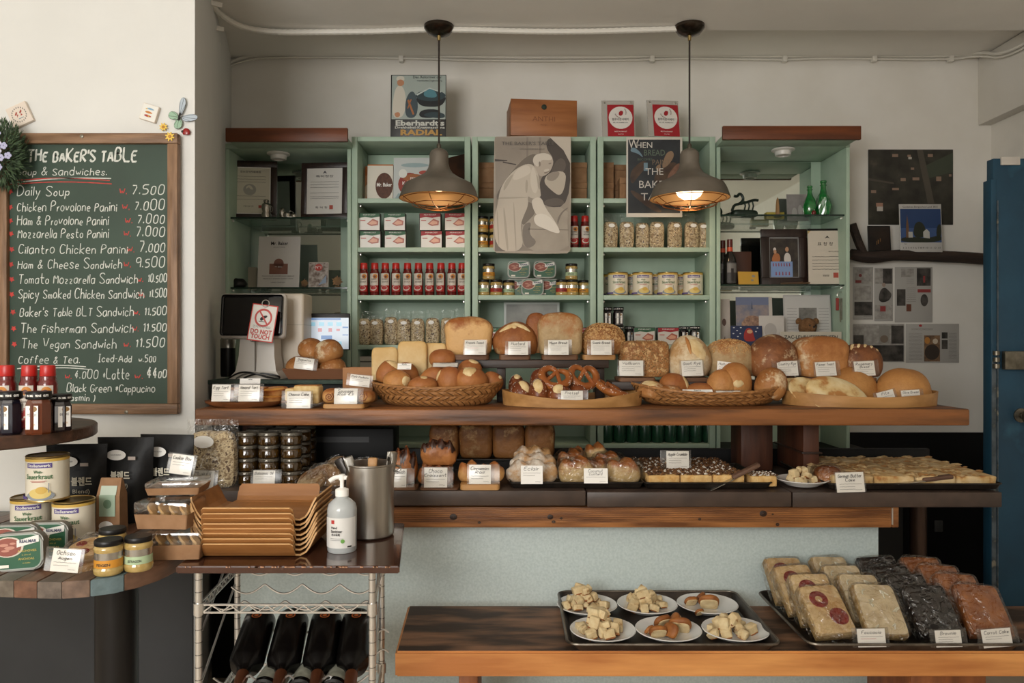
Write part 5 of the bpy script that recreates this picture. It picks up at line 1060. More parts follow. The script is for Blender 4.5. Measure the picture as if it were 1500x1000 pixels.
def seeds(tree, n, size, box_, mn=-.1, bm=None, rng=None, dirs=None):
    """octahedral seeds stuck on a surface"""
    bm = bm or bm_new(); rng = rng or random; w_, d_, h_ = box_
    c = Vector((0, 0, h_ * .45))
    for i in range(n):
        a = rng.uniform(0, 6.283); z = rng.uniform(mn, 1); r = math.sqrt(max(0, 1 - z * z)); dr = Vector((r * math.cos(a), r * math.sin(a), z)); o = c + Vector((dr.x * w_ * 2, dr.y * d_ * 2, dr.z * h_ * 2))
        hit = tree.ray_cast(o, (c - o).normalized())
        if hit[0] is None: continue
        p, nn = hit[0], hit[1]; s = nn.cross(Vector((rng.uniform(-1, 1), rng.uniform(-1, 1), rng.uniform(-1, 1)))).normalized(); t_ = nn.cross(s); L_ = size * rng.uniform(.7, 1.3); q = p
        v = [bm.verts.new(q + x) for x in (s * L_, t_ * L_ * .5, -s * L_, -t_ * L_ * .5)]; top = bm.verts.new(q + nn * L_ * .45)
        for k in range(4): bm.faces.new((v[k], v[(k + 1) % 4], top))
    return bm
def patch(tree, o, dr, u, ru, rv, lift=.0015, m=None, bm=None, n=18, rings=4, jit=0, seed=0):
    """oval patch laid on a surface, thrown along dr"""
    bm = bm or bm_new(); dr = Vector(dr).normalized(); u = Vector(u).normalized(); v = dr.cross(u).normalized(); o = Vector(o)
    prev = None
    for k in range(rings + 1):
        f = k / rings; row = []
        for i in range(n if k else 1):
            a = 2 * math.pi * i / n; q = 1 + jit * noise.noise(Vector((math.cos(a) * 2, math.sin(a) * 2, seed)))
            p = o + u * math.cos(a) * ru * f * q + v * math.sin(a) * rv * f * q
            h = tree.ray_cast(p - dr * .5, dr)
            pt = h[0] if h[0] is not None else tree.find_nearest(p)[0]
            row.append(bm.verts.new(pt - dr * lift * (1 - f ** 3) - dr * (.0002 if k < rings else -.001)))
        if prev:
            for i in range(n):
                if len(prev) == 1: bm.faces.new((prev[0], row[i], row[(i + 1) % n]))
                else: bm.faces.new((prev[i], row[i], row[(i + 1) % n], prev[(i + 1) % n]))
        prev = row
    return bm
def loafbm(kind, w_, dp, h, seed=0):
    if kind == 'pan':
        def fn(p, x, y, z):
            if z > 0: p.x *= 1 + .05 * math.sin(min(1, z) * math.pi); p.y *= 1 + .05 * math.sin(min(1, z) * math.pi)
            p.z += h * .09 * (1 - x * x) * max(0, z) - h * .04 * max(0, z); return p
        return blob(w_, dp, h, .42, .4, 32, 20, .12, amp=.003, fr=18, seed=seed, fn=fn)
    if kind == 'split':   # white pan loaf with lobed top
        def fn(p, x, y, z):
            if z > .2: p.z += h * .07 * abs(math.cos(x * 4.5)) * min(1, (z - .2) * 3) ; p.x *= 1.05; p.y *= 1.05
            return p
        return blob(w_, dp, h * .95, .4, .4, 36, 22, .12, amp=.003, fr=18, seed=seed, fn=fn)
    if kind == 'block': return blob(w_, dp, h, .3, .3, 24, 14, .1, amp=.003, fr=25, seed=seed)
    if kind == 'oval': return blob(w_, dp, h, .85, .9, 30, 18, .4, amp=.004, fr=16, seed=seed)
    return blob(w_, dp, h, 1, 1, 30, 18, .45, amp=.005, fr=14, seed=seed)
def loaf(name, label, kind, px0, px1, py0, py1, d, dp, m, seed=0, rz=0, group=None, cat='bread'):
    t = thing(name, label, cat, P((px0 + px1) / 2, py1, d), rz=rz, group=group)
    w_, h = S(px1 - px0, d), S(py1 - py0, d)
    bm = loafbm(kind, w_, dp, h, seed); tr = bvh(bm); ob('crust', bm, m, t); return t, tr, w_, h
# ---------------- price cards ----------------
def card(cx, by, d, w, h, title, lab, sleeve=(0, 0), rz=0, rx=-.18, ry=0, lines=3, title2=None, red=False, z=None, place=''):
    """paper card of w x h pixels in a clear sleeve; sleeve = extra pixels left and right"""
    loc = P(cx, by, d)
    if z is not None: loc.z = z
    t = thing('price_card', 'white price card %s %s' % (('reading ' + lab) if lab[0].isupper() else lab, place), 'price card', loc, rz=rz, rx=rx); t.rotation_euler.y = ry
    W, H = S(w, d), S(h, d); L0, L1 = S(sleeve[0], d), S(sleeve[1], d)
    ob('paper', B(-W / 2, W / 2, 0, .0008, .0005, H), C_white, t, smooth=False)
    if L0 or L1: ob('clear_sleeve', B(-W / 2 - L0, W / 2 + L1, -.0016, .0022, 0, H + .003, .0006), C_sleeve, t)
    bm = bm_new(); th = max(.0008, H * .02); y = -.0022 if (L0 or L1) else -.0008; rg = random.Random(hash_(title)); tw = min(W * .86, len(title) * H * .145)
    hand(bm, title, -tw / 2, H * .74, H * (.17 if len(title) > 7 else .2), th, y, 0, jit=.05, slant=.2, width=tw, rng=rg); k = .6
    if title2: hand(bm, title2, -len(title2) * H * .065, H * .55, H * .15, th, y, 0, jit=.08, slant=.2, width=len(title2) * H * .13, rng=rg); k = .42
    for i in range(lines): scribble(bm, -W * .4, H * (k - .13 * i), W * (.8 if i == 0 else .55), th * .8, y, 1 if not (red and i == 1) else 2, rng=rg)
    scribble(bm, W * .15, H * .13, W * .25, th * .8, y, 1, rng=rg)
    ob('handwriting', bm, [C_ink, flat('77716b'), flat('b0504a')], t, smooth=False)
    return t
def hash_(s): return sum(ord(c) * (i + 3) for i, c in enumerate(s))
def wboard(label, px0, px1, py, d, dp=.14, th=.018, m=None):
    t = thing('serving_board', label, 'board', P((px0 + px1) / 2, py, d)); t.location.z -= th
    w_ = S(px1 - px0, d); bm = bm_new(); prism(bm, rrect(-w_ / 2, w_ / 2, -.01, dp, .012, 3), 0, th, bev=.002); ob('wood', bm, m or M_bw, t)
    ob('hanging_hole', L([(.007, 0), (.007, .0012), (.0045, .0012), (.0045, 0)], 12, caps=False, c=(0, dp - .02, th)), M_dkwood, t)
    return t
# riser stands on the plank
M_riser = wood('riser_wood', '3d2c22', '2a1e17', 'x', 5, .5, .15)
def riser(label, px0, px1, ytop, d0, d1, legs):
    zt = P(0, ytop, d0).z; x0, x1 = P(px0, 0, d0).x, P(px1, 0, d0).x
    t = thing('riser_stand', label, 'stand', ((x0 + x1) / 2, (d0 + d1) / 2, ZP))
    wob('top', B(x0, x1, d0, d1, zt - .03, zt, .003), M_riser, t)
    for p in legs: x = P(p, 0, d0).x; wob('leg', B(x - .016, x + .016, d0 + .02, d1 - .02, ZP + .0005, zt - .03, .002), M_riser, t)
    return zt
zr1 = riser('dark wooden riser carrying the four highest loaves', 662, 892, 527, 2.725, 2.855, (672, 734, 880))
zr2 = riser('long low dark riser under the right hand row of loaves', 896, 1292, 559, 2.68, 2.85, (905, 1090, 1280))
def bd(label, a, b, zr, d=2.69, dp=.13, th=.018, m=None):
    t = wboard(label, a, b, 500, d, dp, th, m); t.location.z = zr + .0005; return zr + .0005 + th
# --- top tier
zb = bd('small dark board under the white toast loaf', 664, 716, zr1, 2.73); bd('small brown board under the round mustard loaf', 731, 777, zr1, 2.73); bd('small brown board under the tall grey-sided loaf', 794, 847, zr1, 2.73); bd('small tan board under the nut-seeded loaf', 854, 902, zr1, 2.73, m=M_lw)
yb = 500 + (CZ - zb) * F / 2.8
t, tr, w_, h = loaf('toast_loaf', 'tall golden square toast loaf at the left end of the top riser', 'pan', 653, 721, 466, yb, 2.8, .12, K_pan, 1)
t, tr, w_, h = loaf('mustard_loaf', 'round brown loaf with a pale star-shaped split on the top riser', 'round', 721, 788, 471, yb, 2.8, .13, K_must, 2)
bm = patch(tr, (-.02, -.03, h * .8), (0, .6, -.8), (1, .3, 0), .045, .011, .004, jit=.3); patch(tr, (.022, -.03, h * .78), (0, .6, -.8), (1, -.35, 0), .04, .010, .004, bm=bm); patch(tr, (-.004, -.03, h * .76), (0, .6, -.8), (.2, -1, .6), .032, .010, .004, bm=bm); ob('crust_split', bm, K_split, t)
t, tr, w_, h = loaf('tall_loaf', 'biggest loaf on the top riser with grey floury side and brown domed top', 'pan', 788, 852, 460, yb, 2.78, .12, K_hip, 3)
t, tr, w_, h = loaf('lobed_loaf', 'dark-topped loaf end showing behind the biggest top riser loaf', 'pan', 771, 800, 461, yb - 2, 2.83, .07, K_must, 4)
t, tr, w_, h = loaf('nut_loaf', 'loaf crusted with nuts and seeds at the right end of the top riser', 'oval', 851, 915, 473, yb, 2.8, .12, K_seed, 5)
tag(ob('seeds', seeds(tr, 900, .0042, (w_, .12, h), rng=random.Random(1)), M_seed, t, smooth=False), kind='stuff')
card(696, 513, 2.685, 31, 22, 'French Toast', 'French Toast', (2, 2), red=True, z=zb, place='against the square golden loaf')
card(759, 513, 2.685, 29, 20, 'Mustard', 'Mustard', (5, 4), z=zb, place='against the round loaf'); card(818, 513, 2.685, 30, 22, 'Hippe Bread', 'Hippe Bread', (6, 5), z=zb, place='against the tall loaf'); card(881, 513, 2.685, 30, 22, 'Snack Bread', 'Snack Bread', (6, 4), z=zb, place='against the nut loaf')
# --- right tier
for a, b, n in ((906, 960, 'seed-covered square loaf'), (985, 1040, 'split floury loaf'), (1120, 1177, 'dark floury country loaf'), (1182, 1222, 'farmer toast loaf'), (1228, 1284, 'cracked rosemary loaf')): bd('thin brown board under the ' + n, a, b, zr2, 2.69, .12, .014)
zb2 = zr2 + .015; yb = 500 + (CZ - zb2) * F / 2.77
t, tr, w_, h = loaf('seed_loaf', 'square loaf fully covered in sunflower seeds, left end of the right riser', 'block', 908, 977, 499, yb, 2.77, .13, K_seed, 6); tag(ob('seeds', seeds(tr, 1500, .0042, (w_, .13, h), -.6, rng=random.Random(2)), M_seedd, t, smooth=False), kind='stuff')
t, tr, w_, h = loaf('split_loaf', 'round floury loaf with a big cream split on the right riser', 'round', 976, 1041, 491, yb, 2.75, .14, K_flour, 7)
ob('crust_split', patch(tr, (.02, -.03, h * .6), (0, .9, -.4), (.5, 0, -1), .055, .028, .003, jit=.3), K_split, t); ob('crust_ridge', patch(tr, (-.012, -.03, h * .72), (0, .9, -.4), (.12, 0, -1), .045, .007, .006), K_roll2, t)
t, tr, w_, h = loaf('grain_loaf', 'long grain loaf with toasted seed top behind the yellow-lettered card', 'oval', 1030, 1106, 496, yb, 2.79, .14, K_hip, 8); tag(ob('seeds', seeds(tr, 700, .004, (w_, .14, h), .35, rng=random.Random(3)), M_seed, t, smooth=False), kind='stuff')
t, tr, w_, h = loaf('country_loaf', 'large round dark rye loaf dusted with flour patches', 'round', 1095, 1168, 489, yb, 2.76, .16, K_rye, 9)
t, tr, w_, h = loaf('farmer_loaf', 'golden farmer loaf with pale flour band on its top', 'pan', 1163, 1236, 495, yb, 2.77, .13, K_pan2, 10)
t, tr, w_, h = loaf('rosemary_loaf', 'low round loaf with cracked white floury top, right end of the riser', 'oval', 1226, 1290, 503, yb, 2.77, .13, K_rye, 11); bm = bm_new()
for k in range(6): patch(tr, (-.06 + k * .024, -.02, h * .85), (0, .5, -1), (.5, 1, 0), .026, .006, .002, bm=bm, jit=.4, seed=k)
ob('flour_cracks', bm, K_split, t)
for a in ((925, 35, 23, 'Vollkorn', 'on the seed-covered loaf', (3, 2), .0, 0, 545), (1015, 31, 23, 'Goat Rye', 'on the split floury loaf', (3, 2), -.04, 0, 543), (1064, 29, 21, 'Multi Grain', 'on the long grain loaf', (0, 0), .12, 0, 541), (1155, 30, 22, 'Country Rye', 'on the dark round loaf', (8, 4), -.04, 0, 544), (1211, 30, 21, 'Farmer Toast', 'on the golden farmer loaf', (3, 6), -.05, 0, 543), (1268, 30, 22, 'Rosemary', 'on the cracked floury loaf', (3, 6), -.05, 0, 543)):
    card(a[0], a[8], 2.665 if a[0] < 1100 else 2.67, a[1], a[2], a[3], a[3], a[5], ry=a[6], place=a[4], z=(zb2 + .006), title2='Bread' if a[3] in ('Rosemary',) else None)
# --- baskets
M_wick = mat('wicker', 'b07c48', '8a5c30', rough=.55, scale=60, det=4, bump=.3, c3='c4925c', pos=(.3, .65)); M_wdk = mat('wicker_dark', '74502f', rough=.8)
def basket(label, px0, px1, d, depth, H, yrise=.012):
    x0, x1 = P(px0, 0, d).x, P(px1, 0, d).x; a = (x1 - x0) / 2; b = depth / 2
    t = thing('wicker_basket', label, 'basket', ((x0 + x1) / 2, d, ZP + .0008))
    def S_(th, v, o=0):
        k = .74 + .26 * v ** .7; zz = v * H + yrise * v * v * (math.cos(th) ** 2) * 1.2
        return Vector(((a * k + o) * math.cos(th), (b * k + o) * math.sin(th), zz))
    bm = bm_new(); n = 48; rings = [[bm.verts.new(S_(2 * math.pi * i / n, v / 5, -.0035)) for i in range(n)] for v in range(6)]
    for r0, r1 in zip(rings, rings[1:]):
        for i in range(n): bm.faces.new((r0[i], r0[(i + 1) % n], r1[(i + 1) % n], r1[i]))
    bm.faces.new(rings[0]); ob('liner', bm, M_wdk, t)
    bm = bm_new(); rows = 4; nc = 46
    for r in range(rows):
        for i in range(nc):
            th = 2 * math.pi * (i + .5 * (r % 2)) / nc; dt = 2 * math.pi / nc; sg = 1 if r % 2 else -1
            v0, v1 = r / rows, min(1, (r + 1.25) / rows); q = []
            for s in range(5):
                f = s / 4; bul = .0032 * math.sin(math.pi * f) + random.uniform(0, .0006); v = v0 + (v1 - v0) * f; c = th + sg * (f - .5) * dt * 1.35
                q.append((bm.verts.new(S_(c - dt * .4, v, bul)), bm.verts.new(S_(c + dt * .4, v, bul + .0006))))
            for s, s2 in zip(q, q[1:]): bm.faces.new((s[0], s[1], s2[1], s2[0]))
    o = ob('weave', bm, M_wick, t, smooth='keep'); tag(o, kind='stuff')
    bm = bm_new()
    for k in (0, 1): tube(bm, [S_(2 * math.pi * i / 60, 1, .001) + Vector((0, 0, .002 * math.sin(i * 2.1 + k * 3.1))) for i in range(60)], .0035, 6, True)
    ob('rim', bm, M_wick, t)
    return t
basket('left wicker basket heaped with brown rolls', 545, 736, 2.655, .30, .064)
basket('right wicker basket holding small loaves beside the flatbread tray', 926, 1147, 2.655, .30, .046, .022)
def rollbm(w_, dp, h, seed, kind='round'):
    return blob(w_, dp, h, .95, .95, 22, 14, .3, amp=.0022, fr=30, seed=seed)
def roll(name, label, x0, x1, y0, y1, d, m, split=None, rot=(0, 0, 0), seed=0, group=None, dp=None, cat='bread roll', salt=False, dn=0):
    w_, h = S(x1 - x0, d), S(y1 - y0, d) ; t = thing(name, label, cat, P((x0 + x1) / 2, y1, d), group=group); t.rotation_euler = rot
    bm = rollbm(w_, dp or w_ * .85, h, seed); tr = bvh(bm); ob('crust', bm, m, t)
    if split: ob('crust_split', patch(tr, (split[0] * w_, 0, h * split[1]), (0, 1, -.5), (split[4] if len(split) > 4 else .15, 0, 1), split[2] * h * (1 if salt else 1.35), split[3] * w_ * (1 if salt else 1.7), .002, jit=.2, seed=seed), K_split, t)
    if salt: tag(ob('salt', seeds(tr, 60, .0022, (w_, w_, h), .0, rng=random.Random(seed)), M_salt, t, smooth=False), kind='stuff')
    return t
for i, (a, b, c, e, d, rz) in enumerate(((545, 583, 508, 560, 2.74, .1), (583, 626, 499, 556, 2.75, 0), (620, 655, 502, 552, 2.77, -.1))):
    loaf('square_flatbread', '%s pale square flatbread standing at the back of the left basket' % ('left', 'middle', 'right')[i], 'block', a, b, c, e, d, .04, K_pale, 20 + i, rz=rz, group='pale square breads')
g = 'rolls in the left basket'
for i, (x0, x1, y0, y1, d, m, sp, ry, n) in enumerate((
    (547, 584, 527, 562, 2.66, K_roll, (.15, .8, .2, .3), .3, 'with pale patch, at the left rim'), (561, 602, 541, 572, 2.59, K_roll2, (.42, .35, .25, .07), 0, 'speckled, front left'), (582, 618, 529, 564, 2.68, K_roll, None, -.3, 'behind the speckled one'),
    (603, 637, 525, 566, 2.64, K_roll, None, .9, 'pointed, standing in the middle'), (628, 668, 511, 536, 2.73, K_roll, None, 0, 'topmost behind the label'), (598, 641, 551, 573, 2.57, K_roll, (0, .8, .18, .08), 0, 'lowest at front centre'),
    (636, 676, 536, 571, 2.60, K_roll, (-.45, .4, .3, .08), .2, 'right of centre, front'), (663, 714, 538, 571, 2.60, K_roll, (-.12, .75, .35, .12, .5), .1, 'with diagonal pale split, front right'), (670, 707, 526, 554, 2.70, K_roll, (.1, .8, .2, .14), 0, 'behind at upper right'), (700, 733, 543, 568, 2.65, K_roll, (.2, .8, .2, .06), .5, 'at the right rim'))):
    roll('brown_roll', 'shiny brown roll in the left basket, ' + n, x0, x1, y0, y1, d, m, sp, (0, ry, random.uniform(-.5, .5)), i, g)
card(592, 541, 2.60, 20, 10, 'Rolls', 'half hidden between rolls of the left basket', lines=1, rx=-.5); card(652, 537, 2.60, 36, 9, 'Pretzel Roll', 'lying flat on the rolls in the left basket', (2, 2), lines=1, rx=-.9)
# --- pretzel tray
def bent_tray(label, px0, px1, d, depth, H, slot=True, rz=0, th=.005, hx=1.0, sag=.5):
    x0, x1 = P(px0, 0, d).x, P(px1, 0, d).x; a = (x1 - x0) / 2; b = depth / 2
    t = thing('bentwood_tray', label, 'tray', ((x0 + x1) / 2, d, ZP + .0008), rz=rz)
    bm = bm_new(); prism(bm, [((a - .003) * math.cos(R(i * 7.5)), (b - .003) * math.sin(R(i * 7.5))) for i in range(48)], 0, .006); ob('base', bm, M_lw, t)
    bm = bm_new(); n = 96; nz = 4
    def V(i, j, o):
        an = 2 * math.pi * i / n; zz = (H * (sag + (1 - sag) * abs(math.cos(an)) ** 1.5)) * j / nz
        return (( a + .004 * j / nz + o) * math.cos(an), (b + .004 * j / nz + o) * math.sin(an), zz)
    go = [[bm.verts.new(V(i, j, th / 2)) for j in range(nz + 1)] for i in range(n)]; gi = [[bm.verts.new(V(i, j, -th / 2)) for j in range(nz + 1)] for i in range(n)]
    def hole(i, j): return slot and j == 2 and (i % n in (90, 91, 92, 93) or i % n in (42, 43, 44, 45))
    for i in range(n):
        k = (i + 1) % n
        for j in range(nz):
            if hole(i, j):
                bm.faces.new((go[i][j], go[k][j], gi[k][j], gi[i][j])); bm.faces.new((gi[i][j + 1], gi[k][j + 1], go[k][j + 1], go[i][j + 1]))
                for q, s in ((i, -1), (k, 1)):
                    if not hole(i + s, j): bm.faces.new((go[q][j], gi[q][j], gi[q][j + 1], go[q][j + 1]))
                continue
            bm.faces.new((go[i][j], go[k][j], go[k][j + 1], go[i][j + 1])); bm.faces.new((gi[k][j], gi[i][j], gi[i][j + 1], gi[k][j + 1]))
        bm.faces.new((go[i][nz], go[k][nz], gi[k][nz], gi[i][nz])); bm.faces.new((go[k][0], go[i][0], gi[i][0], gi[k][0]))
    ob('wall', bm, M_lw, t); return t
bent_tray('oval bentwood tray with slot handles, full of salted pretzels', 738, 938, 2.635, .30, .052)
bent_tray('round bentwood tray holding flatbreads and two round olive loaves', 1149, 1366, 2.64, .30, .048, slot=False, sag=.72)
g = 'salted lye rolls in the pretzel tray'
for i, (x0, x1, y0, y1, d, sp, rz, n) in enumerate(((746, 781, 557, 592, 2.60, (.05, .6, .42, .2, -.5), .2, 'leftmost of the front row'), (773, 805, 554, 595, 2.575, (-.05, .6, .4, .26, -.2), 0, 'second in the front row'), (799, 838, 561, 596, 2.57, (-.05, .65, .38, .22, .1), 0, 'behind the card'), (745, 768, 548, 580, 2.70, (.05, .8, .25, .25), 0, 'small, at the back left'), (776, 806, 539, 575, 2.68, None, 0, 'dark, under the leaning pretzel'), (829, 862, 558, 588, 2.62, (0, .8, .2, .3), 0, 'right behind the card'))):
    roll('lye_roll', 'dark salted lye roll with pale split, ' + n, x0, x1, y0, y1, d, K_lye, sp, (0, 0, rz), 40 + i, g, dp=.10, salt=True)
def pretzel(label, px, py, d, s, rot):
    t = thing('pretzel', label, 'pretzel', P(px, py, d), group='pretzels in the bentwood tray'); t.rotation_euler = rot
    pts = [(-.02, .38), (-.3, .55), (-.62, .5), (-.85, .2), (-.85, -.2), (-.5, -.62), (0, -.82), (.5, -.62), (.85, -.2), (.85, .2), (.62, .5), (.3, .55), (.02, .38), (-.1, .1), (-.3, -.25), (-.5, -.6)]
    p2 = smooth_pts([(x * s, y * s, .018 + .006 * (i in (12, 13))) for i, (x, y) in enumerate(pts)], 2); p3 = smooth_pts([(x * s, y * s, .026) for x, y in ((-.02, .38), (.1, .1), (.3, -.25), (.5, -.6))], 2)
    n = len(p2); bm = bm_new(); tube(bm, p2, [s * (.13 + .13 * math.sin(math.pi * min(1, i / (n * .8)))) for i in range(n)], 10); tube(bm, p3, [s * .13] * len(p3), 8)
    tr = bvh(bm); ob('dough', bm, K_pret, t); tag(ob('salt', seeds(tr, 70, .0024, (s * 2, s * 2, .03), .3, rng=random.Random(int(px))), M_salt, t, smooth=False), kind='stuff')
pretzel('glossy pretzel leaning on the others, left of the two highest', 813, 556, 2.60, .056, (R(48), .25, -.2)); pretzel('brown salted pretzel standing highest at the right', 852, 553, 2.64, .056, (R(62), .1, .3)); pretzel('pretzel leaning on the right rim of the tray, upper', 887, 574, 2.65, .055, (R(28), .35, .5)); pretzel('pretzel lying lowest at the right by the slot handle', 898, 583, 2.59, .055, (R(14), .15, 1.2))
card(838, 592, 2.515, 32, 20, 'Pretzel', 'Pretzel', (5, 8), lines=2, place='leaning in the bentwood tray')
# --- right basket contents
g = 'small loaves in the right basket'
roll('white_roll', 'small floury white and brown roll at the left end of the right basket', 932, 972, 557, 584, 2.62, K_bag, (-.3, .7, .3, .16, .8), (0, .2, .4), 60, g, dp=.11)
roll('brown_roll', 'brown oval roll with a pale edge in the left of the right basket', 962, 1006, 546, 580, 2.68, K_roll, (.38, .5, .4, .06, -.6), (0, .2, 0), 61, g); roll('brown_roll', 'half-hidden low roll beside the card in the right basket', 964, 1000, 564, 585, 2.59, K_bag, None, (0, 0, 0), 62, g)
t, tr, w_, h = loaf('twin_loaf', 'large golden two-lobed loaf in the right basket', 'round', 1052, 1102, 530, 580, 2.66, .11, K_roll2, 63, group=g)
t2_ = blob(S(44, 2.66), .10, S(40, 2.66), 1, 1, 24, 14, .3, amp=.003, fr=16, seed=64, c=(-.05, -.01, 0)); ob('lobe', t2_, K_roll2, t); ob('crust_split', patch(tr, (-.005, -.05, h * .38), (0, 1, -.2), (1, 0, .1), .022, .014, .002, jit=.3), K_split, t)
roll('oval_loaf', 'plain oval brown loaf standing at the right end of the right basket', 1100, 1145, 536, 582, 2.62, K_bag, None, (0, .35, 0), 65, g, dp=.11)
roll('dark_roll', 'flat orange brown roll under the two-lobed loaf', 1004, 1052, 560, 582, 2.66, K_roll, None, (0, 0, 0), 66, g)
card(1023, 577, 2.535, 44, 9, 'Baguette', 'lying low in front of the right basket rolls', lines=1, rx=-.8); card(1068, 578, 2.53, 36, 8, 'Ciabatta Roll', 'tucked in the right basket below the two-lobed loaf', (3, 4), lines=0, rx=-.8)
# --- flatbread tray contents
for i, (x, y, d, r, rot, n) in enumerate(((1226, 583, 2.575, .112, (R(50), R(14), -.05), 'largest, leaning in front with brown blisters'), (1188, 578, 2.62, .09, (R(48), R(16), .05), 'second, behind the large one'), (1172, 575, 2.66, .075, (R(45), R(20), .1), 'third, at the left rim'), (1160, 572, 2.7, .07, (R(45), R(20), 0), 'rearmost at the left rim'))):
    t = thing('flatbread', 'pale floury flatbread, ' + n, 'flatbread', P(x, y, d), group='flatbreads'); t.rotation_euler = rot
    bm = bm_new(); lathe(bm, [(.001, 0), (r * .8, .0), (r * .97, .005), (r, .009), (r * .95, .013), (r * .6, .017), (.001, .019)], 32, caps=False, sx=1.0, sy=.75)
    for v in bm.verts: v.co.z += .003 * noise.noise(v.co * 30 + Vector((i, 0, 0)))
    ob('crust', bm, mat('flatbread', 'e3cfa2', 'd6b880', rough=.8, scale=16, det=6, c3='b07a42', pos=(.36, .52), bump=.3, bscale=30), t)
    for v in range(0): pass
loaf('olive_loaf', 'left of the two big round golden loaves in the bentwood tray', 'round', 1207, 1283, 537, 592, 2.72, .17, K_olive, 70); loaf('olive_loaf', 'right of the two big round golden loaves, nearest the tray rim', 'round', 1284, 1362, 538, 596, 2.67, .18, K_olive, 71)
card(1302, 592, 2.52, 25, 20, 'Pita', 'Pita', (5, 3), ry=-.25, red=True, place='leaning between the two round loaves'); card(1336, 590, 2.525, 27, 19, 'Olive Bread', 'Olive Bread', (2, 5), ry=-.06, place='on the right round loaf')
# --- left end of the plank
t = thing('tart_plate', 'oval brown wooden plate with a handle at the plank end', 'plate', P(358, 599, 2.55)); t.location.z = ZP + .0008
bm = L([(.001, 0), (.12, 0), (.145, .012), (.15, .02), (.143, .019), (.12, .009), (.001, .008)], 40, caps=False, sx=.88, sy=.58); ob('dish', bm, wood('plate_wood', '7d4c2c', '5c3519', 'x', 5, .4), t)
ob('handle', B(.13, .19, -.02, .02, .012, .021, .004), MC['plate_wood'], t)
g = 'tarts on the oval plate'
K_tart = mat('tart_top', 'd99c48', 'a85f22', rough=.4, scale=24, det=4, pos=(.45, .7))
tart0 = None
for i, (x, z, d, n) in enumerate(((397, .010, 2.56, 'in front at the right'), (409, .011, 2.62, 'behind at the right'), (402, .036, 2.60, 'on top of the right pile'), (385, .0362, 2.63, 'topmost at the back'), (330, .010, 2.55, 'behind the leftmost card'), (342, .036, 2.58, 'on top behind the leftmost card'), (368, .010, 2.56, 'behind the almond card'), (374, .0362, 2.6, 'highest behind the almond card'))):
    lb = 'small round golden tart ' + n
    if tart0 is None:
        tart0 = thing('tart', lb, 'tart', at(x, d, ZP + z), group=g)
        bm = bm_new(); lathe(bm, [(.001, 0), (.034, 0), (.044, .018), (.046, .022), (.042, .023), (.038, .019)], 26, caps=False); ob('pastry_shell', bm, K_past, tart0)
        ob('filling', L([(.039, .0185), (.03, .0235), (.001, .025)], 22, caps=False), K_tart, tart0)
    else: dup(tart0, at(x, d, ZP + z), random.uniform(0, 3), lb, rot=(random.uniform(-.08, .08), random.uniform(-.15, .15), random.uniform(0, 3)))
card(323, 588, 2.475, 27, 25, 'Egg Tart', 'Egg Tart', (0, 12), place='at the left end of the plank', rz=0); card(364, 588, 2.47, 31, 25, 'Almond Tart', 'Almond Tart', (7, 6), place='on the oval plate'); card(366, 562, 2.70, 30, 8, 'Quiche', 'half hidden behind the almond tarts', lines=0)
t = thing('cheesecake', 'tall block of yellow cheesecake with browned top on a glass plate', 'cake', P(452, 590, 2.54))
bm = blob(S(38, 2.54), .07, S(26, 2.54), .22, .25, 20, 12, .05, amp=.0015); ob('sponge', bm, mat('cake_yellow', 'dcc492', 'cfae70', rough=.8, scale=50, bump=.3), t)
ob('browned_top', B(-S(17, 2.54), S(17, 2.54), -.03, .03, S(25, 2.54), S(26.5, 2.54), .002), mat('cake_brown', '9a5a26', 'c08a44', rough=.5, scale=20), t)
t = thing('cheesecake', 'smaller slice of cheesecake left of the tall block', 'cake', P(434, 592, 2.56)); ob('sponge', blob(S(28, 2.56), .06, S(24, 2.56), .22, .3, 20, 12, .05, amp=.0015), MC['cake_yellow'], t); ob('browned_top', B(-S(11, 2.54), S(11, 2.54), -.024, .024, S(23, 2.54), S(24.5, 2.54), .002), MC['cake_brown'], t)
t = thing('glass_plate', 'small clear plate under the cheesecakes', 'plate', at(446, 2.55, ZP + .0008)); ob('dish', L([(.001, 0), (.04, 0), (.065, .008), (.066, .011), (.04, .004), (.001, .004)], 26, caps=False), C_glassy, t); ob('foot', L([(.03, -.0005), (.032, -.0005), (.032, .001), (.03, .001)], 20, caps=False), C_glassy, t)
card(437, 598, 2.462, 35, 25, 'Cheese Cake', 'Cheese Cake', (8, 3), place='in front of the cheesecake')
wboard('small tan board under the sausage rolls', 473, 534, 590, 2.47, .12, .014, M_lw).location.z = ZP + .0006
for i, (x0, x1, y0, y1, n) in enumerate(((474, 500, 567, 590, 'at the left of its card'), (521, 549, 571, 591, 'spiral end at the right of its card'), (498, 524, 566, 589, 'hidden behind its card'))):
    t = thing('sausage_roll', 'browned sausage pastry roll ' + n, 'pastry', P((x0 + x1) / 2, y1, 2.53)); t.location.z = ZP + .016; w_ = S(x1 - x0, 2.53)
    ob('pastry', blob(w_, .1, S(y1 - y0, 2.53) * .9, .8, .7, 20, 12, .2, amp=.002, seed=i), K_past, t)
    bm = bm_new(); tube(bm, [(w_ * .05 * q * .35 * math.cos(q * .9), -.049 - .0, .022 + w_ * .05 * q * .35 * math.sin(q * .9)) for q in range(16)], .0018, 6); ob('spiral_end', bm, flat('8a4a20'), t)
card(506, 590, 2.462, 34, 23, 'Sausage', 'Sausage', (0, 9), lines=0, title2='Roll 4.5', place='on the small tan board', z=ZP + .0152)
card(526, 566, 2.60, 29, 17, 'Pork Pockets', 'Pork Pockets', (5, 4), rz=.1, ry=.12, place='leaning before the cardboard box', lines=2)
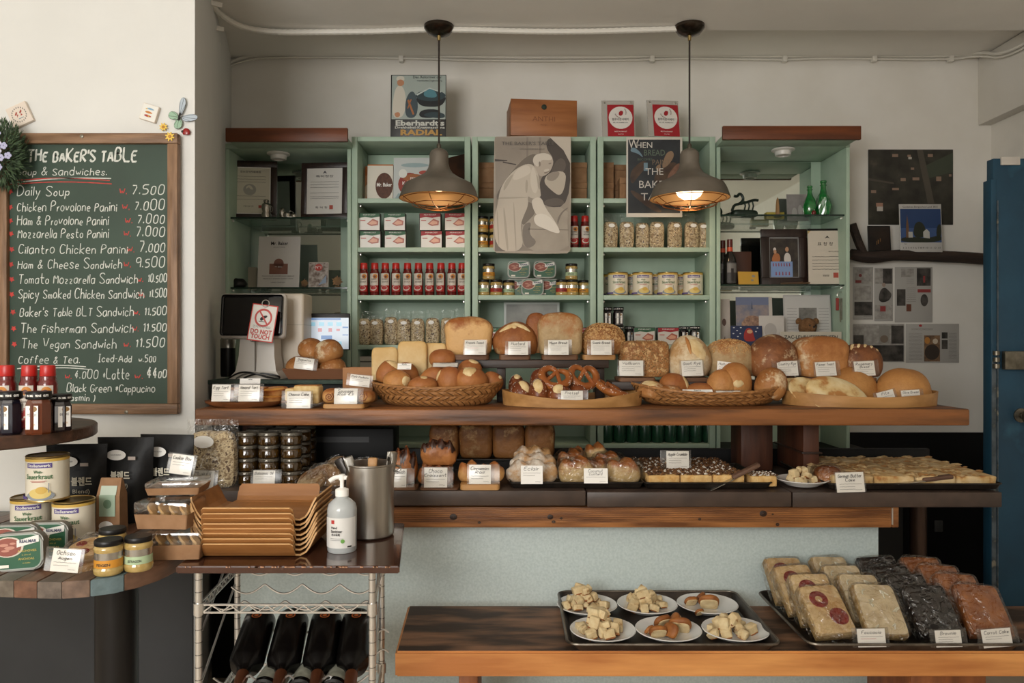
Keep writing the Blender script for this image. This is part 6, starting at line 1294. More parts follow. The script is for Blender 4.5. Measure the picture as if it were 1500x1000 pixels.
t = thing('cardboard_box', 'open orange brown cardboard box behind the left basket', 'box', at(524, 2.72, ZP + .0008)); bw2 = S(44, 2.72)
bm = bm_new(); zz = CZ - S(39, 2.72) - ZP
for q in ((-bw2 / 2, bw2 / 2, 0, .003), (-bw2 / 2, bw2 / 2, .097, .1), (-bw2 / 2, -bw2 / 2 + .003, .003, .097), (bw2 / 2 - .003, bw2 / 2, .003, .097)): box(bm, q[0], q[1], q[2], q[3], 0, zz)
ob('carton', bm, mat('kraft_orange', 'a87850', rough=.8), t, smooth=False); ob('flap', B(-bw2 / 2, bw2 / 2, -.0, .003, zz, zz + .001), MC['kraft_orange'], t)
# roll tray on the cash desk
ZD = 1.1528
t = thing('bread_carton', 'low brown cardboard tray holding four floury rolls beside the till', 'tray', at(463, 2.93, ZD)); w_ = S(96, 2.93)
bm = bm_new(); a = w_ / 2
for (p0, p1, q0, q1) in (((-a + .02, 0), (a - .02, 0), (-a, -.02), (a, -.02)), ((-a + .02, .16), (a - .02, .16), (-a, .18), (a, .18))):
    quad(bm, [(p0[0], p0[1], 0), (p1[0], p1[1], 0), (q1[0], q1[1], .04), (q0[0], q0[1], .04)])
for s_ in (-1, 1): quad(bm, [(s_ * (a - .02), 0, 0), (s_ * (a - .02), .16, 0), (s_ * a, .18, .04), (s_ * a, -.02, .04)])
quad(bm, [(-a + .02, 0, .0), (a - .02, 0, 0), (a - .02, .16, 0), (-a + .02, .16, 0)]); bmesh.ops.remove_doubles(bm, verts=bm.verts, dist=.0005); bmesh.ops.recalc_face_normals(bm, faces=bm.faces); bmesh.ops.solidify(bm, geom=list(bm.faces), thickness=.003)
ob('carton', bm, mat('kraft_brown', '7d5236', rough=.8), t, smooth=False); ob('paper_liner', B(-a + .022, a - .022, .002, .158, .0035, .0045), M_kraft, t)
g = 'floury rolls in the cardboard tray'
for i, (x0, x1, y0, y1, d, rot, n) in enumerate(((415, 455, 521, 552, 3.0, (0, .3, .2), 'lower left'), (449, 476, 520, 551, 3.04, (0, 0, 0), 'lower middle, behind the card'), (470, 508, 522, 552, 3.0, (0, -.1, 0), 'lower right'), (435, 473, 495, 524, 3.02, (0, .2, 0), 'upper left'), (464, 507, 496, 529, 3.0, (0, -.35, 0), 'upper right with flour streaks'))):
    roll('floury_roll', 'floury crusty roll in the cardboard tray, ' + n, x0, x1, y0, y1, d, K_bag, None, rot, 80 + i, g, dp=.12)
card(444, 541, 2.90, 28, 17, 'Baguette', 'Baguette', (0, 6), ry=.12, place='on the cardboard tray by the till', lines=2)
# ---------------- till area ----------------
t = thing('till_terminal', 'white till terminal with a black screen on a flared stand', 'till', P(380, 553, 3.0)); t.location.z = ZD
bm = bm_new(); prof = [(-.098, 0, .0), (-.075, .035, .012), (-.066, .1, .02), (-.062, .172, .028)]
rows = [[bm.verts.new(v) for v in ((-x_, -.055 + y_, z_), (x_, -.055 + y_, z_), (x_, .06, z_), (-x_, .06, z_))] for (x_, z_, y_) in ((.105, 0, 0), (.08, .03, .012), (.07, .09, .02), (.066, .19, .03))]
for a, b in zip(rows, rows[1:]):
    for i in range(4): bm.faces.new((a[i], a[(i + 1) % 4], b[(i + 1) % 4], b[i]))
bm.faces.new(rows[0][::-1]); bm.faces.new(rows[-1]); M_till = mat('till_white', 'c9c3ba', rough=.35)
ob('stand', bm, M_till, t, smooth=False); ob('seam', B(-.0008, .0008, -.056, -.04, .03, .16), flat('8a857d'), t)
o = ob('screen_housing', B(-.128, .128, -.012, .03, 0, .182, .016, 4), M_till, t, loc=(-.013, -.045, .158), rot=(-.14, 0, 0))
ob('bezel', B(-.121, .121, -.0145, -.011, .009, .173, .012, 3), mat('screen_black', '0c0c0e', rough=.08, spec=.6), o)
ob('back_housing', B(-.062, .062, .03, .12, .02, .17, .01), M_till, o)
printed('Unicon', .012, C_ink, t, (.0, -.0515, .146), bold=.0005)
t = thing('warning_sign', 'white and red framed sign reading DO NOT TOUCH hanging on the till screen', 'sign', P(380, 500, 2.885)); t.rotation_euler = (-.12, .13, 0)
w2, h_ = S(38, 2.89), S(55, 2.89); M_sr = flat('bb4038', .5)
ob('panel', B(-w2 / 2, w2 / 2, 0, .002, 0, h_, .0006), M_sr, t)
art('print', t, [(flat('ddd8d0'), rc(.04, .96, .03, .97)), (M_sr, ell(.5, .64, .34, .25, 28)), (flat('ddd8d1'), ell(.5, .64, .27, .195, 28)), (C_ink, [sm([(.36, .6), (.45, .68), (.62, .72), (.66, .68), (.52, .6), (.44, .54)]), rc(.34, .64, .53, .545)]), (M_sr, [(.3, .8), (.34, .83), (.7, .49), (.66, .46)])], w2, h_)
bm = bm_new(); badd(bm, 'DO NOT', .024, 0, -.0022, h_ * .205, 0, width=w2 * .82, bold=.0008); badd(bm, 'TOUCH', .024, 0, -.0022, h_ * .07, 0, width=w2 * .72, bold=.0008); badd(bm, '만지지 마세요', .012, 0, -.0022, h_ * .36, 1); ob('lettering', bm, [M_sr, flat('8d8a86')], t, smooth=False)
ob('hanging_ring', T([(.014 * math.cos(R(a * 30)), -.003, h_ + .004 + .014 * math.sin(R(a * 30))) for a in range(12)], .0018, 6, True), chrome(), t)
t = thing('receipt_printer', 'tall cream coloured box housing behind the till screen', 'printer', at(431, 3.12, ZD)); ob('housing', B(-.062, .05, -.04, .1, 0, .345, .01, 3), mat('cream_plastic', 'c4b8a6', rough=.4), t); ob('seam', B(-.0625, .0505, -.0405, .1, .215, .2165), flat('a09684'), t)
t = thing('order_monitor', 'monitor with a light blue order screen behind the rolls', 'monitor', at(480, 3.2, ZD)); w2, h_ = S(64, 3.2), S(54, 3.2)
ob('housing', B(-w2 / 2, w2 / 2, 0, .02, .11, .11 + h_, .004), C_black, t); ob('stand', B(-.02, .02, .01, .03, .004, .12), C_black, t); ob('foot', B(-.07, .07, -.02, .06, 0, .005, .002), C_black, t)
em = lambda n, c, e=.45: mat('screen_' + n, c, rough=.3, emit=e)
art('screen', t, [(em('pale', 'b9c4d0'), rc(.02, .98, .03, .88)), (em('blue', '5c7fb0'), [rc(.02, .8, .82, .87), rc(.84, .97, .6, .64), rc(.84, .97, .4, .43), rc(.35, .6, .3, .4)]), (em('cyan', '8ec0d4'), [rc(x, x + .12, y, y + .1) for x in (.1, .3, .5, .7) for y in (.66, .14)]), (em('rose', 'b77a80'), [rc(.28, .37, .5, .6), rc(.52, .6, .5, .6), rc(.7, .78, .52, .58)])], w2, h_, y0=-.0006, loc=(0, 0, .11))
t = thing('thermos_flask', 'small black and steel flask at the pillar beside the till', 'flask', at(334, 3.15, ZD)); ob('body', L([(.001, 0), (.028, 0), (.03, .01), (.03, .12), (.001, .1205)], 18, caps=False), C_black, t); ob('lid', L([(.031, .121), (.031, .155), (.024, .165), (.001, .166)], 18, caps=False), C_steel, t)
for k in range(3):
    pts = smooth_pts([(P(332 + 10 * k, 0, 2.9).x, 2.92 + .01 * k, ZD + .004), (P(350 + 8 * k, 0, 2.9).x, 2.91, ZD + .03 - .006 * k), (P(372 + 6 * k, 0, 2.9).x, 2.9, ZD + .026), (P(392 + 8 * k, 0, 2.9).x, 2.91, ZD + .006 + .004 * k), (P(406, 0, 2.9).x, 2.93, ZD + .004)], 3)
    tag(ob('power_cable', T(pts, .0035, 6), [C_black, flat('6b675f'), C_black][k]), ['lowest dark cable looped before the till foot', 'grey cable looped before the till foot', 'upper dark cable looped before the till foot'][k], 'cable')
# ---------------- ledge goods ----------------
t = muesli_bag(P(312, 716, 2.42), 'large clear bag of muesli with an oval label at the left end of the ledge', None, w=.165, h=.235, fill=.195, seed=3); t.location.z = ZL + .004
for ch in t.children:
    if ch.name.startswith('sticker'): ch.location = (-.012, -.004, .0)
t.scale = (1, 1.6, .92)
M_oil = mat('oil_glass', '4a3210', '2b1d0a', rough=.08, scale=30, coat=.9); M_clid = mat('clear_lid', '6d675c', rough=.12, alpha=.75, metal=.3)
j0 = None
for r, (d, xs_) in enumerate(((2.47, (362, 394, 427)), (2.56, (376, 408, 441)), (2.66, (388, 418, 449)))):
    for c, x in enumerate(xs_):
        for k in range(4):
            lb = 'squat dark oil jar, %s of its stack, %s stack of the %s row' % (('bottom', 'second', 'third', 'top')[k], ('left', 'middle', 'right')[c], ('front', 'middle', 'rear')[r])
            loc = at(x, d, ZL + .004 + k * .0425)
            if j0 is None:
                j0 = thing('oil_jar', lb, 'jar', loc, group='stacked oil jars'); ob('glass_jar', L([(.001, 0), (.03, 0), (.034, .004), (.0345, .024), (.031, .03), (.001, .0305)], 22, caps=False), M_oil, j0)
                ob('lid', L([(.033, .0308), (.0345, .032), (.0345, .039), (.033, .0415), (.03, .042), (.028, .040), (.001, .0398)], 22, caps=False), M_clid, j0)
            else: dup(j0, loc, random.uniform(0, 3), lb)
card(386, 712, 2.41, 32, 23, 'Balsamic Oil', 'Balsamic Oil', (4, 10), place='before the stacked jars', lines=2); card(295, 718, 2.37, 33, 29, 'Muesli', 'Muesli', (0, 6), ry=.04, place='in front of the big muesli bag')
M_flatb = crust('crust_muffin', 'ab8a62', '8a6238', 'c4ab84', 14, (.5, .62), gz=(.2, 1)); M_wrap = film('wrap_film', .16, .07, .35, 1, 30)
for i, (x, y, r, d, rot, n) in enumerate(((478, 716, .06, 2.46, (1.15, 0, .1), 'front, facing out'), (490, 700, .052, 2.52, (1.2, .1, .1), 'behind the front one'), (498, 690, .05, 2.58, (1.3, 0, 0), 'upper left behind'), (533, 702, .062, 2.55, (1.25, 0, -.15), 'right stack, front'), (545, 700, .058, 2.60, (1.3, 0, -.1), 'right stack, rear'), (459, 722, .05, 2.45, (.5, -.5, .3), 'lowest, lying at the left'))):
    t = thing('round_flat_loaf', 'bagged floury round flat loaf, ' + n, 'bread', P(x, y, d), group='bagged round flat loaves'); t.rotation_euler = rot; t.location.z = max(t.location.z, ZL + .006)
    bm = L([(.001, 0), (r * .85, 0), (r, .008), (r, .018), (r * .85, .026), (.001, .028)], 26, caps=False); ob('crust', bm, M_flatb, t)
    bm = blob(r * 2.2, r * 2.25, .036, .5, .8, 18, 8, .1, amp=.004, fr=40, seed=i, c=(0, 0, -.003)); ob('film', bm, M_wrap, t)
t = thing('bread_holder', 'dark low tray under the bagged round loaves', 'tray', at(505, 2.5, ZL + .003)); ob('base', B(-.13, .12, -.03, .13, 0, .006, .002), C_black, t); ob('lip', B(-.13, .12, -.034, -.03, 0, .016, .001), C_black, t)
t = thing('black_appliance', 'large black appliance box in the dark under the plank', 'appliance', at(500, 2.72, ZL + .005)); ob('housing', B(-.2, .19, 0, .13, 0, .15, .006), W_black, t); ob('vent', B(-.1, .1, -.001, 0, .1, .12), flat('262626'), t)
# dark tin with four loaves at the back
t = thing('loaf_stand', 'dark low stand under the four lobed loaves behind the pastries', 'stand', at(722, 2.8, ZL + .003)); ob('top', B(-.26, .26, -.06, .065, .03, .038, .002), C_black, t); ob('body', B(-.25, .25, -.055, .06, 0, .0295), C_black, t)
K_brownpan = crust('crust_brownpan', '9a6430', '6e421c', 'c49a64', 10, (.56, .66), gz=(.3, 1.0))  # darker brown, partly floured crust of the lobed pan loaves
for i, (x0, x1) in enumerate(((631, 673), (674, 722), (722, 768), (769, 812))):
    t, tr, w_, h = loaf('lobed_loaf', 'brown lobed pan loaf in the dark under the plank, %s from the left' % ORD[i], 'split', x0, x1, 618, 667, 2.81, .11, K_brownpan, 90 + i, group='lobed pan loaves'); t.location.z = ZL + .0412
# pastries
def pastry(label, x0, x1, y0, y1, d, m, seed, cuts=3, g='pastries on the ledge', dp=.07, name='pastry', glaze=None, z=None):
    t = thing(name, label, 'pastry', P((x0 + x1) / 2, y1, d), group=g); w_, h = S(x1 - x0, d), S(y1 - y0, d)
    if z is not None: t.location.z = z
    def fn(p, x, y, zz):
        p.z *= 1 + .12 * math.sin(x * cuts * 3.1 + y * 2); p.y *= 1 + .06 * math.sin(x * cuts * 3.1); return p
    bm = blob(w_, dp, h, .8, .75, 30, 14, .25, amp=.003, fr=34, seed=seed, fn=fn); tr = bvh(bm); ob('dough', bm, m, t)
    if glaze:
        b2 = bm_new()
        for k in range(cuts): patch(tr, ((-.35 + .7 * k / max(1, cuts - 1)) * w_, -.01, h * .8), (0, .45, -1), (1, 0, 0), w_ * .16, h * .35, .0022, jit=.5, seed=seed + k, bm=b2)
        ob('glaze', b2, glaze, t)
    return t, tr, w_, h
K_choc = crust('crust_choc', 'b8763c', '7d4420', gz=(.25, .85), bump=.4, rough=.35); M_choc = mat('chocolate', '2a160e', '3d2014', rough=.35, scale=50)
for a, b, y, n, m in ((575, 611, 717, 'thin round board under the danish', M_bw), (615, 672, 716, 'thin oval board under the chocolate croissants', M_bw), (674, 732, 711, 'thick tan board under the cinnamon rolls, jutting over the edge', M_lw)):
    o = wboard(n, a, b, y, 2.36, .12, .006 if m is M_bw else .018, m); o.location.z = ZL + .004
pastry('danish with dark icing partly behind the steel pot', 573, 612, 663, 712, 2.44, K_choc, 1, 3, z=ZL + .011, glaze=M_choc)
pastry('lower chocolate croissant behind its card', 612, 666, 686, 714, 2.42, K_choc, 2, 4, z=ZL + .011); pastry('upper dark-striped chocolate croissant on top of the other', 616, 669, 645, 680, 2.43, K_choc, 3, 4, glaze=M_choc); pastry('middle chocolate croissant hidden between two others', 618, 664, 670, 692, 2.46, K_choc, 4, 4)
pastry('left cinnamon roll of the pair on the tan board', 671, 706, 682, 709, 2.42, K_past, 5, 2, z=ZL + .0225); pastry('right cinnamon roll of the pair on the tan board', 702, 739, 684, 709, 2.42, K_past, 6, 2, z=ZL + .0225)
card(585, 714, 2.37, 20, 27, 'Danish', 'half hidden behind the steel pot', (0, 12), place='', lines=2); card(638, 714, 2.35, 34, 29, 'Choco', 'Choco Croissant', (4, 9), title2='Croissant', lines=2, place='before the dark croissants'); card(703, 708, 2.355, 32, 28, 'Cinnamon', 'Cinnamon Roll', (3, 13), title2='Roll', lines=2, place='on the tan board', z=ZL + .0225)
def black_tray(label, px0, px1, d0, d1, h=.018):
    x0, x1 = P(px0, 0, d0).x, P(px1, 0, d0).x; t = thing('baking_tray', label, 'tray', ((x0 + x1) / 2, (d0 + d1) / 2, ZL + .0045)); a, b = (x1 - x0) / 2, (d1 - d0) / 2
    bm = bm_new(); prism(bm, rrect(-a + .01, a - .01, -b + .01, b - .01, .01), 0, .002)
    o0 = rrect(-a + .01, a - .01, -b + .01, b - .01, .01); o1 = rrect(-a, a, -b, b, .015); lo = [bm.verts.new((p[0], p[1], 0)) for p in o0]; hi = [bm.verts.new((p[0], p[1], h)) for p in o1]; n = len(lo)
    for i in range(n): bm.faces.new((lo[i], lo[(i + 1) % n], hi[(i + 1) % n], hi[i]))
    ob('pan', bm, mat('tray_black', '1f1b18', '2f2822', rough=.35, scale=30, metal=.4), t); ob('rim', T([(p[0], p[1], h) for p in o1], .0025, 6, True), MC['tray_black'], t); return t
black_tray('black baking tray under the eclairs and custard buns', 746, 944, 2.38, 2.72)
K_sugar = crust('crust_sugar', 'c49a68', 'b0804c', 'ddd3c4', 8, (.42, .55), gz=(.2, 1))
for i, (x0, x1, y0, y1, d, n) in enumerate(((740, 817, 676, 708, 2.46, 'lowest, in front'), (746, 815, 664, 690, 2.50, 'second from below'), (752, 808, 654, 676, 2.54, 'topmost at the back'))):
    pastry('sugar-dusted eclair, ' + n, x0, x1, y0, y1, d, K_sugar, 10 + i, 3, 'eclairs', name='eclair', z=ZL + .008 if i == 0 else None)
K_bun = crust('crust_bun', 'd9b880', 'a4602a', gz=(.45, .8), bump=.1, rough=.3)
for i, (x0, x1, y0, y1, d, n) in enumerate(((818, 873, 673, 708, 2.46, 'front left'), (888, 938, 674, 708, 2.46, 'front right'), (852, 893, 672, 702, 2.5, 'front middle behind the card'), (816, 858, 660, 692, 2.56, 'second row left'), (870, 912, 663, 692, 2.56, 'second row right'), (856, 890, 650, 678, 2.64, 'rearmost right'), (832, 858, 655, 676, 2.66, 'rearmost left'))):
    t, tr, w_, h = pastry('glossy braided custard bun, ' + n, x0, x1, y0, y1, d, K_bun, 20 + i, 2, 'custard buns', name='custard_bun', z=ZL + .008 if y1 == 708 else None)
    if i < 5: ob('film', blob(w_ * 1.18, .09, h * 1.08, .6, .6, 18, 9, .2, amp=.005, fr=35, seed=i), M_wrap, t)
card(779, 709, 2.37, 32, 27, 'Eclair', 'Eclair', lines=2, place='before the sugar-dusted pastries'); card(873, 708, 2.37, 35, 22, 'Coconut', 'Coconut Custard', title2='Custard', lines=1, place='before the glossy buns')
# crumble sheet
black_tray('black baking tray holding the apple crumble cake', 944, 1132, 2.375, 2.76)
M_cake = mat('cake_crumb', 'dab77c', 'c99a58', rough=.85, scale=45, bump=.4, bscale=80); M_crumb = mat('crumble_brown', '3d2516', '7d5530', rough=.7, scale=60); M_sug = mat('icing_sugar', 'd9d2c6', rough=.8)
def crumbs(w_, dp, z, n, s, rng, frac=.3):
    bm = bm_new()
    for i in range(n):
        p = Vector((rng.uniform(-.5, .5) * w_, rng.uniform(-.5, .5) * dp, z + rng.uniform(0, .004))); r = s * rng.uniform(.5, 1.4); mi = 1 if rng.random() < frac else 0
        v = [bm.verts.new(p + Vector(q) * r) for q in ((1, 0, 0), (0, 1, .1), (-1, .1, 0), (0, -1, 0), (.1, 0, .8 if s < .01 else .3), (0, 0, -.4))]
        for a, b in ((0, 1), (1, 2), (2, 3), (3, 0)):
            for q in (4, 5): f = bm.faces.new((v[a], v[b], v[q])); f.material_index = mi
    return bm
def sheet_cake(x0, x1, d0, d1, nx, ny, h, m, top, label, group, s, frac, cr):
    rng = random.Random(4); w_, dp = (x1 - x0) / nx, (d1 - d0) / ny; pr = []
    rows_ = ['front row', 'second row', 'third row', 'rear row']
    for v in range(3):
        pr.append((blob(w_ * 1.0, dp * 1.0, h, .2, .2, 28, 14, .05, amp=.005 if nx == 4 else .0025, fr=30, seed=v), crumbs(w_ * .98, dp * .98, h - .001, cr, s, rng, frac)))
    base = []
    for v, (b, c) in enumerate(pr):
        t = thing('cake_piece', 'x', 'cake', (0, 0, 0), group=group); ob('sponge', b, m, t); tag(ob('topping', c, top, t, smooth=False), kind='stuff'); base.append(t)
    used = set()
    for j in range(ny):
        for i in range(nx):
            v = (i * 2 + j) % 3; loc = (x0 + (i + .5) * w_, d0 + (j + .5) * dp, ZL + .0075); lb = '%s, %s, %s from the left' % (label, rows_[j], ORD[i])
            if v not in used: used.add(v); t = base[v]; t.location = loc; t['label'] = lb
            else: dup(base[v], loc, 0, lb)
sheet_cake(P(950, 0, 2.40).x, P(1092, 0, 2.40).x, 2.4, 2.74, 3, 4, .036, M_cake, [M_crumb, M_sug], 'square of apple crumble cake with icing sugar', 'apple crumble pieces', .0055, .13, 170)
t = thing('cake_piece', 'separate square of apple crumble cake right of the server', 'cake', P(1114, 710, 2.43), group='apple crumble pieces'); ob('sponge', blob(.085, .075, .034, .2, .2, 16, 8, .05, amp=.0025, fr=30, seed=7), M_cake, t); tag(ob('topping', crumbs(.083, .073, .033, 150, .0042, random.Random(8), .4), [M_crumb, M_sug], t, smooth=False), kind='stuff'); t.location.z = ZL + .0075
card(993, 690, 2.5, 33, 26, 'Apple Crumble', 'Apple Crumble', (9, 3), z=ZL + .046, lines=3, rx=-.1, place='standing on the cake')
def server(label, x, y, d, rot, z):
    t = thing('cake_server', label, 'cake server', at(x, d, z)); t.rotation_euler = rot
    ob('handle', B(0, .10, -.012, .012, -.006, .008, .005), mat('server_wood', '6e5140', '543a2c', rough=.6, scale=40, stretch=(.2, 1, 1)), t); ob('blade', B(-.09, .0, -.022, .022, -.001, .001), C_steel, t)
server('cake server with worn wooden handle sticking out of the apple crumble', 1072, 2.42, 2.40, (0, -.42, .12), ZL + .034); server('cake server with wooden handle lying on the butter cake', 1350, 0, 2.385, (0, -.1, .05), ZL + .03)
black_tray('black baking tray holding the butter cake, right end of the ledge', 1214, 1470, 2.36, 2.8)
M_butter = mat('butter_cake', 'd3b98c', 'bf9a62', rough=.85, scale=26, det=6, bump=.5, bscale=60, c3='a06c3a', pos=(.4, .6)); M_alm = mat('almond', 'd3b98c', 'b08a55', rough=.7, scale=60)
sheet_cake(P(1222, 0, 2.38).x, P(1463, 0, 2.38).x, 2.38, 2.78, 4, 4, .036, M_butter, [M_alm, mat('sugar_crust', 'a87c4a', rough=.6)], 'flat piece of German butter cake', 'butter cake pieces', .012, .35, 14)
card(1247, 721, 2.345, 41, 29, 'German Butter', 'German Butter Cake', (2, 2), title2='Cake', ry=-.03, place='at the left of the butter cake')
# sample plate on the ledge
M_china = mat('white_china', 'd8d6d2', rough=.2, coat=.3); cube = {}
def plate(label, x, d, z, r, g=None):
    t = thing('sample_plate', label, 'plate', at(x, d, z), group=g)
    ob('dish', L([(.001, 0), (r * .62, 0), (r * .66, .003), (r * .97, .016), (r, .018), (r * .98, .020), (r * .64, .007), (.001, .0055)], 36, caps=False), M_china, t); ob('foot_ring', L([(r * .5, -.0018), (r * .53, -.0018), (r * .53, .001), (r * .5, .001)], 24, caps=False), M_china, t); return t
M_cr1 = mat('crumb_pale', 'dccaa0', 'cbb184', rough=.85, scale=60, bump=.4, c3='9a7448', pos=(.3, .62)); M_cr2 = mat('crumb_crust', 'a4662c', '7a431a', rough=.6, scale=40)
def cubes(x, d, z, r, n, label, g, hh, crusty=False, seed=1, s=.024, off=(0, 0)):
    rng = random.Random(seed); X = at(x, d, 0).x; key = 'c' if crusty else 'p'
    for i in range(n):
        lv = 0 if i < n * .5 else (1 if i < n * .82 else 2); a = i * 2.39996 + seed; q = math.sqrt(((i % max(1, int(n * .5))) + .5) / max(1, n * .5)) * r * (.8, .5, .22)[lv]
        sc = rng.uniform(.8, 1.2) * s / .024; loc = (X + off[0] + q * math.cos(a), d + off[1] + q * math.sin(a) * .9, z + .009 + lv * hh)
        rot = (rng.uniform(-.5, .5), rng.uniform(-.5, .5), rng.uniform(0, 3))
        k = key + str(i % 3); o8 = int((math.degrees(math.atan2(math.sin(a), math.cos(a))) + 382.5) // 45) % 8
        lbl = '%s, %s, %s' % (label, ('bottom layer', 'upper layer', 'topmost')[lv], ('right', 'rear right', 'rear', 'rear left', 'left', 'front left', 'front', 'front right')[o8] + (' edge' if q > r * .5 else ' of centre'))
        if k not in cube:
            t = thing('bread_cube', lbl, 'bread', loc, group=g); t.rotation_euler = rot; cube[k] = t
            bm = blob((.026, .022, .032)[i % 3], .022, (.02, .024, .018)[i % 3], .3, .3, 12, 6, .05, amp=.0025, fr=60, seed=i); ob('crumb', bm, M_cr1, t)
            b2 = B(-.0105, .0105, -.0105, .0105, -.001, .003 if not crusty else .007, .001, 1); ob('crust', b2, M_cr2, t); t.scale = (sc,) * 3
        else: dup(cube[k], loc, None, lbl, g, rot=rot, scale=sc)
plate('small white plate of cake samples on the ledge between the two cakes', 1175, 2.44, ZL + .006, .083)
cubes(1172, 2.44, ZL + .006, .07, 13, 'pale cake sample cube on the white ledge plate', 'cake samples on the ledge plate', .016, seed=5)
t = thing('wrapped_pastry', 'wrapped brown pastry left of the butter cake behind its card', 'pastry', P(1212, 716, 2.45)); t.location.z = ZL + .005; ob('dough', blob(.085, .08, .06, .8, .8, 24, 12, .25, amp=.004, fr=30, seed=3), K_choc, t); ob('film', blob(.1, .09, .066, .6, .6, 18, 9, .2, amp=.006, fr=35, seed=2), M_wrap, t)
# ---------------- display table at the left ----------------
ZT_ = CZ - .52
t = thing('display_table', 'small rounded table of reclaimed wooden slats on a black column', 'table', (-1.2, 1.96, 0))
out = [(-1.75, 1.64), (-1.12, 1.638), (-1.04, 1.628), (-.975, 1.625), (-.925, 1.636), (-.88, 1.66), (-.845, 1.70), (-.822, 1.75), (-.812, 1.82), (-.812, 2.3), (-1.75, 2.3)]
cols = [('6e6258', '50463e'), ('75533f', '5a3d2d'), ('6d6458', '564c42'), ('6b4a35', '503527'), ('7a6a58', '5c5044'), ('7a5a46', '5e4434'), ('6b7d80', '59696b'), ('7a6252', '5c4a3e')]
xs_ = [-.812 - i * .0545 for i in range(18)]
def clipx(poly_, x0, x1):
    for s, xv in ((1, x0), (-1, x1)):
        o_ = []
        for i in range(len(poly_)):
            a, b = poly_[i], poly_[(i + 1) % len(poly_)]; ia, ib = s * (a[0] - xv) >= 0, s * (b[0] - xv) >= 0
            if ia: o_.append(a)
            if ia != ib: f = (xv - a[0]) / (b[0] - a[0]); o_.append((xv, a[1] + (b[1] - a[1]) * f))
        poly_ = o_
        if not poly_: return []
    return poly_
for i, x1 in enumerate(xs_[:-1]):
    pg_ = clipx(out, xs_[i + 1] + .0012, x1 - .0002)
    if len(pg_) < 3: continue
    bm = bm_new(); prism(bm, pg_, ZT_ - .037, ZT_ - .001 * (i % 2), bev=.0012); c = cols[(i + 5) % 8]
    wob('slat', bm, wood('slat_%d' % ((i + 5) % 8), c[0], c[1], 'y', 6, .4, .15, c3='8a8072' if i % 3 == 0 else None), t)
wob('column', T([(-1.0, 1.9, .02), (-1.0, 1.9, ZT_ - .04)], .05, 24), C_black, t); wob('foot', L([(.001, 0), (.25, 0), (.25, .012), (.06, .03), (.001, .03)], 32, caps=False, c=(-1.0, 1.9, 0)), C_black, t)
t = thing('raised_shelf', 'round dark wooden shelf raised above the display table on a post', 'shelf', (-1.39, 1.94, ZT_)); ZJ = CZ - .222
wob('top', L([(.001, ZJ - .032), (.275, ZJ - .032), (.28, ZJ - .028), (.28, ZJ - .003), (.277, ZJ), (.001, ZJ)], 48, caps=False, c=(-1.39, 1.94, 0)), wood('shelf_dark', '5e4030', '3c281d', 'x', 5, .4), t)
wob('post', T([(-1.42, 1.98, ZT_ + .001), (-1.42, 1.98, ZJ - .032)], .025, 16), C_black, t)
for i, (x, d) in enumerate(((10, 1.95), (43, 1.95), (70, 1.95))): dup(b0, at(x, d, ZJ + .0006), .15 * (i - 1), 'red-capped ketchup bottle on the raised shelf, ' + ['leftmost', 'middle', 'rightmost'][i], 'ketchup bottles on the raised shelf')
jb = jam_jar(at(14, 1.80, ZJ + .0006), 'dark blueberry jam jar, leftmost on the raised shelf', 'jam jars on the raised shelf', '1a1620', 'BLAUBEERE'); jb.scale = (.82, .82, 1.12)
jb = jam_jar(at(57, 1.80, ZJ + .0006), 'amber peach jam jar between two dark ones on the raised shelf', 'jam jars on the raised shelf', '5c2a10', 'PEACH'); jb.scale = (.82, .82, 1.12)
dup(j0jam, at(88, 1.86, ZJ + .0006), .9, 'dark jam jar turned sideways at the right of the raised shelf')

# cans, tins, jars on the table
z0 = ZT_ + .0008
cn = [dup(c0, at(108, 1.93, z0), .12, 'lower right of the three large cabbage cans, whole label showing', 'large cans on the display table'), dup(c0, at(47, 1.97, z0), .35, 'lower left of the three large cabbage cans, behind the fish tins', 'large cans on the display table'), dup(c0, at(70, 1.92, z0 + .1162), .12, 'top can standing on the two other large cabbage cans', 'large cans on the display table')]
dup(ft, at(26, 1.70, z0), .0, 'front anchovy tin with meat picture at the table edge', 'anchovy tins on the display table', rot=(-.05, -.05, .12)); dup(ft, at(63, 1.80, z0), 0, 'second anchovy tin behind the front one before the cans', 'anchovy tins on the display table', rot=(-.05, .0, .1)); dup(ft, at(20, 1.78, z0), 0, 'anchovy tin hidden behind the front one at the left', 'anchovy tins on the display table', rot=(0, 0, .1))
dup(jl['orange'], at(159, 1.685, z0), .1, 'orange-labelled mustard jar at the front of the table', 'mustard jars on the display table', scale=(1, 1, .98)); dup(jl['green'], at(203, 1.715, z0), .15, 'green-labelled mustard jar right of the orange one', 'mustard jars on the display table', scale=(1, 1, .98)); dup(jl['orange'], at(165, 1.78, z0), 1.2, 'mustard jar standing behind the front pair on the table', 'mustard jars on the display table')
card(93, 838, 1.63, 41, 33, 'Ochsen', 'Ochsen Augen', (10, 6), title2='Augen', ry=.08, place='at the table edge', lines=2)
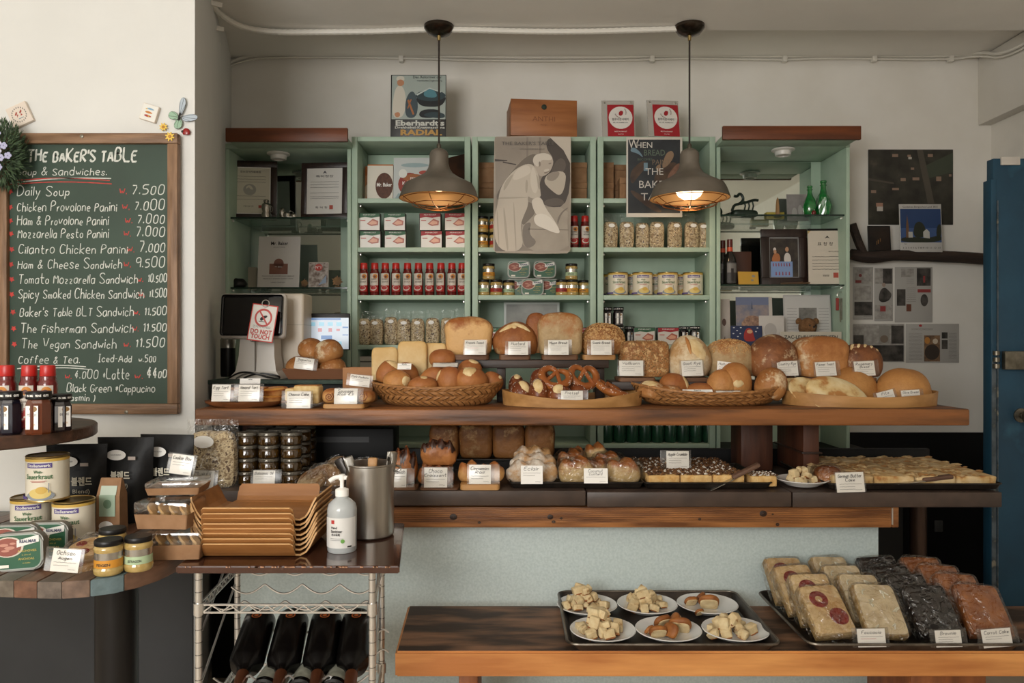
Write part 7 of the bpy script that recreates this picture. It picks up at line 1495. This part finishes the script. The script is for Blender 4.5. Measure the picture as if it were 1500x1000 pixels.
for i, (x, y, d, n) in enumerate(((125, 822, 1.74, 'lower, behind the card'), (133, 806, 1.76, 'upper, behind the card'))):
    t = thing('jam_biscuit', 'wrapped round biscuit with red jam centre, ' + n, 'biscuit', at(x, d, z0 + i * .024), group='jam biscuits'); t.rotation_euler = (.25, 0, 0)
    ob('biscuit', L([(.001, 0), (.045, 0), (.048, .008), (.046, .017), (.03, .02), (.001, .02)], 28, caps=False), mat('biscuit', 'cba878', 'b88c56', rough=.7, scale=30), t); bm = bm_new()
    for a in range(3): lathe(bm, [(.001, .022), (.011, .0215), (.012, .0195)], 14, c=(.024 * math.cos(a * 2.1 + .6), .024 * math.sin(a * 2.1 + .6) - .004, 0), caps=False)
    ob('jam', bm, flat('7d1c18', .2), t); ob('film', blob(.11, .11, .03, .4, .8, 18, 8, .1, amp=.005, fr=40, seed=i), M_wrap, t)
M_bagk = mat('black_bag', '0f0e0e', '0a0a0a', rough=.5, spec=.3, scale=10, bump=.4, bscale=16)
def coffee(label, x0, x1, y0, d, rz, txt):
    w_ = S(x1 - x0, d); h = P(0, y0, d).z - z0; t = thing('coffee_bag', label, 'bag', at((x0 + x1) / 2, d, z0), rz=rz, group='black coffee bags'); bm = bm_new(); nx, nz = 10, 10; fr_, bk = [], []
    for j in range(nz + 1):
        v = j / nz; th_ = .045 * (1 - v ** 2.2) + .0015; row, rb = [], []
        for i in range(nx + 1):
            u = i / nx * 2 - 1; q = (1 - abs(u) ** 4); n_ = noise.noise(Vector((u * 2, v * 4, x0))) * .006 * (1 - v * .5)
            row.append(bm.verts.new((u * w_ / 2 * (1 - .04 * math.sin(v * 3)), -th_ * q - .001 - n_ * q, v * h))); rb.append(bm.verts.new((u * w_ / 2 * (1 - .04 * math.sin(v * 3)), th_ * q * .6 + .001, v * h)))
        fr_.append(row); bk.append(rb)
    for g_, s in ((fr_, 1), (bk, -1)):
        for a, b in zip(g_, g_[1:]):
            for i in range(nx): f = [a[i], a[i + 1], b[i + 1], b[i]]; bm.faces.new(f if s > 0 else f[::-1])
    ob('foil_bag', bm, M_bagk, t); ob('seal_strip', B(-w_ / 2 + .004, w_ / 2 - .004, -.003, .003, h - .012, h - .002, .001), M_bagk, t)
    bm = bm_new(); poly(bm, ell(-w_ * .08, h * .80, .028, .015, 22), -.0295, 0); poly(bm, rc(w_ * .14, w_ * .27, h * .745, h * .785), -.0345, 1); ob('label_sticker', bm, [C_white, flat('b8aaa0')], t, smooth=False)
    bm = bm_new(); badd(bm, '블렌드', .026, w_ * txt, -.049, h * .53, 0, width=.055, bold=.0008); badd(bm, 'Blend)', .016, w_ * txt, -.051, h * .43, 0, width=.045); badd(bm, 'HAUS BLEND', .005, -w_ * .08, -.0302, h * .795, 1); ob('lettering', bm, [flat('cfc8b4'), C_ink], t, smooth=False)
    return t
coffee('black coffee bag with oval label, leftmost, behind the cans', 70, 156, 650, 2.13, .1, .2); coffee('black coffee bag with oval label, middle one, behind the kraft bag', 143, 226, 640, 2.19, .0, .05); coffee('black coffee bag with oval label, rightmost, beside the muesli', 203, 287, 636, 2.25, -.12, .05)
t = thing('kraft_coffee_bag', 'small upright kraft bag with a pale green label before the black bags', 'bag', at(164, 2.03, z0)); w_, h = S(35, 2.03), S(82, 2.03)
bm = bm_new(); rows = [[bm.verts.new(v) for v in ((-w_ / 2 * k, -y_, z), (w_ / 2 * k, -y_, z), (w_ / 2 * k, y_, z), (-w_ / 2 * k, y_, z))] for z, y_, k in ((0, .022, 1), (h * .7, .02, .96), (h, .003, .86))]
for a, b in zip(rows, rows[1:]):
    for i in range(4): bm.faces.new((a[i], a[(i + 1) % 4], b[(i + 1) % 4], b[i]))
bm.faces.new(rows[0][::-1]); bm.faces.new(rows[-1]); ob('paper_bag', bm, M_kraft, t, smooth=False)
art('label_print', t, [(flat('a5baa2'), rc(.16, .82, .34, .72)), (flat('6e8a70'), ell(.5, .56, .17, .08)), (C_white, ell(.45, .17, .3, .09))], w_, h, y0=-.0235); o = ob('label_flap', B(-w_ * .33, w_ * .33, -.0012, 0, 0, h * .17), flat('b9c4b2'), t, loc=(0, -.0205, h * .71), rot=(-.35, 0, 0)); ob('lettering', font('KAFFEE', .007), C_ink, t) if False else None
M_clear = film('clear_box', .08, .09, .5, .15, 12)
for i, (x, d, z, rz, n) in enumerate(((263, 1.83, 0, .08, 'lower'), (250, 1.85, .068, -.05, 'upper'), (262, 1.92, .136, .1, 'topmost, thin'))):
    t = thing('cookie_box', n + ' kraft cookie box with clear lid beside the tray stack', 'box', at(x, d, z0 + z), rz=rz, group='kraft cookie boxes'); k = .5 if i == 2 else 1; a = .066
    bm = bm_new(); lo = rrect(-a + .005, a - .005, -.045, .045, .004); hi = rrect(-a, a, -.05, .05, .004)
    for r0, r1, z0_, z1_ in ((lo, hi, 0, .036 * k),):
        p = [bm.verts.new((q[0], q[1], z0_)) for q in r0]; q2 = [bm.verts.new((q[0], q[1], z1_)) for q in r1]
        for j in range(len(p)): bm.faces.new((p[j], p[(j + 1) % len(p)], q2[(j + 1) % len(p)], q2[j]))
        bm.faces.new(p[::-1])
    ob('carton', bm, M_kraft, t); ob('clear_lid', B(-a - .001, a + .001, -.051, .051, .034 * k, .066 * k, .006), M_clear, t)
    for j in range(4 if i < 2 else 0): ob('cookie', L([(.001, 0), (.02, 0), (.021, .006), (.001, .008)], 16, caps=False), mat('biscuit', ''), t, loc=(-.042 + j * .027, .0, .034), rot=(.0, .8, 0))
card(263, 728, 1.96, 32, 29, 'Cookie Box', 'Cookie Box', (5, 5), ry=.13, place='on the kraft boxes', z=z0 + .172, lines=2)
# ---------------- wire trolley ----------------
ZC = CZ - .523
t = thing('wire_trolley', 'chrome wire wine rack trolley with a worn glossy brown top', 'trolley', (-.54, 1.95, 0)); M_ctop = mat('cart_top', '4a2c20', '3e241a', rough=.16, scale=6, coat=.5)
bm = bm_new(); prism(bm, [(-.783, 1.75), (-.262, 1.75), (-.31, 2.165), (-.80, 2.165)], ZC - .018, ZC, bev=.003); wob('top', bm, M_ctop, t)
bm = bm_new(); rg = random.Random(2)
for k in range(34): x = -.78 + rg.random() * .51; q = rg.uniform(.002, .009); quad(bm, [(x, 1.7494, ZC - .004), (x + q, 1.7494, ZC - .0035), (x + q, 1.7494, ZC - .0015), (x, 1.7494, ZC - .001)])
tag(wob('edge_chips', bm, flat('b98a68'), t, smooth=False), kind='stuff')
posts = [(-.751, 1.8), (-.335, 1.8), (-.775, 2.12), (-.368, 2.12)]
for x, y in posts:
    bm = bm_new(); tube(bm, [(x, y, .03), (x, y, ZC - .019)], .0085, 14); wob('post', bm, chrome(), t)
    bm = bm_new()
    for k in range(22): z = .1 + k * .03; tube(bm, [(x, y, z), (x, y, z + .0015)], .0089, 12)
    wob('post_rings', bm, mat('dark_ring', '6b6863', rough=.4, metal=1), t)
    wob('castor', T([(x - .01, y, .018), (x + .01, y, .018)], .018, 14), C_black, t)
M_wire = chrome(); sh = [P(0, 891, 1.8).z, .38]
for zi, zz in enumerate(sh):
    for x, y in posts: wob('collar', T([(x, y, zz - .014), (x, y, zz + .014)], .0125, 14), M_wire, t)
    for (a, b) in ((0, 1), (2, 3), (0, 2), (1, 3)):
        pa, pb = Vector(posts[a]).to_3d(), Vector(posts[b]).to_3d(); bm = bm_new()
        for dz in (-.0095, .0095): tube(bm, [pa + Vector((0, 0, zz + dz)), pb + Vector((0, 0, zz + dz))], .0028, 6)
        n = 18; tube(bm, [pa.lerp(pb, (i + .5) / (n + 1)) + Vector((0, 0, zz + (.008 if i % 2 else -.008))) for i in range(n)], .0022, 6); wob('truss_rail', bm, M_wire, t)
def wave(x0, x1, y, z, amp, n, ph=0): return [(x0 + (x1 - x0) * i / (n * 10), y, z + amp * (abs(math.sin(math.pi * (i / 10 + ph))) * 2 - 1) * -1) for i in range(n * 10 + 1)]
for (y, z, amp) in ((2.1, P(0, 842, 2.1).z + .012, .012), (1.98, P(0, 862, 1.98).z, .013), (1.83, P(0, 886, 1.83).z, .011), (2.1, .485, .014), (1.86, .462, .013), (2.1, .43, .013)):
    wob('wave_wire', T(smooth_pts(wave(-.74, -.345, y, z, amp, 4, .15 if y > 2 else .1), 1), .0025, 6), M_wire, t)
for (s, y0, z0a, y1, z1a) in ((0, 2.1, .62, 1.82, .48), (1, 2.1, .62, 1.82, .48), (1, 2.1, ZC - .03, 1.82, .6), (0, 2.1, ZC - .03, 1.82, .6)):
    wob('side_brace', T([(posts[s + 2][0], y0, z0a), (posts[s][0], y1, z1a)], .0028, 6), M_wire, t)
M_wb = mat('wine_glass', '0b0908', rough=.25, spec=.3); wine = None
for i, (bx_, nx_) in enumerate(((383, 345), (431, 404), (480, 459), (525, 511))):
    A = Vector(((bx_ - 750) * 2.12 / F, 2.11, .517)); Bn = Vector(((nx_ - 750) * 1.8 / F, 1.8, .448)); lb = 'dark wine bottle lying neck forward in the rack, %s from the left' % ORD[i]
    if wine is None:
        wine = thing('wine_bottle', lb, 'wine bottle', A, group='wine bottles in the rack')
        ob('glass', L([(.001, .008), (.02, .004), (.038, 0), (.043, .006), (.0435, .02), (.0435, .18), (.038, .2), (.02, .215), (.0155, .23), (.0155, .235)], 28, caps=False), M_wb, wine)
        ob('foil_capsule', L([(.0158, .2355), (.0152, .31), (.0165, .312), (.0165, .323), (.0145, .3245), (.001, .324)], 20, caps=False), mat('copper_foil', '7d4a30', rough=.35, metal=.7), wine)
        bm = bm_new()
        for rr, m_ in ((.012, 0), (.009, 1), (.0055, 0)):
            poly(bm, ell(0, .045, rr * 1.1, rr, 16), -.0445 - (.012 - rr) * .06, m_)
        ob('emblem', bm, [flat('b8602a'), C_black], wine, smooth=False); o_ = wine
    else: o_ = dup(wine, A, None, lb)
    dv = (Bn - A).normalized(); o_.rotation_euler = Matrix(((1, 0, 0), (0, 1, 0), (0, 0, 1))).to_euler(); zax = dv; yax = -(Vector((0, 0, 1)) - dv * dv.z).normalized(); xax = yax.cross(zax); o_.rotation_euler = Matrix((xax, yax, zax)).transposed().to_euler()
lab = None
for i, px in enumerate((384, 437, 487)):
    lb = 'pale-labelled bottle lying base forward under the wine bottles, %s from the left' % ORD[i]; loc = Vector(((px - 750) * 1.84 / F, 1.84, .435))
    if lab is None:
        lab = thing('sparkling_bottle', lb, 'wine bottle', loc, group='lower bottles in the rack'); lab.rotation_euler = (R(-90), 0, 0)
        ob('glass', L([(.001, .01), (.03, .002), (.036, .006), (.0365, .16), (.02, .21), (.015, .25), (.001, .25)], 24, caps=False), M_wb, lab); ob('paper_label', L([(.0368, .02), (.0368, .1)], 24, caps=False), mat('mottled_label', '9a9a8a', '77776a', rough=.6, scale=40), lab)
    else: dup(lab, loc, None, lb)
# trays
M_ply = wood('tray_ply', 'a06c3c', '8a5a2e', 'x', 5, .4, .05); M_ply.name = 'tray_ply'; M_edge = wood('tray_edge', 'd0a674', 'c0925c', 'x', 6, .5, .05)
def tray_bm(top):
    bm = bm_new(); W, D, th = .118, .095, .0042; st = [(0, 0), (.010, .004), (.018, .014), (.030, .036), (.034, .0435)]
    ns = [(-W, -D), (W, -D), (W, D), (-W, D)]
    def flap(c, u, n, L_, z1=0):
        rows = []
        for k, (o, z) in enumerate(st):
            cut = .0 if k < 1 else (.008 if k < 4 else .014); rows.append([(c[0] + n[0] * o + u[0] * s * (L_ - cut), c[1] + n[1] * o + u[1] * s * (L_ - cut), z * (1.0 if not z1 else z1)) for s in (-1, -.5, 0, .5, 1)])
        return rows
    q = [[bm.verts.new((-W + 2 * W * i / 4, -D + 2 * D * j / 4, 0)) for i in range(5)] for j in range(5)]
    for j in range(4):
        for i in range(4): bm.faces.new((q[j][i], q[j][i + 1], q[j + 1][i + 1], q[j + 1][i]))
    for (c, u, n, L_, z1) in (((0, -D), (1, 0), (0, -1), W, .8), ((0, D), (-1, 0), (0, 1), W, 1), ((W, 0), (0, 1), (1, 0), D, 1.15), ((-W, 0), (0, -1), (-1, 0), D, 1.15)):
        rows = flap(c, u, n, L_, z1); vr = [[bm.verts.new(p) for p in r] for r in rows]
        for a, b in zip(vr, vr[1:]):
            for i in range(4): bm.faces.new((a[i], a[i + 1], b[i + 1], b[i]))
    bmesh.ops.remove_doubles(bm, verts=bm.verts, dist=.0004); bmesh.ops.recalc_face_normals(bm, faces=bm.faces)
    if bm.faces[0].normal.z < 0: bmesh.ops.reverse_faces(bm, faces=bm.faces)
    nf = len(bm.faces); bmesh.ops.solidify(bm, geom=list(bm.faces), thickness=th)
    for f in bm.faces:
        if f.calc_area() < .0042 * .062 and min(e.calc_length() for e in f.edges) < .0047: f.material_index = 1
    return bm
tp = thing('serving_tray', 'bottom', 'tray', (0, 0, 0), group='stacked plywood trays'); tb_ = tray_bm(0); ob('plywood', tb_, [M_ply, M_edge], tp, smooth=False)
for i in range(8):
    lb = 'bentwood plywood tray, %s in the stack of eight' % ('bottom one', 'second from below', 'third from below', 'fourth from below', 'fifth from below', 'sixth from below', 'seventh from below', 'top one')[i]
    loc = (-.635 + random.uniform(-.003, .003), 1.925 + random.uniform(-.003, .003), ZC + .0055 + i * .0122)
    if i == 0: tp.location = loc; tp['label'] = lb
    else: dup(tp, loc, random.uniform(-.015, .02), lb)
t = thing('sanitizer_bottle', 'clear pump bottle of hand sanitizer with white label and white pump', 'bottle', at(501, 1.88, ZC + .0006)); M_gel = mat('gel_plastic', 'c4c8c8', rough=.15, alpha=.8, coat=.4)
ob('bottle', L([(.001, 0), (.034, 0), (.0365, .004), (.0365, .105), (.033, .118), (.022, .128), (.016, .132), (.016, .136), (.001, .136)], 28, caps=False), M_gel, t)
cyl_print('paper_label', t, .0365, [(0, 'r', -.048, .048, .014, .088), (1, 'r', -.02, -.011, .074, .083), (2, 't', 'Hand', .008, -.012, .062, .016), (2, 't', 'Sanitizer', .009, -.006, .053, .03), (2, 't', '손소독제', .007, -.008, .045, .022), (3, 'e', .01, .032, .005, .005), (2, 'r', .022, .033, .016, .02), (4, 'r', -.022, .012, .038, .039), (4, 'r', -.022, .005, .034, .035)], [flat('dcdad5'), flat('b83a34'), C_ink, flat('6ba04a'), flat('8a8a88')])
bm = bm_new(); lathe(bm, [(.001, .1365), (.0165, .1365), (.0165, .153), (.01, .156), (.005, .158), (.005, .178), (.001, .178)], 18, caps=False); ob('pump_collar', bm, C_white, t)
bm = bm_new(); tube(bm, smooth_pts([(.012, 0, .181), (0, 0, .184), (-.018, -.004, .183), (-.03, -.008, .174)], 2), .0055, 10); tube(bm, [(0, 0, .176), (0, 0, .19)], .008, 12); ob('pump_head', bm, C_white, t)
t = thing('steel_pot', 'tall brushed steel pot holding serving tongs', 'pot', at(542, 2.03, ZC + .0006)); M_brush = mat('brushed_steel', 'b5b0a8', 'a8a39b', rough=.32, metal=1, scale=60, stretch=(1, 1, .05))
ob('vessel', L([(.001, 0), (.06, 0), (.064, .005), (.0645, .19), (.067, .192), (.067, .195), (.062, .195), (.0615, .008), (.001, .006)], 40, caps=False), M_brush, t)
ob('handle', T(smooth_pts([(.063, 0, .172), (.082, -.006, .176), (.084, .0, .184), (.066, .012, .186)], 2), .003, 6), C_steel, t)
def tongs(label, x, d, z, rot, c=None):
    q = thing('serving_tongs', label, 'tongs', at(x, d, z), group='tongs in the steel pot'); q.rotation_euler = rot
    for s in (-1, 1): bm = bm_new(); box(bm, -.009, .009, s * .008 - .0012, s * .008 + .0012, -.1, .06, .0008); box(bm, -.012, .012, s * .007 - .0015, s * .007 + .0015, .04, .064, .0008); ob('arm', bm, c or C_steel, q)
    ob('hinge', T([(-.009, 0, .058), (.009, 0, .058)], .008, 10), c or C_steel, q)
tongs('steel tongs leaning left in the steel pot, front pair', 520, 2.0, ZC + .155, (.05, -.3, .3)); tongs('steel tongs leaning left behind the front pair', 512, 2.02, ZC + .15, (.1, -.45, -.2), mat('dark_steel', '3d3a38', rough=.3, metal=.9)); tongs('steel tongs leaning right at the pot rim', 571, 2.03, ZC + .16, (.05, .12, 1.0))
tongs('short tan wooden tongs standing in the middle of the pot', 545, 2.05, ZC + .14, (-.1, .02, 0), M_lw)
# ---------------- bench trays ----------------
M_alu = mat('baking_alu', '7d756a', '4a4038', rough=.35, metal=.8, scale=14, det=6)
def sheet_pan(label, x0, x1, y0, y1):
    t = thing('sheet_pan', label, 'tray', ((x0 + x1) / 2, (y0 + y1) / 2, ZB + .0016)); a, b = (x1 - x0) / 2, (y1 - y0) / 2; bm = bm_new()
    o0, o1, o2 = rrect(-a + .02, a - .02, -b + .02, b - .02, .02), rrect(-a + .004, a - .004, -b + .004, b - .004, .026), rrect(-a, a, -b, b, .03)
    L0 = [[bm.verts.new((p[0], p[1], z)) for p in o] for o, z in ((o0, .0), (o1, .024), (o2, .0245), (o2, .021))]; n = len(o0); bm.faces.new(L0[0])
    for r0, r1 in zip(L0, L0[1:]):
        for i in range(n): bm.faces.new((r0[i], r0[(i + 1) % n], r1[(i + 1) % n], r1[i]))
    ob('pan', bm, mat('pan_inside', '453c34', '2c2621', rough=.4, metal=.5, scale=16, det=6), t); ob('rim', T([(p[0], p[1], .0235) for p in o2], .0038, 8, True), M_alu, t); return t
sheet_pan('left aluminium sheet pan on the bench carrying six sample plates', .148, .718, 1.995, 2.42); sheet_pan('right aluminium sheet pan on the bench full of wrapped cakes', .79, 1.375, 1.995, 2.42)
zp = ZB + .0036
for (x, d, nm, n, cr, seed, hh, lb) in ((860, 2.315, 'rear left', 24, False, 11, .021, 'heaped'), (948, 2.32, 'rear middle', 24, False, 12, .016, 'heaped'), (1036, 2.32, 'rear right', 0, True, 13, .01, ''), (883, 2.115, 'front left', 28, False, 14, .02, 'heaped'), (979, 2.115, 'front middle', 0, True, 15, .014, ''), (1077, 2.115, 'front right', 20, False, 16, .015, 'heaped')):
    plate('white sample plate in the left sheet pan, ' + nm, x, d, zp, .093, 'sample plates on the bench')
    if n: cubes(x, d, zp, .08, n, 'bread cube on the %s plate' % nm, 'bread cubes on the %s plate' % nm, hh, cr, seed, s=.027, off=(-.008 if nm != 'front right' else -.018, .0))
for i, (x, y, d, s, rz, g, n) in enumerate(((1010, 887, 2.34, 1.0, .2, 'rear right', 'upright at the left'), (1022, 872, 2.37, 1.0, .9, 'rear right', 'standing behind'), (1038, 884, 2.32, 1.5, -.2, 'rear right', 'largest, at the right'), (1022, 902, 2.25, .7, .4, 'rear right', 'tiny crumb in front'),
        (966, 920, 2.16, 1.3, .5, 'front middle', 'leaning at upper left'), (980, 918, 2.15, 1.4, 1.4, 'front middle', 'tall in the centre'), (997, 922, 2.13, 1.5, -.3, 'front middle', 'largest, at the right'), (962, 935, 2.09, 1.2, .1, 'front middle', 'lying front left'), (948, 926, 2.11, .8, .8, 'front middle', 'small, leftmost'), (978, 934, 2.08, 1.2, 2.2, 'front middle', 'lying in front'))):
    t = thing('bread_slice', 'dark-crusted bread end on the %s plate, %s' % (g, n), 'bread', P(x, y, d), group='crusty bread ends'); t.location.z = zp + .009; t.rotation_euler = (R(35), 0, rz); t.scale = (s,) * 3
    ob('crust', blob(.042, .016, .034, .8, .8, 18, 10, .1, amp=.002, fr=50, seed=i), M_cr2, t); ob('crumb', blob(.036, .003, .028, .5, .8, 16, 8, .1, amp=.001, fr=50, seed=i), M_cr1, t, loc=(0, -.0075, .003))
K_foc = mat('focaccia', 'd4b888', 'b08650', rough=.6, scale=22, det=6, c3='8a5e30', pos=(.42, .68), bump=.4, bscale=40); K_brn = mat('brownie', '1d1310', '120c0a', rough=.45, scale=30, bump=.4); K_car = mat('carrot_cake', '9a5c28', '7a4018', rough=.55, scale=30, det=6, bump=.4, c3='b88440'); K_side = mat('cake_side', 'b99b68', '9c7c4c', rough=.8, scale=60, bump=.4)
KINDS = [('tomato_focaccia', 'wrapped focaccia slab with red tomato rings', .877, K_foc, K_side), ('onion_focaccia', 'wrapped pale focaccia slab with onion and herbs', 1.022, mat('focaccia_pale', 'd0bd9a', 'b8a07a', rough=.7, scale=26, det=6, c3='8a6a44', pos=(.4, .72), bump=.4), K_side), ('brownie', 'wrapped nearly black brownie slab', 1.165, K_brn, K_brn), ('carrot_cake', 'wrapped orange brown carrot cake slab', 1.305, K_car, K_car)]
for c, (nm, lb, X, top, side) in enumerate(KINDS):
    proto = None
    for k in range(4):
        loc = (X + random.uniform(-.004, .004) - .004 * k, 2.045 + k * .088, zp + .014); l2 = lb + ', ' + ['front one', 'second from the front', 'third from the front', 'rearmost'][k]; rot = (R(40 + (3 if k else 0) + random.uniform(-2, 2)), random.uniform(-.05, .05), random.uniform(-.07, .07) + (.06 if c < 2 else -.05))
        if proto is None:
            proto = t = thing(nm, l2, 'cake', loc, group='wrapped ' + nm.replace('_', ' ') + ' slabs')
            ob('slab', B(-.056, .056, 0, .15, -.003, .027, .004), side, t); bm = blob(.110, .148, .006, .2, .2, 20, 8, .5, amp=.0012, fr=40, seed=c, c=(0, .075, .0265)); ob('top_crust', bm, top, t)
            if c == 0:
                bm = bm_new()
                for (x, y, r) in ((-.012, .105, .026), (.024, .05, .026)): lathe(bm, [(r, .0325), (r * .96, .0345), (r * (.4 if y > .1 else .1), .0345), (r * (.38 if y > .1 else .001), .0335)], 22, c=(x, y, 0), caps=False)
                ob('tomato', bm, mat('tomato', '8a2c22', '6e1c18', rough=.35, scale=60), t)
            if c == 1:
                bm = bm_new(); rg = random.Random(3)
                for q in range(9): x, y = rg.uniform(-.04, .04), rg.uniform(.015, .13); tube(bm, smooth_pts([(x, y, .033), (x + rg.uniform(-.02, .02), y + .01, .036), (x + rg.uniform(-.02, .02), y + rg.uniform(-.02, .02), .033)], 1), .0022, 5)
                ob('onion', bm, flat('c4bca4', .4), t)
            bm = blob(.128, .172, .044, .35, .35, 26, 10, .3, amp=.006, fr=38, seed=c + 5, c=(0, .075, -.008)); ob('film', bm, M_wrap, t); proto.rotation_euler = rot
        else: dup(proto, loc, None, l2, rot=rot)
card(1278, 946, 2.0, 41, 26, 'Foccacia', 'Foccacia', (8, 5), ry=-.02, lines=2, red=True, place='at the front of the right pan', z=zp + .012); card(1391, 946, 2.0, 38, 24, 'Brownie', 'Brownie', (8, 8), ry=-.03, lines=3, place='before the black slabs', z=zp + .012); card(1463, 945, 2.0, 43, 26, 'Carrot Cake', 'Carrot Cake', (7, 10), ry=-.08, lines=2, place='before the orange slabs', z=zp + .012)
